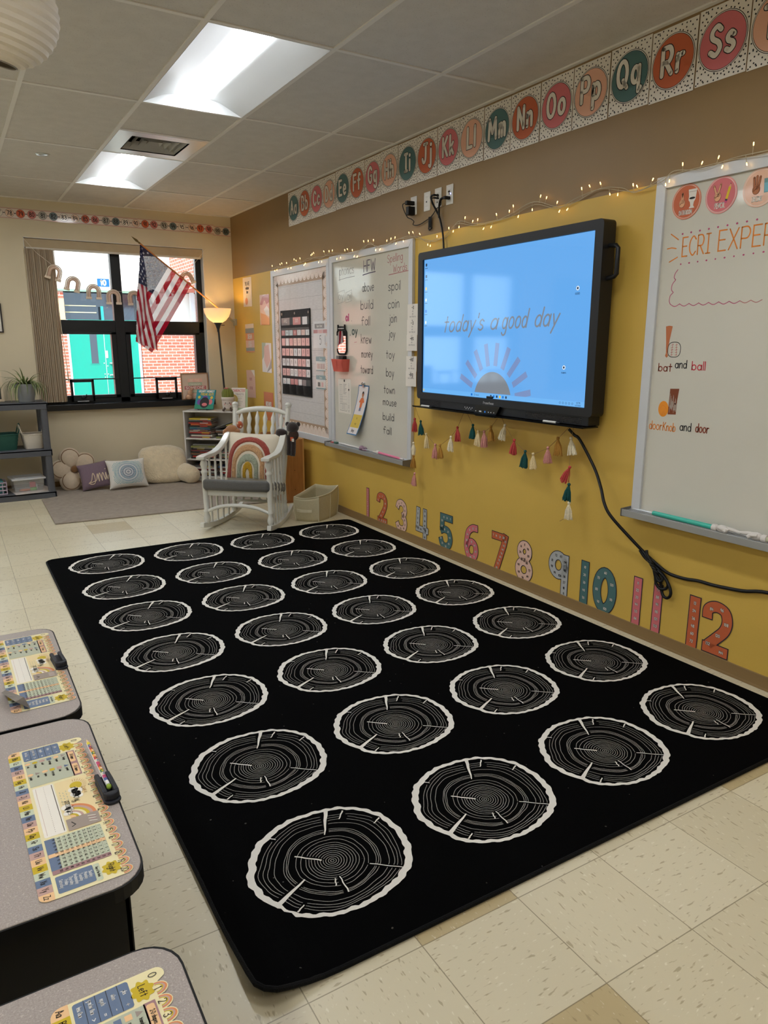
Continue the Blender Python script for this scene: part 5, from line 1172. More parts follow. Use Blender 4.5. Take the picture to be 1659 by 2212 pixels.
# on the right tray
tz = .046+.602
t = empty('pointer', rw(5.78, tz+.012, .06), WR, 'turquoise pointer with a white pointing hand on the right whiteboard tray', 'pointer', 'pointers on the trays')
teal_r = mat('turquoise_plastic', (56, 176, 156), rough=.35, spec=.5)
mb = MB(); mb.tube([(0, .004, 0), (.32, 0, .0)], [.0105, .0115], teal_r, 14); mb.build('rod', t, smooth=50)
def pointing(t, x, s):
    mb = MB(); mb.lathe([(.016, 0), (.0165, .018), (.014, .022)], whr, 14, (x, 0, 0), (x+s*.022, 0, 0)); mb.sphere((x+s*.045, 0, .002), (.028, .015, .017), whr, 14, 8); mb.build('hand', t, smooth=60)
    mb = MB(); mb.tube([(x+s*.06, .006, .006), (x+s*.09, .008, .005), (x+s*.125, .008, .0)], [.0095, .0085, .006], whr, 10); mb.build('index_finger', t, smooth=60)
    for k in range(3): mb = MB(); mb.tube([(x+s*.058, -.002-.007*k, .008-.003*k), (x+s*.074, -.004-.007*k, .004-.003*k), (x+s*.066, -.006-.006*k, -.006-.001*k)], .0062, whr, 8); mb.build('curled_finger', t, smooth=60)
    mb = MB(); mb.tube([(x+s*.035, -.012, .008), (x+s*.06, -.018, .006), (x+s*.072, -.016, .002)], [.007, .0065, .005], whr, 8); mb.build('thumb', t, smooth=60)
pointing(t, .315, 1)
t = empty('pointer', rw(6.33, tz+.015, .062), WR, 'pale striped pointer with a white hand pointing left, at the right edge of the tray', 'pointer', 'pointers on the trays')
mb = MB()
for k in range(12): mb.tube([(.02*k, 0, 0), (.02*k+.02, 0, 0)], .0095, clearst if k % 2 else mat('pale_green_rod', (206, 208, 180), rough=.3), 12)
mb.build('rod', t); pointing(t, .01, -1)

# ================================================================== the interactive screen
bez = mat('black_screen_bezel', (22, 23, 26), rough=.42, spec=.4); bez2 = mat('black_screen_glossy', (9, 9, 11), rough=.2, spec=.5); grill = mat('speaker_grille', (26, 26, 29), rough=.6); legend = mat('white_legend', (190, 192, 196), rough=.5)
def scr(n, c, s=1.0):
    m = mat('screen_'+n, (6, 6, 8), rough=.07, spec=.5, emit=c, estr=s*.55); return m
TU, TZ = 3.862, 1.022; TW = 1.56
t = empty('interactive_screen', rw(TU, TZ), WR, 'large black interactive screen showing a blue desktop, hung on the yellow wall', 'screen')
zb, zt = 1.078-TZ, 2.003-TZ
mb = MB()
def rr_(x0, x1, z0, z1, r): 
    p = []
    for cx, cy, a in ((x1-r, z0+r, -90), (x1-r, z1-r, 0), (x0+r, z1-r, 90), (x0+r, z0+r, 180)): p += arcp(cx, cy, r, r, a, a+90, 5)
    return p
o_ = rr_(0, TW, zb, zt, .022); i_ = rr_(.052, TW-.052, zb+.042, zt-.046, .004); n = len(o_)
vs = [(a, -.122, b) for a, b in o_]+[(a, -.122, b) for a, b in i_]+[(a, -.04, b) for a, b in o_]+[(a, -.112, b) for a, b in i_]
mb.add(vs, [(k, (k+1) % n, n+(k+1) % n, n+k) for k in range(n)]+[(k, 2*n+k, 2*n+(k+1) % n, (k+1) % n) for k in range(n)]+[(n+k, n+(k+1) % n, 3*n+(k+1) % n, 3*n+k) for k in range(n)]+[tuple(range(3*n-1, 2*n-1, -1))], bez)
mb.off = .1222; tfit(mb, 'Promethean', 4.573-TU, 4.667-TU, 1.0885-TZ, .0135, .0022, legend)
mb.build('bezel', t, smooth=30)
mb = MB(); mb.box(.3, TW-.3, -.04, 0, .3, .75, bez); mb.build('wall_mount', t)
mb = MB('wall', .1115); s0, s1, z0, z1 = 3.918-TU, 5.372-TU, 1.122-TZ, 1.956-TZ
mb.box(s0, s1, -.1115, -.106, z0, z1, scr('blue', (98, 164, 228), .9))
gry = scr('writing', (128, 138, 152), .75); sunb = scr('sun', (128, 134, 142), .8); ray1 = scr('ray', (118, 142, 190), .85); tb = scr('taskbar', (104, 172, 232), .92); dk = scr('icon_dark', (40, 60, 90), .7); lt = scr('icon_light', (214, 226, 236), .9); gb = scr('icon_blue', (20, 110, 200), .9); yb = scr('icon_yellow', (226, 190, 70), .9)
mb.M = Matrix.Translation((-TU, 0, -TZ))
for wd, a0, a1 in (("today's", 4.14, 4.53), ('a', 4.60, 4.655), ('good', 4.705, 4.905), ('day', 4.97, 5.14)): tfit(mb, wd, a0, a1, 1.505+(a0-4.1)*.02, .095, .0100, gry, 1, slant=.3, ang=1)
sc, sz = 4.637, 1.105
mb.poly2([(sc+.17*math.cos(R(a)), sz+.17*math.sin(R(a))) for a in range(16, 165, 4)], sunb, 1)
for a in range(12, 172, 18):
    ca, sa = math.cos(R(a)), math.sin(R(a)); mb.stroke2([(sc+.205*ca, sz+.205*sa), (sc+.335*ca, sz+.335*sa)], .034, ray1, 1, cap='butt')
mb.rect2(3.918, 5.372, 1.122, 1.149, tb, 2)
mb.rect2(4.44, 4.455, 1.1295, 1.1425, gb, 3); mb.ring2(4.475, 1.1365, .005, .0016, dk, 3, n=12); mb.text2('Search', 4.487, 1.1325, .008, .001, dk, 3)
for k, m_ in enumerate((dk, gb, dk, yb, gb, dk)): mb.rrect2(4.622+.027*k, 4.636+.027*k, 1.129, 1.143, .003, m_, 3)
mb.text2('4:37 PM', 5.305, 1.1385, .0075, .001, dk, 3, sx=.8); mb.text2('4/27/2025', 5.298, 1.1255, .0075, .001, dk, 3, sx=.8)
for k in range(5): mb.ring2(5.19+.022*k, 1.136, .005, .0014, dk, 3, n=10)
mb.rect2(3.925, 3.935, 1.13, 1.143, yb, 3)
for k, zz in enumerate((1.915, 1.845, 1.77, 1.70, 1.63, 1.56)):
    mb.rrect2(3.935, 3.951, zz, zz+.018, .004, (dk, dk, yb, lt, gb, lt)[k], 2); mb.stroke2([(3.93, zz-.012), (3.957, zz-.012)], .003, dk, 2)
for u, zz, w_ in ((5.27, 1.70, 'GUIDED'), (5.205, 1.315, 'students')):
    mb.disc2(u, zz, .011, lt, 2, n=16); mb.disc2(u, zz, .006, dk, 3, n=12); mb.text2(w_, u, zz-.03, .009, .0013, dk, 2, align='c', sx=.8)
mb.M = Matrix(); mb.build('display', t)
# speaker bar, control panel, pen tray
mb = MB(); mb.box(.02, TW-.03, -.112, -.03, .008, zb+.002, bez); mb.build('speaker_bar', t, bevel=.004)
for a0, a1 in ((.03, .27), (1.07, 1.49)):
    mb = MB('wall', .1125); mb.rect2(a0, a1, .014, zb-.008, grill, 0)
    for i in range(int((a1-a0)/.011)):
        for j in range(4): mb.rect2(a0+.002+.011*i, a0+.008+.011*i, .018+.008*j, .022+.008*j, bez2, 1)
    mb.build('speaker_grille', t)
mb = MB('wall', .133); mb.prism([(4.512-TU, zb+.004), (4.735-TU, zb+.004), (4.70-TU, .002), (4.69-TU, -.008), (4.515-TU, -.008), (4.50-TU, .0)], -.133, -.11, bez2)
for k, a in enumerate((4.518, 4.56, 4.605, 4.636, 4.66, 4.686)): mb.disc2(a-TU, .022, .0042, legend if k != 1 else legend, 1, ry=.003)
mb.rect2(4.55-TU, 4.572-TU, .018, .026, legend, 2); mb.disc2(4.605-TU, .022, .0055, gb, 2)
mb.build('control_panel', t, bevel=.002)
mb = MB('wall', .1125)
for k in range(7): mb.rect2(4.38-TU+.012*k, 4.387-TU+.012*k, .03-.008*(k % 2), .036-.008*(k % 2), legend, 1)
mb.build('port_labels', t)
mb = MB(); mb.prism([(-.05, .008), (-.05, .0), (-.155, -.0), (-.16, .010), (-.155, .010), (-.15, .005), (-.112, .006)], .0, TW-.02, bez2, 'x'); mb.build('pen_tray', t)
mb = MB(); mb.tube([(TW-.005, -.075, 1.885-TZ), (TW+.04, -.075, 1.88-TZ), (TW+.052, -.075, 1.868-TZ), (TW+.052, -.075, 1.752-TZ), (TW+.04, -.075, 1.742-TZ), (TW-.005, -.075, 1.735-TZ)], .011, bez, 10); mb.build('carry_handle', t, smooth=40)
mb = MB(); mb.box(4.605-TU, 4.655-TU, -.128, -.112, zb+.045, zb+.058, bez2); mb.build('sensor', t, bevel=.003)
pw_ = mat('white_stylus_plastic', (222, 220, 214), rough=.35)
for a, lb in ((3.94, 'white stylus lying at the left end of the screen tray'), (5.10, 'white stylus lying at the right end of the screen tray')):
    tt = empty('stylus', rw(a, TZ+.0125, .135), WR, lb, 'stylus', 'styluses on the screen tray')
    mb = MB(); mb.tube([(0, 0, 0), (.095, 0, 0)], .006, pw_, 10); mb.build('barrel', tt, smooth=50); mb = MB(); mb.tube([(.095, 0, 0), (.112, 0, 0), (.122, 0, 0)], [.0055, .004, .0015], bez, 8); mb.build('nib', tt)

# ================================================================== tassel garland
yc = dict(coral=(196, 80, 78), green=(40, 86, 84), cream=(226, 206, 160), blush=(206, 146, 138), gold=(176, 130, 62), ivory=(232, 222, 194))
yarn = {k: mat('yarn_'+k, v, rough=.95, spec=.1, noise=.2, nscale=140, bump=.3, bscale=300) for k, v in yc.items()}; jute = mat('jute_string', (150, 118, 74), rough=.9)
gd = .075
TS = [(3.768, .925, 'coral', 0), (3.842, .915, 'green', 6), (3.912, .835, 'cream', 6), (4.02, .775, 'blush', -3), (4.073, .778, 'gold', 6), (4.193, .846, 'ivory', -4), (4.262, .913, 'coral', 4), (4.42, .943, 'green', -4), (4.473, .91, 'cream', -3), (4.532, .915, 'blush', 2), (4.594, .95, 'gold', 5), (4.72, .970, 'ivory', -18), (4.806, .893, 'coral', -6), (4.903, .84, 'green', -6), (4.969, .834, 'cream', 3), (5.082, .882, 'blush', 2), (5.153, .942, 'gold', 5), (5.248, .952, 'ivory', 9), (5.249, .80, 'coral', -24), (5.252, .708, 'green', -6), (5.26, .61, 'ivory', -2), (3.755, .757, 'ivory', 0), (3.757, .664, 'gold', -4), (3.772, .543, 'blush', -8)]
t = empty('tassel_garland', rw(4.5, .6), WR, 'garland of coloured yarn tassels hanging below the screen', 'garland')
TP = [(a-4.5, b-.6) for a, b, c, d in TS]
sway = lambda *p: [(a-4.5, -gd, b-.6) for a, b in p]
mb = MB()
for P in (sway((3.772, 1.018), (3.800, .965), (3.842, .915), (3.912, .835), (4.02, .775), (4.073, .778), (4.193, .846), (4.262, .913), (4.325, 1.016), (4.355, 1.02), (4.42, .943), (4.473, .91), (4.532, .915), (4.594, .95), (4.66, 1.014), (4.69, 1.016), (4.72, .97), (4.806, .893), (4.903, .84), (4.969, .834), (5.082, .882), (5.153, .942), (5.235, 1.016), (5.262, 1.02), (5.25, .95), (5.247, .80), (5.252, .708), (5.26, .61), (5.262, .54), (5.2, .5)), sway((3.772, 1.018), (3.765, .92), (3.757, .757), (3.757, .664), (3.772, .543), (3.785, .5), (3.80, .47), (3.798, .455))):
    mb.tube(P, .0014, jute, 5)
mb.build('string', t)
tr_ = random.Random(17)
for a, b, c, tilt in TS:
    ta = mb = MB(); L_ = tr_.uniform(.078, .092); k2 = .028 if a != 3.755 else .013
    mb.lathe([(.004, 0), (.0075, -.012), (.0085, -.022)], yarn[c], 10)
    for i in range(44):
        th = tr_.uniform(0, 6.28); rr = math.sqrt(tr_.random()); x, y = rr*math.cos(th), rr*math.sin(th)*.8
        l = L_*tr_.uniform(.9, 1.06)
        mb.tube([(x*.006, y*.006, -.012), (x*.019+tr_.uniform(-.002, .002), y*.016, -.04), (x*k2+tr_.uniform(-.003, .003), y*k2*.8, -l)], [.0024, .003, .0026], yarn[c], 5)
    o = mb.build('tassel', t, (a-4.5, -gd, b-.6), (0, R(-tilt), 0), smooth=60); 
    mb = MB(); mb.sphere((0, 0, .002), .0088, yarn[c], 10, 8); mb.tube([(.0085*math.cos(q), .0085*math.sin(q), -.018) for q in [6.28*i/10 for i in range(10)]], .0016, yarn[c], 5, closed=True); mb.build('head', o, smooth=60)

# ================================================================== power cord from the screen
P = catmull([(5.222, 1.0, .07), (5.25, .97, .055), (5.287, .947, .05), (5.387, .815, .04), (5.47, .73, .075), (5.523, .659, .10), (5.57, .60, .095), (5.668, .5, .05), (5.73, .44, .02), (5.79, .405, .012), (5.86, .378, .012), (5.945, .376, .012), (6.02, .386, .012), (6.099, .388, .012), (6.23, .402, .012), (6.348, .428, .012), (6.6, .43, .012), (6.9, .36, .012)], 5)
mb = MB(); o0 = Vector(rw(5.75, .42)); mb.tube([Vector(rw(*p))-o0 for p in P], .0078, rub, 10)
for q in ([(5.70, .455), (5.735, .44), (5.772, .40), (5.80, .365), (5.825, .33), (5.835, .29), (5.85, .265), (5.875, .262), (5.892, .278), (5.89, .305), (5.86, .345), (5.82, .375), (5.775, .40), (5.73, .425), (5.70, .455)],
          [(5.78, .395), (5.80, .35), (5.81, .315), (5.832, .295), (5.858, .302), (5.868, .325), (5.85, .355), (5.81, .38)], [(5.80, .37), (5.81, .34), (5.83, .33), (5.84, .345), (5.825, .365)], [(5.735, .462), (5.745, .44), (5.775, .41), (5.80, .378)]):
    mb.tube([v-o0 for v in catmull([Vector(rw(a, b, .024+.005*math.sin(i))) for i, (a, b) in enumerate(q)], 4)], .0072, rub, 8)
for k in range(4): mb.tube([Vector(rw(5.765+.012*k+.018*math.cos(x), .408-.012*k+.010*math.sin(x), .024+.018*math.sin(x+.6)))-o0 for x in [6.28*i/12 for i in range(12)]], .0055, rub, 6, closed=True)
tag(mb.build('extension_cable', None, o0, smooth=60), 'black power cord from the screen, tied in a looped bundle above the number 11', 'cable')
# ================================================================== window wall: blinds, number line, garland, flag, lamp
bl1 = mat('blind_fabric', (176, 156, 130), rough=.85, noise=.12, nscale=40, aniso=(1, 1, .05)); bl2 = mat('blind_fabric_edge', (206, 190, 164), rough=.85)
t = empty('vertical_blinds', (-1.92, .03, .865), 0, 'beige vertical blinds drawn together at the left side of the window', 'blinds')
mb = MB(); mb.box(-.115, 1.58, -.018, .018, 1.455, 1.472, mat('blind_rail', (205, 198, 184), rough=.5)); mb.build('rail', t)
ns = 26
for k in range(ns):
    mb = MB(); x = -.105+.215*k/(ns-1); a = R(58+5*math.sin(k*2.1)); ca, sa = math.cos(a), math.sin(a); n = 6; vs = []
    for i in range(n+1):
        s = (i/n-.5)*.088; c = .005*(1-(2*i/n-1)**2)
        for z in (0.0, 1.455): vs.append((x+s*ca+c*sa+.006*(z == 0)*math.sin(k), s*sa-c*ca-.012, z))
    mb.add(vs, [(2*i, 2*i+2, 2*i+3, 2*i+1) for i in range(n)], bl1 if k % 2 else bl2); mb.build('slat', t, smooth=60)
mb = MB(); mb.tube([(.125, -.055, 1.45), (.118, -.062, .9), (.142, -.066, .30)], .0035, bl2, 6); mb.tube([(.142, -.066, .30), (.144, -.066, .2)], .006, mat('wand_grip', (196, 180, 150), rough=.5), 8); mb.build('wand', t, smooth=60)

nlc = {n: mat('line_'+n, c, rough=.35, coat=.4) for n, c in (('orange', (204, 96, 58)), ('pink', (206, 120, 112)), ('grey', (170, 164, 154)), ('slate', (104, 118, 120)), ('white', (232, 224, 212)), ('peach', (230, 200, 178)), ('strip', (222, 208, 198)), ('trim', (200, 160, 148)))}
xs = [-2.142, -2.049, -1.954, -1.859, -1.765, -1.67, -1.57, -1.477, -1.388, -1.286, -1.191, -1.097, -.998, -.906, -.818, -.715, -.622, -.529, -.426, -.335, -.242, -.148, -.056]
nums = list(range(78, 101)); kk = ['peach', 'orange', 'pink', 'grey', 'slate', 'white']
groups = [(-2.44, -2.19, [])]+[None]*0
segs = [list(range(a, min(a+3, 101))) for a in range(78, 101, 3)]
for si, sg in enumerate([[75, 76, 77]]+segs):
    X = [(-2.142-.095*(78-n)) if n < 78 else xs[n-78] for n in sg]; x0, x1 = X[0]-.052, (X[-1]+.052 if sg[-1] != 100 else -.004); cx = (x0+x1)/2; mb = MB('wall', .001)
    mb.box(x0-cx, x1-cx, -.001, 0, 0, .094, nlc['strip']); mb.rect2(x0-cx, x1-cx, 0, .008, nlc['trim'], 1); mb.rect2(x0-cx, x1-cx, .086, .094, nlc['trim'], 1)
    for n, x in zip(sg, X):
        c = kk[(n-78) % 6]; a = x-cx
        for s in (-1, 1): mb.disc2(a+s*.043, .047, .0042, ink, 2, n=8); mb.disc2(a+s*.048, .047, .003, ink, 2, n=8)
        mb.disc2(a, .047, .0375, ink, 2.5, n=28); mb.disc2(a, .047, .0355, nlc[c], 3, n=28)
        mb.text2(str(n), a, .029, .037, .0058, ink, 4, align='c', sx=.8 if n < 100 else .62, gap=.26)
    zc = 2.626 if sg[-1] != 100 else 2.615
    put_b(mb, 'number_line_strip', cx, zc-.047, 'number line strip reading %s high on the window wall' % ' '.join(map(str, sg)), 'number line', 'number line strips', d=.0012+.0008*(si % 2))

# rainbow garland
t = empty('rainbow_garland', (-1.2, 0, 2.1), 0, 'garland of small clay coloured paper rainbows strung across the window', 'garland')
RB = [(-1.808, 2.166, 18), (-1.651, 2.066, 14), (-1.465, 2.0, 2), (-1.28, 1.955, 0), (-1.076, 1.953, -4), (-.889, 1.968, -10), (-.702, 2.062, -20), (-.525, 2.165, -24)]
gy = -.045
mb = MB(); mb.tube([(a+1.2, gy+(.04 if abs(b-2.42) < .03 else 0), b-2.1) for a, b in ((-2.068, 2.433), (-1.95, 2.28), (-1.808, 2.166), (-1.651, 2.066), (-1.465, 2.0), (-1.28, 1.955), (-1.076, 1.953), (-.889, 1.968), (-.702, 2.062), (-.525, 2.165), (-.42, 2.28), (-.293, 2.417))], .0014, mat('white_string', (226, 216, 200), rough=.8), 5); mb.build('string', t)
clay = [mat('clay_'+str(k), c, rough=.85, noise=.05, nscale=60) for k, c in enumerate(((206, 188, 166), (190, 160, 138), (212, 182, 160), (178, 150, 128), (218, 200, 178)))]
for a, b, tilt in RB:
    mb = MB(); 
    for k, rr in enumerate((.064, .052, .041, .031)):
        w = .0102; P = [(-rr, 0, -.06), (-rr, 0, 0)]+[(rr*math.cos(R(q)), 0, rr*math.sin(R(q))) for q in range(165, 0, -15)]+[(rr, 0, 0), (rr, 0, -.06)]
        mb.sweep(P, (0, 1, 0), .008+.002*(3-k), w, clay[k])
    for s in (-1, 1): mb.box(s*.047-.027, s*.047+.027, -.006, .006, -.078, -.055, clay[4])
    mb.build('paper_rainbow', t, (a+1.2, gy, b-2.1-.052), (0, R(tilt), R(rnd.uniform(-15, 15))), bevel=.002)

# flag on its pole, mounted high in the corner
def cloth(key, c, tr=.55):
    m = bpy.data.materials.new(key); m.use_nodes = True; nt = m.node_tree; nt.nodes.clear(); out = nt.nodes.new('ShaderNodeOutputMaterial')
    a = nt.nodes.new('ShaderNodeBsdfDiffuse'); b = nt.nodes.new('ShaderNodeBsdfTranslucent'); mx = nt.nodes.new('ShaderNodeMixShader'); tp = nt.nodes.new('ShaderNodeBsdfTransparent'); m2 = nt.nodes.new('ShaderNodeMixShader')
    a.inputs['Color'].default_value = C4(*c); b.inputs['Color'].default_value = C4(*c); mx.inputs[0].default_value = tr; m2.inputs[0].default_value = .16
    tc = nt.nodes.new('ShaderNodeTexCoord'); nz = nt.nodes.new('ShaderNodeTexNoise'); nz.inputs['Scale'].default_value = 260; nt.links.new(tc.outputs['Object'], nz.inputs['Vector'])
    mr = nt.nodes.new('ShaderNodeMapRange'); mr.inputs['To Min'].default_value = .0; mr.inputs['To Max'].default_value = .18; mr.inputs['From Min'].default_value = .3; mr.inputs['From Max'].default_value = .7
    nt.links.new(nz.outputs['Fac'], mr.inputs['Value']); nt.links.new(mr.outputs[0], m2.inputs[0])
    nt.links.new(a.outputs[0], mx.inputs[1]); nt.links.new(b.outputs[0], mx.inputs[2]); nt.links.new(mx.outputs[0], m2.inputs[1]); nt.links.new(tp.outputs[0], m2.inputs[2]); nt.links.new(m2.outputs[0], out.inputs[0]); return m
fr_, fw_, fb_ = cloth('flag_red', (168, 22, 44)), cloth('flag_white', (232, 228, 226)), cloth('flag_blue', (28, 32, 66), .4)
fstar = cloth('flag_star', (236, 234, 232))
PB = Vector((-.02, -.045, 1.675)); PT = Vector((-1.147, -.42, 2.444))
t = empty('flag', PB, 0, 'American flag on a wooden pole hanging diagonally in front of the window', 'flag')
wood = mat('flag_pole_wood', (176, 112, 58), rough=.35, coat=.4); brassd = mat('old_brass', (120, 100, 60), rough=.35, metal=.8)
d = PT-PB
mb = MB(); mb.tube([d*.09, d*.93], [.0085, .0075], wood, 10); mb.build('pole', t, smooth=60)
mb = MB(); mb.lathe([(.008, 0), (.010, .01), (.006, .02), (.011, .035), (.012, .05), (.0, .115)], brassd, 12, d*.925, d); mb.build('spear_tip', t, smooth=50)
mb = MB(); mb.lathe([(.011, 0), (.012, .06), (.013, .13), (.010, .135)], MATS['vent_brushed_steel'], 12, Vector((.004, .01, -.01)), d*.12); mb.box(.0, .018, -.03, .04, -.04, .03, MATS['vent_brushed_steel']); mb.build('wall_socket', t, smooth=50)
A = Vector((-1.059, -.392, 2.381)); B = Vector((-.527, -.218, 2.043)); C = Vector((-1.01, -.376, 1.35)); FV = C-B
dl = (Vector((-1.19, -.434, 1.405))-A).normalized()                # the fold runs almost straight down from the tip side
hz = (B-A); hz.z = 0; hz.normalize(); outv = Vector((hz.y, -hz.x, 0))
if outv.y > 0: outv = -outv
perp = (hz-dl*hz.dot(dl)).normalized()
def fmap(s, q):
    """s along the hoist (0 at the tip), q along the fly; what would pass left of the fold turns over to the front"""
    p = A+(B-A)*s+FV*q; r = p-A; al = r.dot(dl); pe = r.dot(perp)
    wav = .010*math.sin(s*9+q*2.2)*min(1, q*3)
    if pe >= 0: return p+outv*(wav-.012*math.exp(-(pe/.05)**2))
    w = -pe; return A+dl*al+perp*(w*.46)-Vector((0, 0, 1))*w*.58+outv*(.012+.10*w+.020*math.sin(w*18+al*3)*min(1, w*6))
NS, NF = 78, 60
mb = MB(); P = [[fmap(i/NS, j/NF)-PB for j in range(NF+1)] for i in range(NS+1)]
idx = [p for row in P for p in row]; fsets = {0: [], 1: [], 2: []}
for i in range(NS):
    for j in range(NF):
        st = int((i+.5)/NS*13); c = 0 if st % 2 == 0 else 1
        if st < 7 and (j+.5)/NF < .4: c = 2
        fsets[c].append((i*(NF+1)+j, i*(NF+1)+j+1, (i+1)*(NF+1)+j+1, (i+1)*(NF+1)+j))
for c, m in ((0, fr_), (1, fw_), (2, fb_)): mb.add(idx, fsets[c], m)
HN = 1.0
for r in range(9):
    for c in range(6 if r % 2 == 0 else 5):
        s0 = (r+1)/10*7/13; q0 = (2*c+(1 if r % 2 == 0 else 2))/12*.4
        pts = []
        for k in range(10):
            rr = (.0285 if k % 2 == 0 else .0115); an = R(90+36*k); pts.append((s0-rr*math.sin(an)*.62/.66*.95, q0+rr*math.cos(an)*.62))
        c0 = fmap(s0, q0)-PB; vs = []; e1 = fmap(s0+.004, q0)-PB-c0; e2 = fmap(s0, q0+.004)-PB-c0; nn = e1.cross(e2).normalized()
        if nn.dot(outv) < 0: nn = -nn
        mb.add([fmap(a, b)-PB+nn*.002 for a, b in pts]+[c0+nn*.002], [(k, (k+1) % 10, 10) for k in range(10)], fstar)
mb.plane = 'flat'; mb.build('cloth', t, smooth=180)

# floor lamp in the corner, lit
t = empty('floor_lamp', (-.165, -.16, 0), 0, 'lit floor lamp with a frosted bowl shade in the corner behind the bookcase', 'lamp')
gun = mat('gunmetal_lamp', (62, 64, 66), rough=.4, metal=.5)
top = Vector((-.115, -.10, 1.63))
mb = MB(); mb.lathe([(.112, 0), (.112, .012), (.09, .022), (.02, .03), (.012, .05)], gun, 28); mb.build('base', t, smooth=40)
mb = MB(); mb.tube([(0, 0, .03), top*.985], .0105, gun, 10); mb.build('pole', t, smooth=60)
mb = MB(); mb.lathe([(.011, -.02), (.014, .01), (.03, .055), (.046, .075), (.046, .08)], gun, 20, top-Vector((0, 0, .05))); mb.tube([top+Vector((.03, -.01, .0)), top+Vector((.065, -.02, .0))], .0035, gun, 6); mb.build('holder', t, smooth=40)
def frosted():
    m = bpy.data.materials.new('frosted_glass_bowl'); m.use_nodes = True; nt = m.node_tree; b = nt.nodes['Principled BSDF']
    b.inputs['Base Color'].default_value = C4(252, 244, 232); b.inputs['Roughness'].default_value = .35
    o = nt.nodes['Material Output']; tl = nt.nodes.new('ShaderNodeBsdfTranslucent'); tl.inputs['Color'].default_value = C4(255, 244, 228); mx = nt.nodes.new('ShaderNodeMixShader'); mx.inputs[0].default_value = .55
    nt.links.new(b.outputs[0], mx.inputs[1]); nt.links.new(tl.outputs[0], mx.inputs[2]); nt.links.new(mx.outputs[0], o.inputs[0]); return m
mb = MB(); prof = [(.045, .025), (.085, .05), (.115, .085), (.134, .125), (.143, .17), (.141, .171), (.131, .126), (.112, .088), (.082, .054), (.045, .031)]
mb.lathe(prof, frosted(), 40, top, caps=False); mb.build('bowl_shade', t, smooth=60)
mb = MB(); mb.sphere((top.x, top.y, top.z+.085), (.028, .028, .036), mat('warm_bulb', (255, 214, 150), rough=.3, emit=(255, 205, 140), estr=85.0), 14, 10); mb.build('bulb', t, smooth=60)

# ================================================================== bookcase across the corner
th = R(-40); BC = Vector((-.487, -.496, 0))
whm = mat('white_melamine', (206, 202, 196), rough=.4)
t = empty('bookcase', BC, th, 'low white bookcase set diagonally in the corner, full of picture books', 'bookcase')
def part_box(name, par, x0, x1, y0, y1, z0, z1, m, bevel=.0015): mb = MB(); mb.box(x0, x1, y0, y1, z0, z1, m); return mb.build(name, par, bevel=bevel)
bw, bd = .31, .28
part_box('side_panel', t, -bw, -bw+.016, 0, bd, 0, .75, whm); part_box('side_panel', t, bw-.016, bw, 0, bd, 0, .75, whm); part_box('top_panel', t, -bw, bw, -.002, bd, .734, .75, whm); part_box('back_panel', t, -bw+.016, bw-.016, bd-.008, bd, .03, .734, whm)
for z in (.445, .222, .034): part_box('shelf', t, -bw+.016, bw-.016, .004, bd-.008, z, z+.016, whm)
part_box('plinth', t, -bw+.016, bw-.016, .02, .036, 0, .034, whm)
MT = Matrix.Translation(BC) @ Matrix.Rotation(th, 4, 'Z')
bk_c = [('red', (168, 44, 40)), ('orange', (206, 104, 50)), ('yellow', (204, 180, 60)), ('green', (70, 110, 84)), ('blue', (44, 72, 110)), ('black', (34, 32, 34)), ('white', (206, 200, 190)), ('brown', (112, 78, 56)), ('grey', (110, 108, 106)), ('teal', (60, 112, 116)), ('olive', (118, 120, 62)), ('maroon', (110, 40, 44))]
bkm = {n: mat('book_'+n, c, rough=.4, coat=.3) for n, c in bk_c}; page = mat('book_pages', (204, 196, 178), rough=.8, noise=.15, nscale=300, aniso=(.02, .02, 1))
WORD = ['', 'first', 'second', 'third', 'fourth', 'fifth', 'sixth', 'seventh', 'eighth', 'ninth', 'tenth', 'eleventh', 'twelfth', 'thirteenth', 'fourteenth']
def book(M, w, dp, th_, cname, label, group, name='picture_book'):
    """lying flat, spine towards the front (-y)"""
    mb = MB(); c = bkm[cname]; k = .0014
    mb.box(-w/2, w/2, -dp/2, dp/2, 0, k, c); mb.box(-w/2, w/2, -dp/2, dp/2, th_-k, th_, c); mb.box(-w/2, w/2, -dp/2, -dp/2+.002, 0, th_, c)
    lt_ = bkm[br.choice(['white', 'yellow', 'red', 'grey'])]; a = br.uniform(-.3, .1)*w
    mb.add([(a, -dp/2-.0004, th_*.25), (a+w*.35, -dp/2-.0004, th_*.25), (a+w*.35, -dp/2-.0004, th_*.75), (a, -dp/2-.0004, th_*.75)], [(0, 1, 2, 3)], lt_)
    o = mb.build(name); o.matrix_world = M; o.rotation_mode = 'XYZ'; loc, rot, sc_ = M.decompose(); o.location = loc; o.rotation_euler = rot.to_euler(); tag(o, label, 'book', group)
    mb = MB(); mb.box(-w/2+.003, w/2-.003, -dp/2+.002, dp/2-.003, k, th_-k, page); mb.build('pages', o); return o
br = random.Random(33)
pile_of = {}
def pile(x, y, z0, zmax, w, dp, seq, where, group):
    z = z0+.0006; k = 0
    while z < zmax and k < len(seq):
        t_ = br.uniform(.010, .019); k += 1; c = seq[k-1]
        M = MT @ Matrix.Translation((x+br.uniform(-.016, .016), y+br.uniform(-.008, .012), z)) @ Matrix.Rotation(R(br.uniform(-5, 5)), 4, 'Z')
        book(M, w*br.uniform(.86, 1.0), dp*br.uniform(.9, 1.0), t_, c, 'thin %s picture book, %s from the bottom of the %s' % (c, WORD[k], where), group); z += t_+.0007
    return z
G1 = 'picture books in the corner bookcase'
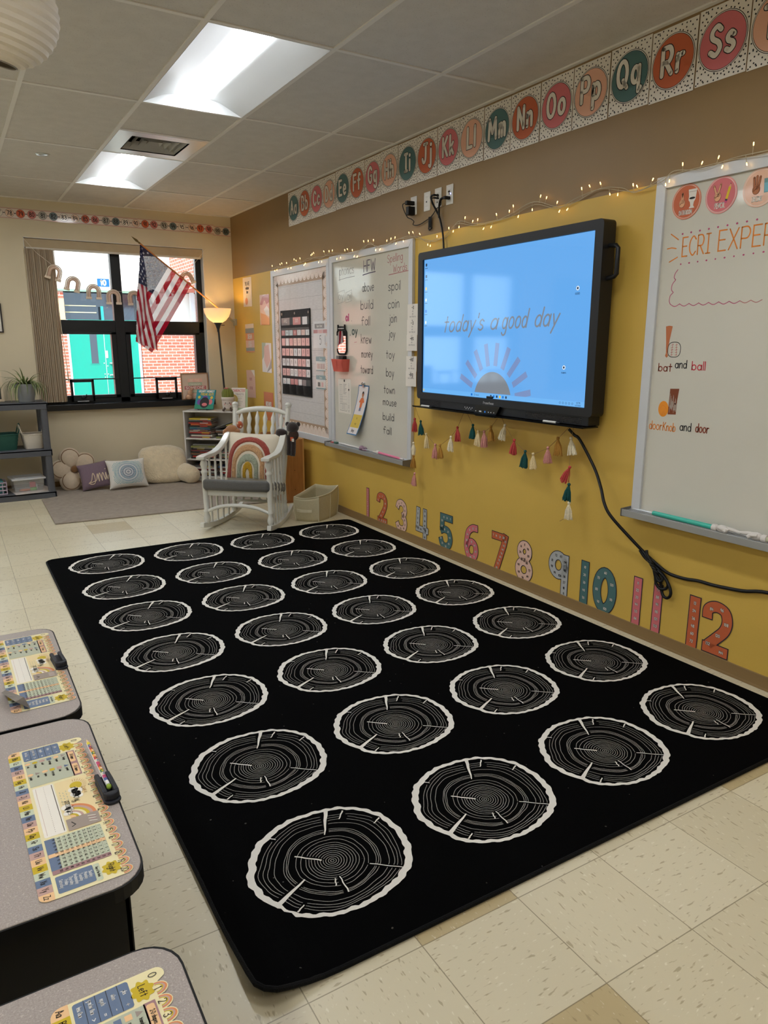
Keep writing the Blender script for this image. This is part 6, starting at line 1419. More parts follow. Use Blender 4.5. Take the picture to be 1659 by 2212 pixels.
pile(-.142, .13, .461, .69, .25, .22, ['maroon', 'white', 'black', 'red', 'white', 'brown', 'blue', 'teal', 'black', 'orange', 'red', 'black', 'grey', 'yellow'], 'top shelf left pile', G1)
zz = pile(.155, .13, .461, .545, .24, .22, ['olive', 'black', 'white', 'black', 'brown', 'grey'], 'top shelf right pile', G1)
M = MT @ Matrix.Translation((.15, .13, zz+.036)) @ Matrix.Rotation(R(-17), 4, 'Y'); book(M, .26, .21, .013, 'black', 'black picture book lying slanted on top of the top shelf right pile', G1)
M = MT @ Matrix.Translation((.15, .13, zz+.054)) @ Matrix.Rotation(R(-19), 4, 'Y'); book(M, .25, .2, .012, 'grey', 'grey picture book slanted above the black one on the top shelf', G1)
pile(-.12, .13, .238, .40, .27, .22, ['black', 'red', 'teal', 'brown', 'black', 'maroon', 'black', 'white', 'olive', 'grey'], 'middle shelf left pile', G1)  # dark covers from here down: partly the shelves' dim light put into colour
pile(.16, .13, .238, .33, .24, .22, ['black', 'brown', 'grey', 'green', 'white', 'grey'], 'middle shelf right pile', G1)
pile(-.12, .13, .05, .19, .26, .22, ['black', 'brown', 'grey', 'white', 'black', 'maroon', 'white', 'grey', 'black'], 'bottom shelf left pile', G1)
pile(.16, .13, .05, .17, .24, .22, ['grey', 'black', 'red', 'white', 'maroon', 'brown', 'blue'], 'bottom shelf right pile', G1)
def on_case(x, y, rz=0.0): v = MT @ Vector((x, y, .7503)); return (v.x, v.y, v.z), th+rz
# propped picture book on a wire stand
loc, rz = on_case(-.105, .075, R(-6))
t = empty('display_book', loc, rz, 'teal picture book propped up on a wire stand on top of the bookcase', 'book')
cov = mat('cover_teal', (40, 140, 150), rough=.3, coat=.5); cg = mat('cover_green', (40, 140, 110), rough=.3, coat=.5)
Mb = Matrix.Translation((0, 0, .012)) @ Matrix.Rotation(R(-24), 4, 'X')
mb = MB('wall', .006); mb.M = Mb; mb.box(-.11, .11, -.006, .006, 0, .215, cov)
mb.rect2(-.11, .11, 0, .05, cg, .5)
tfit(mb, 'GRUMPY MONKEY', -.085, .095, .185, .022, .0045, paper, 2); tfit(mb, 'FREAK OUT!', -.055, .09, .152, .024, .0055, sty, 2)
mb.disc2(0, .07, .055, bkm['black'], 1.5, ry=.06); mb.disc2(-.062, .075, .025, mat('cover_violet', (110, 70, 150), rough=.4), 1, ry=.03); mb.disc2(.066, .08, .024, aq['pink'], 1, ry=.03); mb.disc2(.0, .125, .03, MATS['cover_violet'], 1, ry=.022); mb.disc2(.002, .05, .03, aq['pink'], 2, ry=.018); mb.disc2(-.07, .13, .016, sty, 1); mb.disc2(.075, .128, .016, sty, 1)
mb.build('cover', t)
mb = MB(); mb.M = Mb; mb.box(-.106, .107, -.0045, .0045, .003, .212, page); mb.build('pages', t)
mb = MB()
for s in (-.05, .05): mb.tube([(s, -.035, .022), (s, -.03, .004), (s, .0, .006), (s, .075, .002), (s*.8, .05, .11)], .002, blkm, 6)
mb.tube([(-.05, .075, .002), (.05, .075, .002)], .002, blkm, 6); mb.build('wire_stand', t)
# cactus plush
loc, rz = on_case(.175, .06, R(14))
t = empty('plush_cactus', loc, rz, 'plush green cactus in a smiling cream pot on top of the bookcase', 'plush toy')
pot = mat('plush_cream', (212, 200, 190), rough=.95, sheen=.3, bump=.3, bscale=400); grn = mat('plush_green', (112, 118, 46), rough=.95, sheen=.3, bump=.3, bscale=400); brn = mat('plush_brown', (84, 70, 62), rough=.95, bump=.3, bscale=400)
mb = MB('wall', .0); mb.lathe([(.04, .02), (.055, .026), (.061, .06), (.062, .115), (.067, .118), (.068, .14), (.06, .145), (.03, .14)], pot, 28)
mb.fn = lambda a, b, d: (.0625*math.sin(a/.0625), -(.0625+d)*math.cos(a/.0625), b)
for s in (-1, 1): mb.disc2(.002+s*.021, .085, .0055, ink, 2, n=12)
mb.stroke2(S((-.007, .08), (.002, .073), (.011, .08)), .0025, ink, 2); mb.disc2(-.028, .073, .006, aq['pink'], 1.5, n=12); mb.disc2(.034, .073, .007, aq['pink'], 1.5, n=12)
mb.build('pot', t, smooth=40)
mb = MB(); n = 48; prof = [(.052, .13), (.058, .155), (.058, .19), (.045, .22), (.022, .235), (.002, .238)]
vs = []; 
for r, z in prof: vs += [((r*(1+.07*math.cos(14*6.2832*j/n)))*math.cos(6.2832*j/n), (r*(1+.07*math.cos(14*6.2832*j/n)))*math.sin(6.2832*j/n), z) for j in range(n)]
mb.add(vs, [(i*n+j, i*n+(j+1) % n, (i+1)*n+(j+1) % n, (i+1)*n+j) for i in range(5) for j in range(n)], grn); mb.build('cactus_body', t, smooth=50)
mb = MB(); 
for k in range(6): mb.sphere((.012*math.cos(k*1.05)-.01, .012*math.sin(k*1.05)-.02, .236), (.011, .011, .006), aq['pink'], 8, 5)
mb.build('flower', t, smooth=60)
for s in (-1, 1):
    mb = MB(); mb.tube([(s*.028, -.04, .035), (s*.036, -.062, .02), (s*.04, -.08, .012)], [.011, .01, .012], brn, 10); mb.sphere((s*.04, -.085, .014), (.013, .018, .013), brn, 10, 8); mb.build('leg', t, smooth=60)
# booklet and round yellow badge behind the cactus
loc, rz = on_case(.245, .17, R(4))
t = empty('booklet', loc, rz, 'white and pale green booklet standing upright behind the plush cactus', 'booklet')
sagep = mat('booklet_green', (176, 196, 160), rough=.5)
mb = MB('wall', .002); mb.M = Matrix.Rotation(R(-10), 4, 'X'); mb.box(-.075, .075, -.002, .002, 0, .235, paper)
tfit(mb, 'CHARACTER', -.066, .068, .192, .026, .004, aq['pink'], 1); tfit(mb, 'TRAITS', -.03, .055, .158, .016, .0024, mk['grey'], 1)
for k in range(6): mb.stroke2([(-.05, .14-.018*k), (.045-.01*(k % 3), .14-.018*k)], .003, mk['grey'] if k % 2 else sagep, 1)
mb.rect2(-.075, .075, 0, .02, sagep, 1)
mb.build('front_sheet', t)
mb = MB(); mb.M = Matrix.Rotation(R(-10), 4, 'X'); mb.box(-.06, .098, .004, .007, 0, .222, sagep); mb.build('back_sheet', t)
mb = MB(); mb.tube([(.08, .0, 0), (.05, .06, .12)], .0025, blkm, 6); mb.tube([(-.05, .0, 0), (-.03, .06, .12)], .0025, blkm, 6); mb.build('easel_wire', t)
loc, rz = on_case(.205, .128, R(10))
mb = MB(); mb.cyl((0, -.006, .118), (0, .006, .118), .05, mat('badge_yellow', (206, 180, 90), rough=.5), n=28); mb.cyl((0, -.007, .118), (0, -.005, .118), .041, mat('badge_face', (226, 208, 150), rough=.5), n=28); mb.box(-.012, .012, -.006, .02, 0, .07, blkm)
o = mb.build('round_stand', None, loc, (0, 0, rz)); tag(o, 'round yellow disc on a stand, half hidden behind the plush cactus', 'ornament')
# framed print on the sill
t = empty('framed_print', (-.492, -.012, .8425), 0, 'framed print reading BE THE reason SOMEONE smiles, standing on the window sill', 'framed print')
fw = mat('frame_wood', (160, 124, 92), rough=.5)
mb = MB(); mb.M = Matrix.Rotation(R(-4), 4, 'X'); frame_(mb, -.152, .152, 0, .285, .011, .014, fw); mb.build('frame', t)
mb = MB('wall', .0045); mb.M = Matrix.Rotation(R(-4), 4, 'X'); mb.box(-.143, .143, -.0045, -.001, .008, .277, mat('print_ground', (212, 190, 172), rough=.3, coat=.5))
for z, w, m in ((.19, .075, pp['pink']), (.152, .072, pp['sage']), (.112, .115, pp['rose']), (.074, .06, pp['sage']), (.035, .06, pp['pink'])): mb.rrect2(-w, w+.01, z-.006, z+.034, .006, m, 1)
tfit(mb, 'BE THE', -.05, .055, .192, .024, .0035, pp['cream'], 2); tfit(mb, 'reason', -.055, .06, .154, .026, .0035, paper, 2); tfit(mb, 'SOMEONE', -.1, .105, .113, .026, .005, paper, 2); tfit(mb, 'smiles', -.045, .045, .076, .024, .003, paper, 2); tfit(mb, 'today', -.045, .045, .037, .024, .003, paper, 2)
mb.build('print', t)
# small figurine in front of the print
mb = MB(); fm = mat('tan_figurine', (190, 150, 122), rough=.6)
mb.sphere((0, 0, .03), (.04, .022, .03), fm, 14, 8); mb.sphere((.012, -.002, .07), (.028, .02, .036), fm, 14, 8); mb.sphere((.03, -.004, .11), (.017, .015, .018), fm, 12, 8)
o = mb.build('figurine', None, (-.575, -.048, .8425), smooth=60); tag(o, 'small tan rounded figurine on the sill in front of the framed print', 'figurine')

# ================================================================== grey shelf unit at the left
gp = mat('grey_plastic_shelf', (82, 84, 90), rough=.5, spec=.35, noise=.05, nscale=30)
SX0, SX1, SY0, SY1 = -2.98, -2.045, -.535, -.12
t = empty('shelf_unit', ((SX0+SX1)/2, (SY0+SY1)/2, 0), 0, 'dark grey plastic shelf unit against the wall left of the window', 'shelf')
hx, hy = (SX1-SX0)/2, (SY1-SY0)/2
for z in (0, .405, .843):
    mb = MB(); mb.box(-hx, hx, -hy, hy, z+.045, z+.062, gp)
    for a, b, c, e in ((-hx, hx, -hy, -hy+.014), (-hx, hx, hy-.014, hy), (-hx, -hx+.014, -hy, hy), (hx-.014, hx, -hy, hy)): mb.box(a, b, c, e, z, z+.0615, gp)
    mb.build('shelf', t, bevel=.003)
for sx in (-1, 1):
    for sy in (-1, 1):
        for z0, z1 in ((.062, .405), (.467, .843)):
            mb = MB(); cx, cy = sx*(hx-.036), sy*(hy-.045); mb.prism([(cx+.031*math.copysign(abs(math.cos(q))**.5, math.cos(q)), cy+.04*math.copysign(abs(math.sin(q))**.5, math.sin(q))) for q in [2*math.pi*i/28 for i in range(28)]], z0, z1, gp, 'z'); mb.build('post', t, smooth=40)
sh = .9055
# spider plant
t = empty('spider_plant', (-2.2, -.34, sh), 0, 'spider plant in a grey ribbed pot on the grey shelf unit', 'plant')
potm = mat('grey_ceramic_pot', (142, 146, 148), rough=.35, coat=.2)
mb = MB(); prof = []; 
for k in range(27): z = .165*k/26; prof.append((.066+.03*(z/.165)+(.0014 if k % 2 else 0), z))
mb.lathe([(.03, .0)]+prof+[(.09, .166), (.086, .15), (.02, .148)], potm, 32); mb.build('pot', t, smooth=35)
mb = MB(); mb.lathe([(.0, .15), (.086, .151)], mat('soil', (50, 40, 32), rough=.95), 20, caps=False); mb.build('soil', t)
lfm = mat('spider_leaf', (92, 108, 58), rough=.5, noise=.25, nscale=15); lfm2 = mat('spider_leaf_pale', (146, 152, 104), rough=.5)
lr = random.Random(9)
mb = MB('flat')
for k in range(52):
    an = lr.uniform(0, 6.283); up = k < 14
    if not up and lr.random() < .55: an = lr.uniform(math.pi*1.02, math.pi*1.98)
    ln = lr.uniform(.19, .30) if up else lr.uniform(.2, .34); rise = lr.uniform(.55, 1.1) if up else lr.uniform(.1, .4)
    P = []; p = Vector((.03*math.cos(an), .03*math.sin(an), .15)); el = math.atan2(rise, .5) if up else R(lr.uniform(25, 60)); n = 12
    for i in range(n+1):
        P.append(p.copy()); p = p+Vector((math.cos(an)*math.cos(el), math.sin(an)*math.cos(el), math.sin(el)))*ln/n; el -= (R(7) if up else R(lr.uniform(13, 17)))*(1 if not up else lr.uniform(.3, 1.3))
        el = max(el, R(-88)); 
        if p.z < .006: p.z = .006
    sd = Vector((-math.sin(an), math.cos(an), 0)); vs = []
    for i, q in enumerate(P): w = .0065*(1-(i/n)**2.2)*min(1, .4+i/3)+.0004; vs += [q-sd*w, q+Vector((0, 0, -.0015)), q+sd*w]
    mb.add(vs, [(3*i+j, 3*i+j+1, 3*i+j+4, 3*i+j+3) for i in range(n) for j in range(2)], lfm if k % 4 else lfm2)
mb.build('leaves', t, smooth=60)
# letter board, baskets, bin
t = empty('letter_board', (-2.56, -.24, sh), 0, 'dark letter board in a pale wooden frame at the left end of the shelf top', 'letter board')
pw2 = mat('pale_frame_wood', (206, 188, 160), rough=.5); felt = mat('charcoal_felt', (70, 66, 66), rough=.95, bump=.5, bscale=60, aniso=(.05, 1, 6))
mb = MB(); mb.M = Matrix.Rotation(R(-8), 4, 'X'); frame_(mb, -.18, .18, 0, .265, .022, .02, pw2); mb.build('frame', t)
mb = MB(); mb.M = Matrix.Rotation(R(-8), 4, 'X'); mb.box(-.16, .16, -.006, -.001, .02, .245, felt); mb.build('felt_board', t)
def basket(x, y, z, w, d, h, m, label, wv):
    t = empty('basket', (x, y, z), R(4), label, 'basket', 'woven baskets on the middle shelf')
    mb = MB(); n = 64; rows = 9; vs = []
    def rim(k, f):
        a = 2*math.pi*k/n; e = .35; c, s = math.cos(a), math.sin(a)
        return math.copysign(abs(c)**e, c)*w/2*f, math.copysign(abs(s)**e, s)*d/2*f
    for r in range(rows+1):
        f = .8+.2*r/rows
        for k in range(n):
            X, Y = rim(k, f); bulge = 1+.022*(1 if (k//3+r) % 2 else -1)*(0 if r in (0, rows) else 1); vs.append((X*bulge, Y*bulge, h*r/rows))
    fs = [(r*n+k, r*n+(k+1) % n, (r+1)*n+(k+1) % n, (r+1)*n+k) for r in range(rows) for k in range(n)]
    mb.add(vs, fs, m); mb.add([(*rim(k, .8), .003) for k in range(n)], [tuple(range(n))], m)
    mb.add([(*rim(k, .95), h) for k in range(n)]+[(*rim(k, .76), .004) for k in range(n)], [(k, n+k, n+(k+1) % n, (k+1) % n) for k in range(n)], m)
    mb.build('woven_body', t, smooth=50)
    mb = MB(); mb.tube([(*rim(k, .98), h) for k in range(n)], .006, m, 6, closed=True); mb.build('rim', t, smooth=60)
    for s in (-1, 1):
        mb = MB(); mb.tube(catmull([(s*w*.47, -d*.25, h*.9), (s*w*.56, -d*.25, h+.055), (s*w*.58, 0, h+.092), (s*w*.56, d*.25, h+.055), (s*w*.47, d*.25, h*.9)], 6), .0058, m, 6); mb.build('handle', t, smooth=60)
basket(-2.185, -.34, .4675, .19, .2, .135, mat('white_wicker', (206, 198, 184), rough=.7, bump=.3, bscale=60), 'white woven basket with two loop handles on the middle grey shelf', 1)
basket(-2.43, -.34, .4675, .24, .22, .145, mat('green_wicker', (34, 80, 68), rough=.7, bump=.3, bscale=60), 'dark green woven basket left of the white basket', 1)
mb = MB(); mb.cbox((0, 0, .0015), (.34, .36, .002), mat('magazine_paper', (196, 186, 178), rough=.5, noise=.15, nscale=12)); o = mb.build('paper_sheet', None, (-2.25, -.36, .0632), (0, 0, R(8))); tag(o, 'pale printed sheet lying under the clear bin on the bottom shelf', 'paper')
cl = mat('clear_bin_plastic', (226, 230, 232), rough=.12, alpha=.28, spec=.6)
t = empty('storage_bin', (-2.275, -.33, .0665), R(5), 'clear plastic bin with a white lid and toys inside on the bottom shelf', 'bin')
mb = MB(); v = [(s*a, c*b, z) for z, a, b in ((0, .12, .1), (.115, .138, .115)) for s, c in ((-1, -1), (1, -1), (1, 1), (-1, 1))]; mb.add(v, [(0, 1, 2, 3), (0, 1, 5, 4), (1, 2, 6, 5), (2, 3, 7, 6), (3, 0, 4, 7)], cl); mb.build('tub', t, bevel=.004)
mb = MB(); mb.box(-.148, .148, -.125, .125, .112, .128, mat('white_lid', (206, 208, 210), rough=.35)); mb.box(-.115, .115, -.09, .09, .128, .134, MATS['white_lid']); mb.build('lid', t, bevel=.004)
def toy(x, y, z, d_, c, label, rz=0):
    mb = MB(); mb.cbox((0, 0, d_[2]/2), d_, mat('toy_'+label.split()[0], c, rough=.4)); o = mb.build('toy_block', None, (-2.275+x, -.33+y,   .0672+z), (0, 0, R(rz)), bevel=.003); tag(o, label, 'toy', 'toys in the clear bin')
toy(.04, -.055, .03, (.05, .04, .05), (190, 60, 60), 'red toy block inside the clear bin', 10); toy(.045, -.06, 0, (.055, .045, .028), (120, 170, 80), 'green toy block below the red one in the clear bin', 0); toy(.068, -.01, .0, (.03, .03, .05), (220, 220, 214), 'white toy block inside the clear bin', 20)
mb = MB(); mb.tube([(.05*math.cos(q), .028*math.sin(q), .006) for q in [6.283*i/20 for i in range(20)]], .005, mat('toy_orange_ring', (214, 120, 60), rough=.4), 6, closed=True); o = mb.build('toy_ring', None, (-2.30, -.385, .0695), smooth=60); tag(o, 'orange toy ring at the front of the clear bin', 'toy')
t = empty('small_crate', (-2.60, -.38, .0635), 0, 'small lilac crate with teal things at the left end of the bottom shelf', 'crate')
lil = mat('lilac_plastic', (176, 160, 176), rough=.4)
mb = MB()
for z in (0, .035, .07, .105): mb.tube([(-.14, -.1, z+.005), (.14, -.1, z+.005), (.14, .1, z+.005), (-.14, .1, z+.005)], .006, lil, 6, closed=True)
for k in range(9): 
    for yy in (-.1, .1): mb.tube([(-.14+.035*k, yy, .005), (-.14+.035*k, yy, .11)], .004, lil, 5)
mb.build('lattice', t)
mb = MB(); mb.box(-.12, .12, -.08, .08, .004, .125, mat('teal_folders', (60, 120, 120), rough=.5)); mb.build('teal_contents', t, bevel=.01)
# picture frame on the wall
t = empty('wall_picture', (-2.458, 0, 1.54), 0, 'thin dark framed picture on the wall at the left edge of the frame', 'picture')
mb = MB(); frame_(mb, -.155, .155, 0, .27, .012, .016, mat('dark_frame', (44, 38, 34), rough=.5)); mb.build('frame', t)
mb = MB(); mb.box(-.145, .145, -.006, 0, .01, .26, pp['white']); mb.build('print', t)
# ================================================================== cushions along the window wall
def cushion(mb, w, h, T, m, n=22, back=True, pinch=.07):
    def sh(u, v): return T*max(0, (1-abs(u)**2.6))**.5*max(0, (1-abs(v)**2.6))**.5
    def xy(u, v): return u*w/2*(1-pinch*(1-v*v)*abs(u)), v*h/2*(1-pinch*(1-u*u)*abs(v))
    vs = []; fs = []
    for s in (-1, 1):
        k = len(vs)
        for j in range(n+1):
            for i in range(n+1):
                u, v = math.sin(math.pi/2*(2*i/n-1)), math.sin(math.pi/2*(2*j/n-1)); x, z = xy(u, v); vs.append((x, s*sh(u, v), z))
        fs += [(k+j*(n+1)+i, k+j*(n+1)+i+1, k+(j+1)*(n+1)+i+1, k+(j+1)*(n+1)+i) for j in range(n) for i in range(n)]
    mb.add(vs, fs, m)
    def fn(a, b, d):
        u, v = max(-.999, min(.999, a/(w/2))), max(-.999, min(.999, b/(h/2))); x, z = xy(u, v); return (x, -(sh(u, v)+d), z)
    return fn
def plane_fix(o):
    """merge the doubled rim of a cushion"""
    bm = bmesh.new(); bm.from_mesh(o.data); bmesh.ops.remove_doubles(bm, verts=bm.verts, dist=.0004); bmesh.ops.recalc_face_normals(bm, faces=bm.faces); bm.to_mesh(o.data); bm.free(); return o
fl = mat('cream_boucle', (206, 188, 164), rough=.95, sheen=.3, noise=.05, nscale=40, bump=.4, bscale=220); pipe_b = mat('brown_piping', (122, 92, 62), rough=.8)
t = empty('flower_cushion', (-1.83, -.235, .012), 0, 'cream flower shaped cushion with brown piping leaning on the wall by the shelf', 'cushion')
Mf = Matrix.Translation((0, 0, .195)) @ Matrix.Rotation(R(-14), 4, 'X')
for k in range(5):
    a = R(104+72*k); c = Vector((math.cos(a)*.122, 0, math.sin(a)*.122)); Mp = Mf @ Matrix.Translation(c) @ Matrix.Rotation(-(a-math.pi/2), 4, 'Y')
    mb = MB(); mb.M = Mp; mb.sphere((0, .012*(k % 2), 0), (.104, .066, .105), fl, 24, 16); pt_ = mb.build('petal', t, smooth=180)
    mb = MB(); mb.M = Mp; yy = -.040+.012*(k % 2)
    mb.tube([(.08*math.cos(R(q)), yy, .082*math.sin(R(q))) for q in range(-35, 216, 10)], .0045, pipe_b, 6); mb.build('piping', pt_, smooth=60)
mb = MB(); mb.M = Mf; mb.sphere((0, -.035, 0), (.04, .032, .038), mat('brown_velvet', (124, 88, 52), rough=.9, sheen=.4), 18, 12); mb.build('flower_heart', t, smooth=180)
t = empty('word_cushion', (-1.672, -.415, .014), R(-8), 'mauve square cushion with the start of a word stitched in cream rope', 'cushion')
Ms = Matrix.Translation((0, .02, .143)) @ Matrix.Rotation(R(-20), 4, 'X') @ Matrix.Rotation(R(-9), 4, 'Y')
mb = MB(); mb.M = Ms; fn = cushion(mb, .285, .265, .052, mat('mauve_linen', (120, 100, 112), rough=.9, sheen=.2, noise=.06, nscale=90, bump=.4, bscale=500)); plane_fix(mb.build('cover', t, smooth=180))
mb = MB(); mb.M = Ms; rope = mat('cream_rope', (220, 200, 176), rough=.9, bump=.5, bscale=300)
def rope3(P, n=5): mb.tube([Vector(fn(q.x, q.y, .003)) for q in catmull([(-.02+(a-ox)*1.35, -.012+b*1.35, 0) for a, b in P], n)], .0046, rope, 6)
ox = -.03
rope3([(ox-.04, -.05), (ox-.015, -.03), (ox+.004, .02), (ox+.012, -.01), (ox+.004, -.055), (ox-.02, -.06), (ox-.032, -.05), (ox-.01, -.045), (ox+.02, -.035), (ox+.034, .012), (ox+.036, -.05), (ox+.04, -.01), (ox+.052, .012), (ox+.058, -.048), (ox+.064, -.008), (ox+.076, .012), (ox+.082, -.04), (ox+.090, -.03), (ox+.097, .012), (ox+.101, -.04), (ox+.108, -.03), (ox+.115, -.01)])
rope3([(ox+.097, .036), (ox+.099, .040), (ox+.101, .036)], 2); mb.build('rope_word', t, smooth=60)
t = empty('mandala_cushion', (-1.372, -.485, .014), R(2), 'white square cushion with a blue mandala print', 'cushion')
Mm = Matrix.Translation((0, .01, .150)) @ Matrix.Rotation(R(-24), 4, 'X')
mb = MB(); mb.M = Mm; fn = cushion(mb, .385, .30, .066, mat('white_cotton', (212, 208, 200), rough=.9, bump=.3, bscale=400), pinch=.1); mb.fn = fn
mb.disc2(0, 0, .136, mat('mandala_ground', (96, 146, 166), rough=.9), 1, ry=.125, n=60); wh_ = mat('mandala_white', (214, 218, 220), rough=.9)
mbl = [mat('mandala_%d' % k, c, rough=.9) for k, c in enumerate(((30, 72, 110), (64, 130, 160), (90, 160, 170), (46, 92, 130)))]
rings_ = [(.008, .010, 8, 0), (.02, .008, 14, 0), (.031, .007, 22, 3), (.042, .011, 20, 0), (.056, .012, 30, 3), (.072, .012, 38, 1), (.088, .011, 46, 0), (.103, .010, 52, 1), (.116, .008, 60, 2), (.128, .008, 64, 2), (.142, .007, 60, 1), (.155, .007, 60, 2), (.168, .006, 56, 3)]
for r0, ln, ct_, c in rings_:
    for k in range(ct_):
        a = 2*math.pi*k/ct_; ca, sa = math.cos(a), math.sin(a); w = math.pi*r0/ct_*.8
        q = [((r0+dr_)*ca-dw*sa, ((r0+dr_)*sa+dw*ca)*.92) for dr_, dw in ((-ln/2, 0), (-.1*ln, w), (ln/2, w*.5), (ln/2, -w*.5), (-.1*ln, -w))]
        if max(abs(x) for x, y in q) < .156 and max(abs(y) for x, y in q) < .125: mb.poly2(q, wh_ if c == 0 and r0 > .015 else mbl[c if r0 < .14 else 2], 2)
for r0, c in ((.0255, 0), (.0365, 0), (.0495, 3), (.064, 1), (.08, 0), (.0955, 1)): mb.ring2(0, 0, r0, .0022, mbl[c], 1.5, ry=r0*.92, n=48)
o = mb.build('cover', t, smooth=180)
fur = mat('cream_fur', (214, 198, 166), rough=.95, sheen=.6, noise=.10, nscale=22, bump=1.0, bscale=70)
t = empty('backrest_pillow', (-.975, -.35, .012), R(-6), 'large cream fluffy backrest pillow with arms and a top handle', 'pillow')
mb = MB(); n = 20
vs = []; fs = []
def brick(hw, hd, h0, h1, lean):
    k0 = len(vs)
    for j in range(17):
        for i in range(28):
            a = 2*math.pi*i/28; v = j/16; e = .55
            f = (1-abs(2*v-1)**6)**.4 if 0 < j < 16 else .45
            x = math.copysign(abs(math.cos(a))**e, math.cos(a))*hw*f*(1-.04*v); y = math.copysign(abs(math.sin(a))**e, math.sin(a))*hd*f
            vs.append((x, y+lean*v, h0+(h1-h0)*v))
    for j in range(16):
        for i in range(28): fs.append((k0+j*28+i, k0+j*28+(i+1) % 28, k0+(j+1)*28+(i+1) % 28, k0+(j+1)*28+i))
    fs.append(tuple(k0+i for i in range(27, -1, -1))); fs.append(tuple(k0+16*28+i for i in range(28)))
brick(.245, .11, .0, .375, .10); mb.add(vs, fs, fur); body = mb.build('back', t, smooth=180)
d = body.modifiers.new('fluff', 'DISPLACE'); tx = bpy.data.textures.new('fluff', 'CLOUDS'); tx.noise_scale = .05; d.texture = tx; d.strength = .018; d.mid_level = .5
for s in (1, -1):
    mb = MB(); mb.tube([(s*.19, .04, .12), (s*.215, -.05, .10), (s*.25, -.13, .09), (s*.262, -.20, .086), (s*.265, -.23, .086)] if s > 0 else [(s*.15, .06, .11), (s*.17, .0, .10), (s*.175, -.02, .09), (s*.178, -.035, .086), (s*.178, -.04, .086)], [.08, .098, .095, .08, .04], fur, 20); o = mb.build('arm', t, smooth=180)
    d = o.modifiers.new('fluff', 'DISPLACE'); d.texture = tx; d.strength = .014; d.mid_level = .5
mb = MB(); mb.tube(catmull([(-.06, .11, .335), (-.045, .11, .368), (.01, .11, .372), (.06, .11, .362), (.07, .11, .33)], 5), .011, fur, 8); mb.build('handle', t, smooth=180)

# ================================================================== the white rocking chair
cw = mat('white_chair_enamel', (208, 208, 200), rough=.32, spec=.5, coat=.25)
t = empty('rocking_chair', (-.82, -2.48, 0), R(-41), 'white wooden rocking chair with turned spindles and a grey seat', 'rocking chair')
def rz_(y): return .021+y*y/3.1
for s in (-1, 1):
    mb = MB(); P = [(s*(.272-.045*(y+.34)/.74), y, rz_(y)) for y in [-.345+.745*k/18 for k in range(19)]]; mb.sweep(P, (1, 0, 0), .034, .040, cw); mb.build('rocker', t, bevel=.004)
    # front leg with turned ends
    mb = MB(); mb.lathe([(.014, 0), (.021, .012), (.028, .035), (.026, .055), (.017, .085), (.024, .098), (.025, .105), (.019, .115), (.021, .2), (.0225, .34), (.021, .40), (.027, .412), (.028, .42), (.021, .43), (.02, .445), (.029, .475), (.026, .495), (.016, .515), (.016, .525)], cw, 16, (s*.262, -.265, rz_(-.265)+.015), (s*.262, -.272, .575)); mb.build('front_leg', t, smooth=50)
    # rear post from rocker to finial
    mb = MB(); b0 = Vector((s*.225, .21, rz_(.21)+.012)); b1 = Vector((s*.212, .22, .32)); b2 = Vector((s*.232, .352, .925))
    mb.lathe([(.014, 0), (.026, .03), (.024, .06), (.016, .09), (.022, .105), (.019, .12), (.021, .28)], cw, 16, b0, b1); mb.tube([b1, b1.lerp(b2, .35), b2], [.021, .0215, .021], cw, 14)
    mb.lathe([(.021, 0), (.026, .004), (.022, .010), (.026, .014), (.0275, .028), (.02, .042), (.004, .047)], cw, 16, b2-(b2-b1).normalized()*.01, b2+(b2-b1).normalized()*.037); mb.build('rear_post', t, smooth=50)
    # arm: flat at the front, sweeping up to the post
    mb = MB(); P = catmull([(s*.258, -.345, .586), (s*.26, -.25, .588), (s*.26, -.14, .586), (s*.258, -.03, .598), (s*.25, .07, .635), (s*.243, .15, .69), (s*.236, .225, .75)], 4); mb.sweep(P, (1, 0, 0), [.066-.02*k/(len(P)-1) for k in range(len(P))], [.026+.006*math.sin(math.pi*k/(len(P)-1)) for k in range(len(P))], cw); mb.build('arm', t, bevel=.005)
    for k in range(4):
        y = -.175+.095*k; za = .578 if y < -.02 else (.592 if y < .05 else .645); x = s*(.262-.035*(y+.2)/.4)
        mb = MB(); mb.lathe([(.009, 0), (.0095, .17), (.009, .225), (.0165, .235), (.012, .25), (.018, .272), (.0185, .28), (.012, .298), (.0165, .312), (.010, .325), (.0095, .45), (.009, .55)], cw, 10, (x, y, rz_(y)+.014), (x, y, za)); mb.build('side_spindle', t, smooth=50)
mb = MB(); mb.box(-.262, .262, -.272, -.25, .283, .345, cw); mb.box(-.225, .225, .2, .222, .215, .27, cw)
for s in (-1, 1): mb.add([(s*.262, -.25, .29), (s*.248, -.25, .29), (s*.212, .2, .215), (s*.226, .2, .215), (s*.262, -.25, .345), (s*.248, -.25, .345), (s*.212, .2, .265), (s*.226, .2, .265)], [(0, 1, 2, 3), (4, 5, 6, 7), (0, 1, 5, 4), (1, 2, 6, 5), (2, 3, 7, 6), (3, 0, 4, 7)], cw)
mb.build('seat_frame', t, bevel=.003)
greyf = mat('grey_seat_fabric', (96, 95, 92), rough=.9, sheen=.3, noise=.10, nscale=120, bump=.4, bscale=500)
mb = MB(); v = [(-.272, -.315), (.272, -.315), (.243, .20), (-.243, .20)]; mb.add([(a, b, .27-.2*b+dz) for dz in (0, .088) for a, b in v], [(3, 2, 1, 0), (4, 5, 6, 7), (0, 1, 5, 4), (1, 2, 6, 5), (2, 3, 7, 6), (3, 0, 4, 7)], greyf); o = mb.build('seat_cushion', t, bevel=.029, bseg=5, smooth=180); 
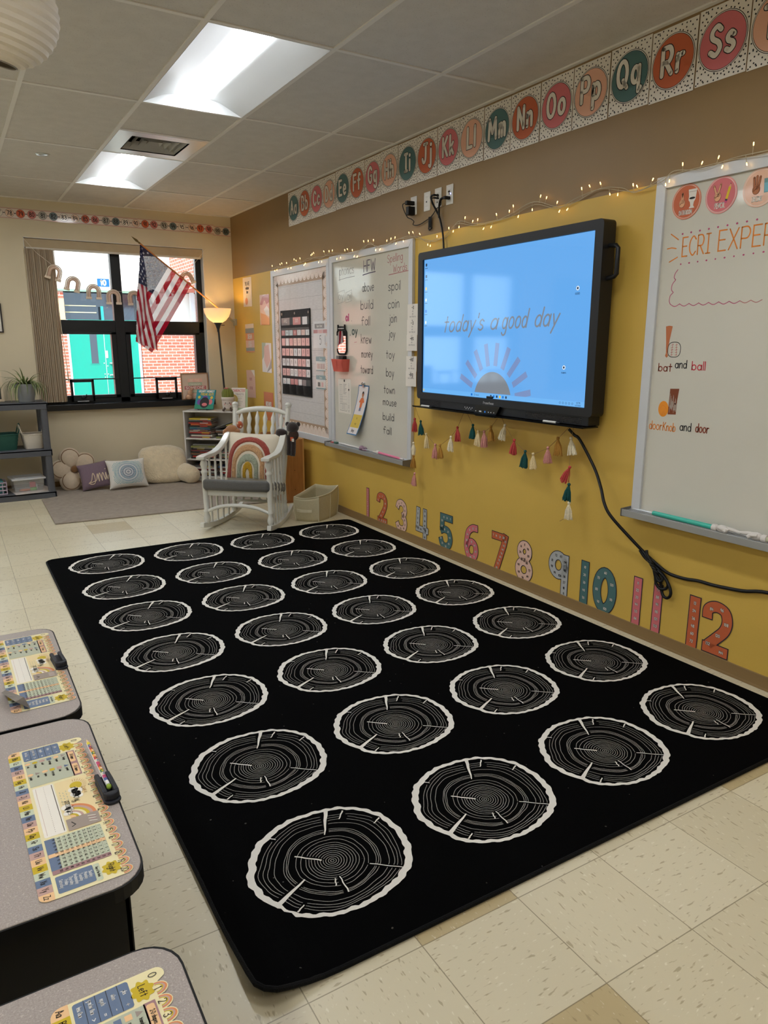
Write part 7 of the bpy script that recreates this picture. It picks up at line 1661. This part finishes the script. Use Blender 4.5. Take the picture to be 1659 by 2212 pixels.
mb = MB(); P = catmull([(-.258, -.268, .155), (-.14, -.272, .198), (0, -.274, .212), (.14, -.272, .198), (.258, -.268, .155)], 6); mb.tube(P, [.0125+.003*math.sin(math.pi*k/(len(P)-1)) for k in range(len(P))], cw, 10); mb.build('front_stretcher', t, smooth=60)
mb = MB(); mb.tube([(-.225, .212, .145), (.225, .212, .145)], .012, cw, 10); mb.build('rear_stretcher', t, smooth=60)
for k in range(5):
    mb = MB(); x = -.14+.07*k; mb.lathe([(.008, 0), (.013, .015), (.008, .03), (.016, .05), (.008, .068), (.014, .085), (.008, .1)], cw, 10, (x, .212, .155), (x, .212, .22)); mb.build('short_spindle', t, smooth=50)
P = catmull([(-.222, .337, .868), (-.13, .352, .893), (0, .358, .905), (.13, .352, .893), (.222, .337, .868)], 6)
mb = MB(); mb.tube(P, [.015+.009*math.sin(math.pi*k/(len(P)-1)) for k in range(len(P))], cw, 12); mb.build('top_rail', t, smooth=60)
for k in range(6):
    x0 = -.165+.066*k; x1 = x0*1.06; zt_ = .888-.9*x1*x1*.55; b0 = (x0, .212, .262); b1 = (x1, .347, zt_)
    mb = MB(); mb.lathe([(.009, 0), (.0105, .15), (.011, .335), (.018, .345), (.0175, .36), (.012, .37), (.021, .405), (.021, .415), (.0125, .445), (.02, .48), (.02, .487), (.010, .515), (.005, .535)], cw, 12, b0, b1); mb.build('back_spindle', t, smooth=50)
# rainbow cushion on the seat
Mc = Matrix.Translation((-.82, -2.48, 0)) @ Matrix.Rotation(R(-41), 4, 'Z')
def on_chair(x, y, z): v = Mc @ Vector((x, y, z)); return (v.x, v.y, v.z)
t = empty('rainbow_cushion', on_chair(-.005, .06, .350), R(-41), 'cream square cushion with a tufted rainbow, propped on the rocking chair seat', 'cushion')
Mr = Matrix.Translation((0, .06, .172)) @ Matrix.Rotation(R(-17), 4, 'X') @ Matrix.Rotation(R(1.5), 4, 'Y')
mb = MB(); mb.M = Mr; fn = cushion(mb, .45, .425, .078, mat('cream_canvas', (216, 206, 186), rough=.9, noise=.04, nscale=200, bump=.3, bscale=500), pinch=.05); o = mb.build('cover', t, smooth=180); plane_fix(o)
tuf = [('rust_tufts', (164, 70, 56)), ('tan_tufts', (204, 158, 112)), ('sage_tufts', (164, 172, 150)), ('mustard_tufts', (206, 160, 22))]
trn = random.Random(12)
for (nm2, c), (rx0, rx1, ry0, ry1) in zip(tuf, ((.148, .190, .305, .352), (.103, .142, .225, .285), (.055, .092, .14, .205), (.014, .042, .075, .14))):
    mt_ = mat(nm2, c, rough=.95, sheen=.3, noise=.22, nscale=110, bump=1.0, bscale=170)
    mb = MB(); mb.M = Mr; na, nr = 72, 7; vs = []
    b0 = -.178; up_ = .46
    for i in range(na+1):
        q = i/na
        for j in range(nr+1):
            f = j/nr; rx = rx0+(rx1-rx0)*f; ry = ry0+(ry1-ry0)*f
            if q < .22: a, b = rx, b0+ry*up_*q/.22
            elif q > .78: a, b = -rx, b0+ry*up_*(1-q)/.22
            else: w = math.pi*(q-.22)/.56; a, b = rx*math.cos(w), b0+ry*up_+ry*(1-up_)*math.sin(w)
            hgt = (.013 if 0 < j < nr else -.002)+trn.uniform(-.003, .003)*(0 < j < nr)
            vs.append(fn(a-.014+trn.uniform(-.0012, .0012), b+trn.uniform(-.0012, .0012), hgt))
    mb.add(vs, [(i*(nr+1)+j, i*(nr+1)+j+1, (i+1)*(nr+1)+j+1, (i+1)*(nr+1)+j) for i in range(na) for j in range(nr)], mt_); mb.build('tufted_arc', t, smooth=180)
# two small plush toys hanging on the chair posts
pb1 = mat('plush_tan', (168, 116, 76), rough=.95, sheen=.5, bump=.6, bscale=260); pb2 = mat('plush_orange', (178, 78, 34), rough=.95, sheen=.5, bump=.6, bscale=260); pb3 = mat('plush_dark', (40, 26, 22), rough=.95, sheen=.5, bump=.6, bscale=260); pb4 = mat('plush_face', (66, 48, 40), rough=.95, bump=.6, bscale=260); pb5 = mat('plush_white', (220, 196, 170), rough=.95)
t = empty('plush_toy', on_chair(-.205, .235, .735), R(-41), 'small tan and orange plush toy clinging to the left post of the rocking chair', 'plush toy', 'plush toys on the chair posts')
mb = MB(); mb.sphere((-.005, -.038, .015), (.05, .03, .034), pb1, 16, 10); mb.sphere((.03, -.03, -.004), (.035, .028, .028), pb1, 14, 8); mb.build('body', t, smooth=180)
mb = MB(); mb.tube([(-.035, -.045, .015), (-.06, -.052, -.005), (-.062, -.055, -.035)], [.016, .018, .016], pb1, 10); mb.build('arm', t, smooth=180)
mb = MB(); mb.sphere((.052, .0, .045), (.027, .026, .032), pb2, 14, 10); mb.build('cap', t, smooth=180)
mb = MB(); mb.sphere((.04, -.022, .06), (.009, .006, .011), pb5, 10, 6); mb.sphere((.066, -.018, .035), (.007, .006, .008), pb5, 10, 6); mb.build('spot', t, smooth=180)
t = empty('plush_toy', on_chair(.258, .235, .735), R(-41), 'small dark brown plush toy hanging on the right post of the rocking chair', 'plush toy', 'plush toys on the chair posts')
mb = MB(); mb.sphere((.045, -.03, .03), (.042, .034, .036), pb3, 16, 10); mb.build('head', t, smooth=180)
mb = MB(); mb.sphere((.05, -.03, -.02), (.034, .028, .036), pb4, 14, 9); mb.build('body', t, smooth=180)
for s in (-1, 1): mb = MB(); mb.sphere((.045+s*.036, -.026, .05), (.015, .010, .016), pb3, 10, 7); mb.build('ear', t, smooth=180)
mb = MB(); mb.sphere((-.03, -.042, -.008), (.042, .026, .03), pb3, 14, 9); mb.build('arm', t, smooth=180)
for k, (x, z) in enumerate(((.02, -.15), (.045, -.155))): mb = MB(); mb.tube([(x, -.03, -.02), (x+.002, -.034, -.08), (x, -.038, z+.02), (x, -.045, z)], [.02, .018, .018, .016], pb3, 10); mb.build('leg', t, smooth=180)
mb = MB(); mb.box(.035, .055, -.058, -.056, -.055, -.03, mat('plush_tag', (210, 90, 50), rough=.5)); mb.box(.045, .06, -.059, -.057, -.06, -.04, paper); mb.build('care_tag', t); t.scale = (1.25, 1.25, 1.25)

# ================================================================== oak book display and fabric bin
def oak_mat():
    m, nt, b = node_mat('oak_veneer'); g = NG(nt); x, y, z = g.xyz(); n = g.noise(g.comb(g.math('MULTIPLY', x, 14.0), g.math('MULTIPLY', y, 14.0), g.math('MULTIPLY', z, 1.0)), 6.0, 4.0)
    nt.links.new(g.mix(n, C4(132, 84, 40), C4(190, 132, 74)), b.inputs['Base Color']); b.inputs['Roughness'].default_value = .4; return m
oak = oak_mat(); oakl = mat('oak_edge', (196, 150, 90), rough=.45)
t = empty('book_display', (-.19, -1.56, 0), 0, 'oak book display standing against the wall behind the rocking chair', 'book display')
pr = [(-.105, 0), (.105, 0), (.105, .585), (-.03, .585), (-.085, .33), (-.105, .28)]
for y0, y1 in ((-.35, -.332), (.332, .35)):
    mb = MB(); mb.prism(pr, y0, y1, oak); 
    for z in (.12, .3, .5): mb.cyl((.02, y0-.001, z), (.02, y0+.002, z), .004, blk, n=8)
    mb.build('side_panel', t, bevel=.002)
mb = MB(); mb.box(.09, .105, -.332, .332, .01, .585, oak); mb.build('back_panel', t)
for z, x in ((.02, -.09), (.22, -.06), (.40, -.03)): mb = MB(); mb.box(x-.02, .09, -.332, .332, z, z+.014, oak); mb.build('shelf', t)
mb = MB(); mb.box(.105, .118, -.35, .35, 0, .59, oakl); mb.build('edge_strip', t)
for k, (y, z, c, lb) in enumerate(((-.22, .418, 'white', 'white book leaning on the upper tier of the oak display'), (.02, .418, 'blue', 'blue book leaning on the upper tier of the oak display'), (-.18, .238, 'blue', 'blue book on the middle tier of the oak display, behind the chair'), (.1, .238, 'red', 'red book on the middle tier of the oak display'))):
    mb = MB(); mb.box(-.09, .09, -.006, .006, 0, .17 if z > .4 else .15, bkm[c]); 
    mb.M = Matrix.Translation((0, -.0062, 0)); mb.rect2(-.06, .04, .1, .14, bkm['blue' if c == 'white' else 'white'], 1); mb.rect2(-.05, .06, .03, .06, bkm['grey'], 1)
    o = mb.build('display_book', None, (-.19-.035+(.03 if z > .4 else 0), -1.56+y, z), (R(-9), 0, R(-90))); tag(o, lb, 'book', 'books on the oak display')
canvas = mat('beige_canvas', (192, 182, 150), rough=.9, noise=.05, nscale=80, bump=.3, bscale=400); canv2 = mat('beige_canvas_seam', (206, 198, 170), rough=.9)
t = empty('fabric_bin', (-.27, -2.55, 0), 0, 'open beige fabric storage bin on the floor by the wall', 'bin')
Q = [(-.205, -.03), (-.055, -.175), (.22, .015), (.08, .165)]; Zt = [.205, .215, .25, .25]
mb = MB(); n = 12; vs = []
ring = []
for k in range(4):
    a, b = Q[k], Q[(k+1) % 4]
    for i in range(n): f = i/n; bow = .016*math.sin(math.pi*f); dx, dy = b[0]-a[0], b[1]-a[1]; L_ = math.hypot(dx, dy); ring.append((a[0]+dx*f+dy/L_*bow, a[1]+dy*f-dx/L_*bow, Zt[k]+(Zt[(k+1) % 4]-Zt[k])*f-.012*math.sin(math.pi*f)))
N = len(ring); rows = 7
for r in range(rows+1):
    f = r/rows; bulge = 1+.05*math.sin(math.pi*f*.9)
    for x, y, z in ring: vs.append((x*bulge*(.94+.06*f), y*bulge*(.94+.06*f), z*f+.001))
fs = [(r*N+k, r*N+(k+1) % N, (r+1)*N+(k+1) % N, (r+1)*N+k) for r in range(rows) for k in range(N)]; mb.add(vs, fs, canvas); mb.add([(x*.94, y*.94, .002) for x, y, z in ring], [tuple(range(N))], canvas)
o = mb.build('cloth_body', t, smooth=50); sd = o.modifiers.new('thick', 'SOLIDIFY'); sd.thickness = .006; sd.offset = -1
mb = MB(); top_ = [(x*(1+.05*math.sin(math.pi*.9)), y*(1+.05*math.sin(math.pi*.9)), z) for x, y, z in ring]; mb.tube(top_, .0045, canv2, 6, closed=True); mb.build('hem', t, smooth=60)
for kx in (0, N//4, N//4+6, N//2, 3*N//4):
    mb = MB(); P = [vs[r*N+kx] for r in range(rows+1)]; mb.tube([Vector(p)*1.008 for p in P], .0035, canv2, 6); mb.build('seam', t, smooth=60)
a, b = Vector((-.19, -.06, .10)), Vector((-.10, -.155, .10)); nn = Vector((-.7, -.72, 0)).normalized()
mb = MB(); mb.sweep(catmull([a+nn*.022, a.lerp(b, .3)+nn*.036, a.lerp(b, .7)+nn*.036, b+nn*.022], 4), (0, 0, 1), .024, .004, canv2); mb.build('handle', t)

# ================================================================== the courtyard outside
def brick_mat():
    m, nt, b = node_mat('red_brick'); g = NG(nt); x, y, z = g.xyz()
    bt = nt.nodes.new('ShaderNodeTexBrick'); nt.links.new(g.comb(g.math('ADD', x, y), z), bt.inputs['Vector'])
    bt.inputs['Scale'].default_value = 1.0; bt.inputs['Brick Width'].default_value = .21; bt.inputs['Row Height'].default_value = .078; bt.inputs['Mortar Size'].default_value = .008
    bt.inputs['Color1'].default_value = C4(176, 84, 66); bt.inputs['Color2'].default_value = C4(196, 104, 84); bt.inputs['Mortar'].default_value = C4(206, 190, 176)
    nt.links.new(bt.outputs['Color'], b.inputs['Base Color']); b.inputs['Roughness'].default_value = .85; return m
brk = brick_mat(); YE = 11.6; ctm = mat('courtyard_concrete', (178, 174, 166), rough=.9, noise=.08, nscale=3); stuc = mat('white_painted_block', (226, 222, 214), rough=.8)
mb = MB(); mb.box(-14, 12, .2, 26, -.2, -.06, ctm); tag(mb.build('courtyard_paving'), kind='structure')
tealm = mat('teal_door_paint', (0, 138, 120), rough=.4); dkgl = mat('dark_door_glass', (30, 36, 46), rough=.08, spec=.8); steel = MATS['vent_brushed_steel']; frm = mat('door_frame_white', (210, 214, 216), rough=.5)
t = empty('school_building', (.7, YE, -.06), 0, 'sunlit brick school building with teal double doors across the courtyard', 'building'); o0 = Vector((.7, YE, -.06)); GZ = .06
def ext(name, x0, x1, y0, y1, z0, z1, m, par=t, bevel=0): mb = MB(); mb.box(x0-o0.x, x1-o0.x, y0-YE, y1-YE, z0+GZ, z1+GZ, m); return mb.build(name, par, bevel=bevel)
ext('brick_wall', -9, -.16, YE, YE+.3, -.06, 2.72, brk); ext('brick_wall', 1.60, 7, YE, YE+.3, -.06, 1.78, brk); ext('upper_wall', -9, 2.44, YE-.05, YE+.3, 2.72, 5.6, stuc); ext('white_band', 1.6, 7, YE-.12, YE+.3, 1.78, 2.72, stuc); ext('green_fascia', -9, 2.44, YE-.06, YE-.05, 2.69, 2.74, mat('fascia_green', (120, 150, 130), rough=.6))
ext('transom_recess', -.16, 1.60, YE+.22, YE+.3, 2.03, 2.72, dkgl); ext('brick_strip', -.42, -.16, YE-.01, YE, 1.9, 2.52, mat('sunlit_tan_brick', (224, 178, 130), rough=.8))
for z in (2.36, 2.2): ext('transom_bar', -.12, .6, YE+.20, YE+.22, z, z+.02, mat('pale_yellow_bar', (214, 206, 150), rough=.6))
for x0, x1 in ((-.10, .70), (.715, 1.53)):
    dr_ = ext('door_leaf', x0, x1, YE+.06, YE+.11, -.04, 2.03, tealm)
    if x0 < 0: ext('door_window', .365, .53, YE+.054, YE+.06, .97, 1.82, dkgl, dr_); ext('door_window_frame', .33, .56, YE+.056, YE+.062, .93, .97, mat('teal_bead', (10, 120, 108), rough=.5), dr_)
mb = MB(); mb.tube(catmull([(.80-o0.x, .05, .97+GZ), (.86-o0.x, -.06, .95+GZ), (.87-o0.x, -.07, .82+GZ), (.86-o0.x, -.06, .70+GZ), (.78-o0.x, .05, .67+GZ)], 5), .022, steel, 8); mb.box(.715-o0.x, .765-o0.x, .045, .06, 1.1+GZ, 1.28+GZ, steel)
for x, z in ((.66, .97), (.66, .7), (.66, .62), (.74, .9), (.74, .7)): mb.sphere((x-o0.x, .055, z+GZ), (.016, .008, .016), steel, 8, 6)
mb.build('door_handle', t, smooth=50)
ext('door_mullion', .68, .74, YE+.04, YE+.06, 2.02, 2.36, mat('mullion_teal', (30, 170, 160), rough=.5)); ext('door_frame', 1.53, 1.575, YE-.02, YE+.1, -.06, 2.03, frm)
ext('upper_storey', 2.45, 9, 3.4, YE+.3, 2.74, 6.4, brk); ext('downpipe', 2.85, 2.95, YE-.3, YE-.2, 1.9, 2.8, frm)
mb = MB('wall', .012); mb.box(-.14, .14, -.012, 0, 0, .185, mat('sign_blue', (10, 90, 165), rough=.5)); mb.text2('10', 0, .035, .115, .03, paper, 1, align='c', sx=.95, gap=.35)
o = mb.build('number_sign', None, (.775, YE-.0501, 2.825)); tag(o, 'blue sign reading 10 on the white wall outside the window', 'sign')
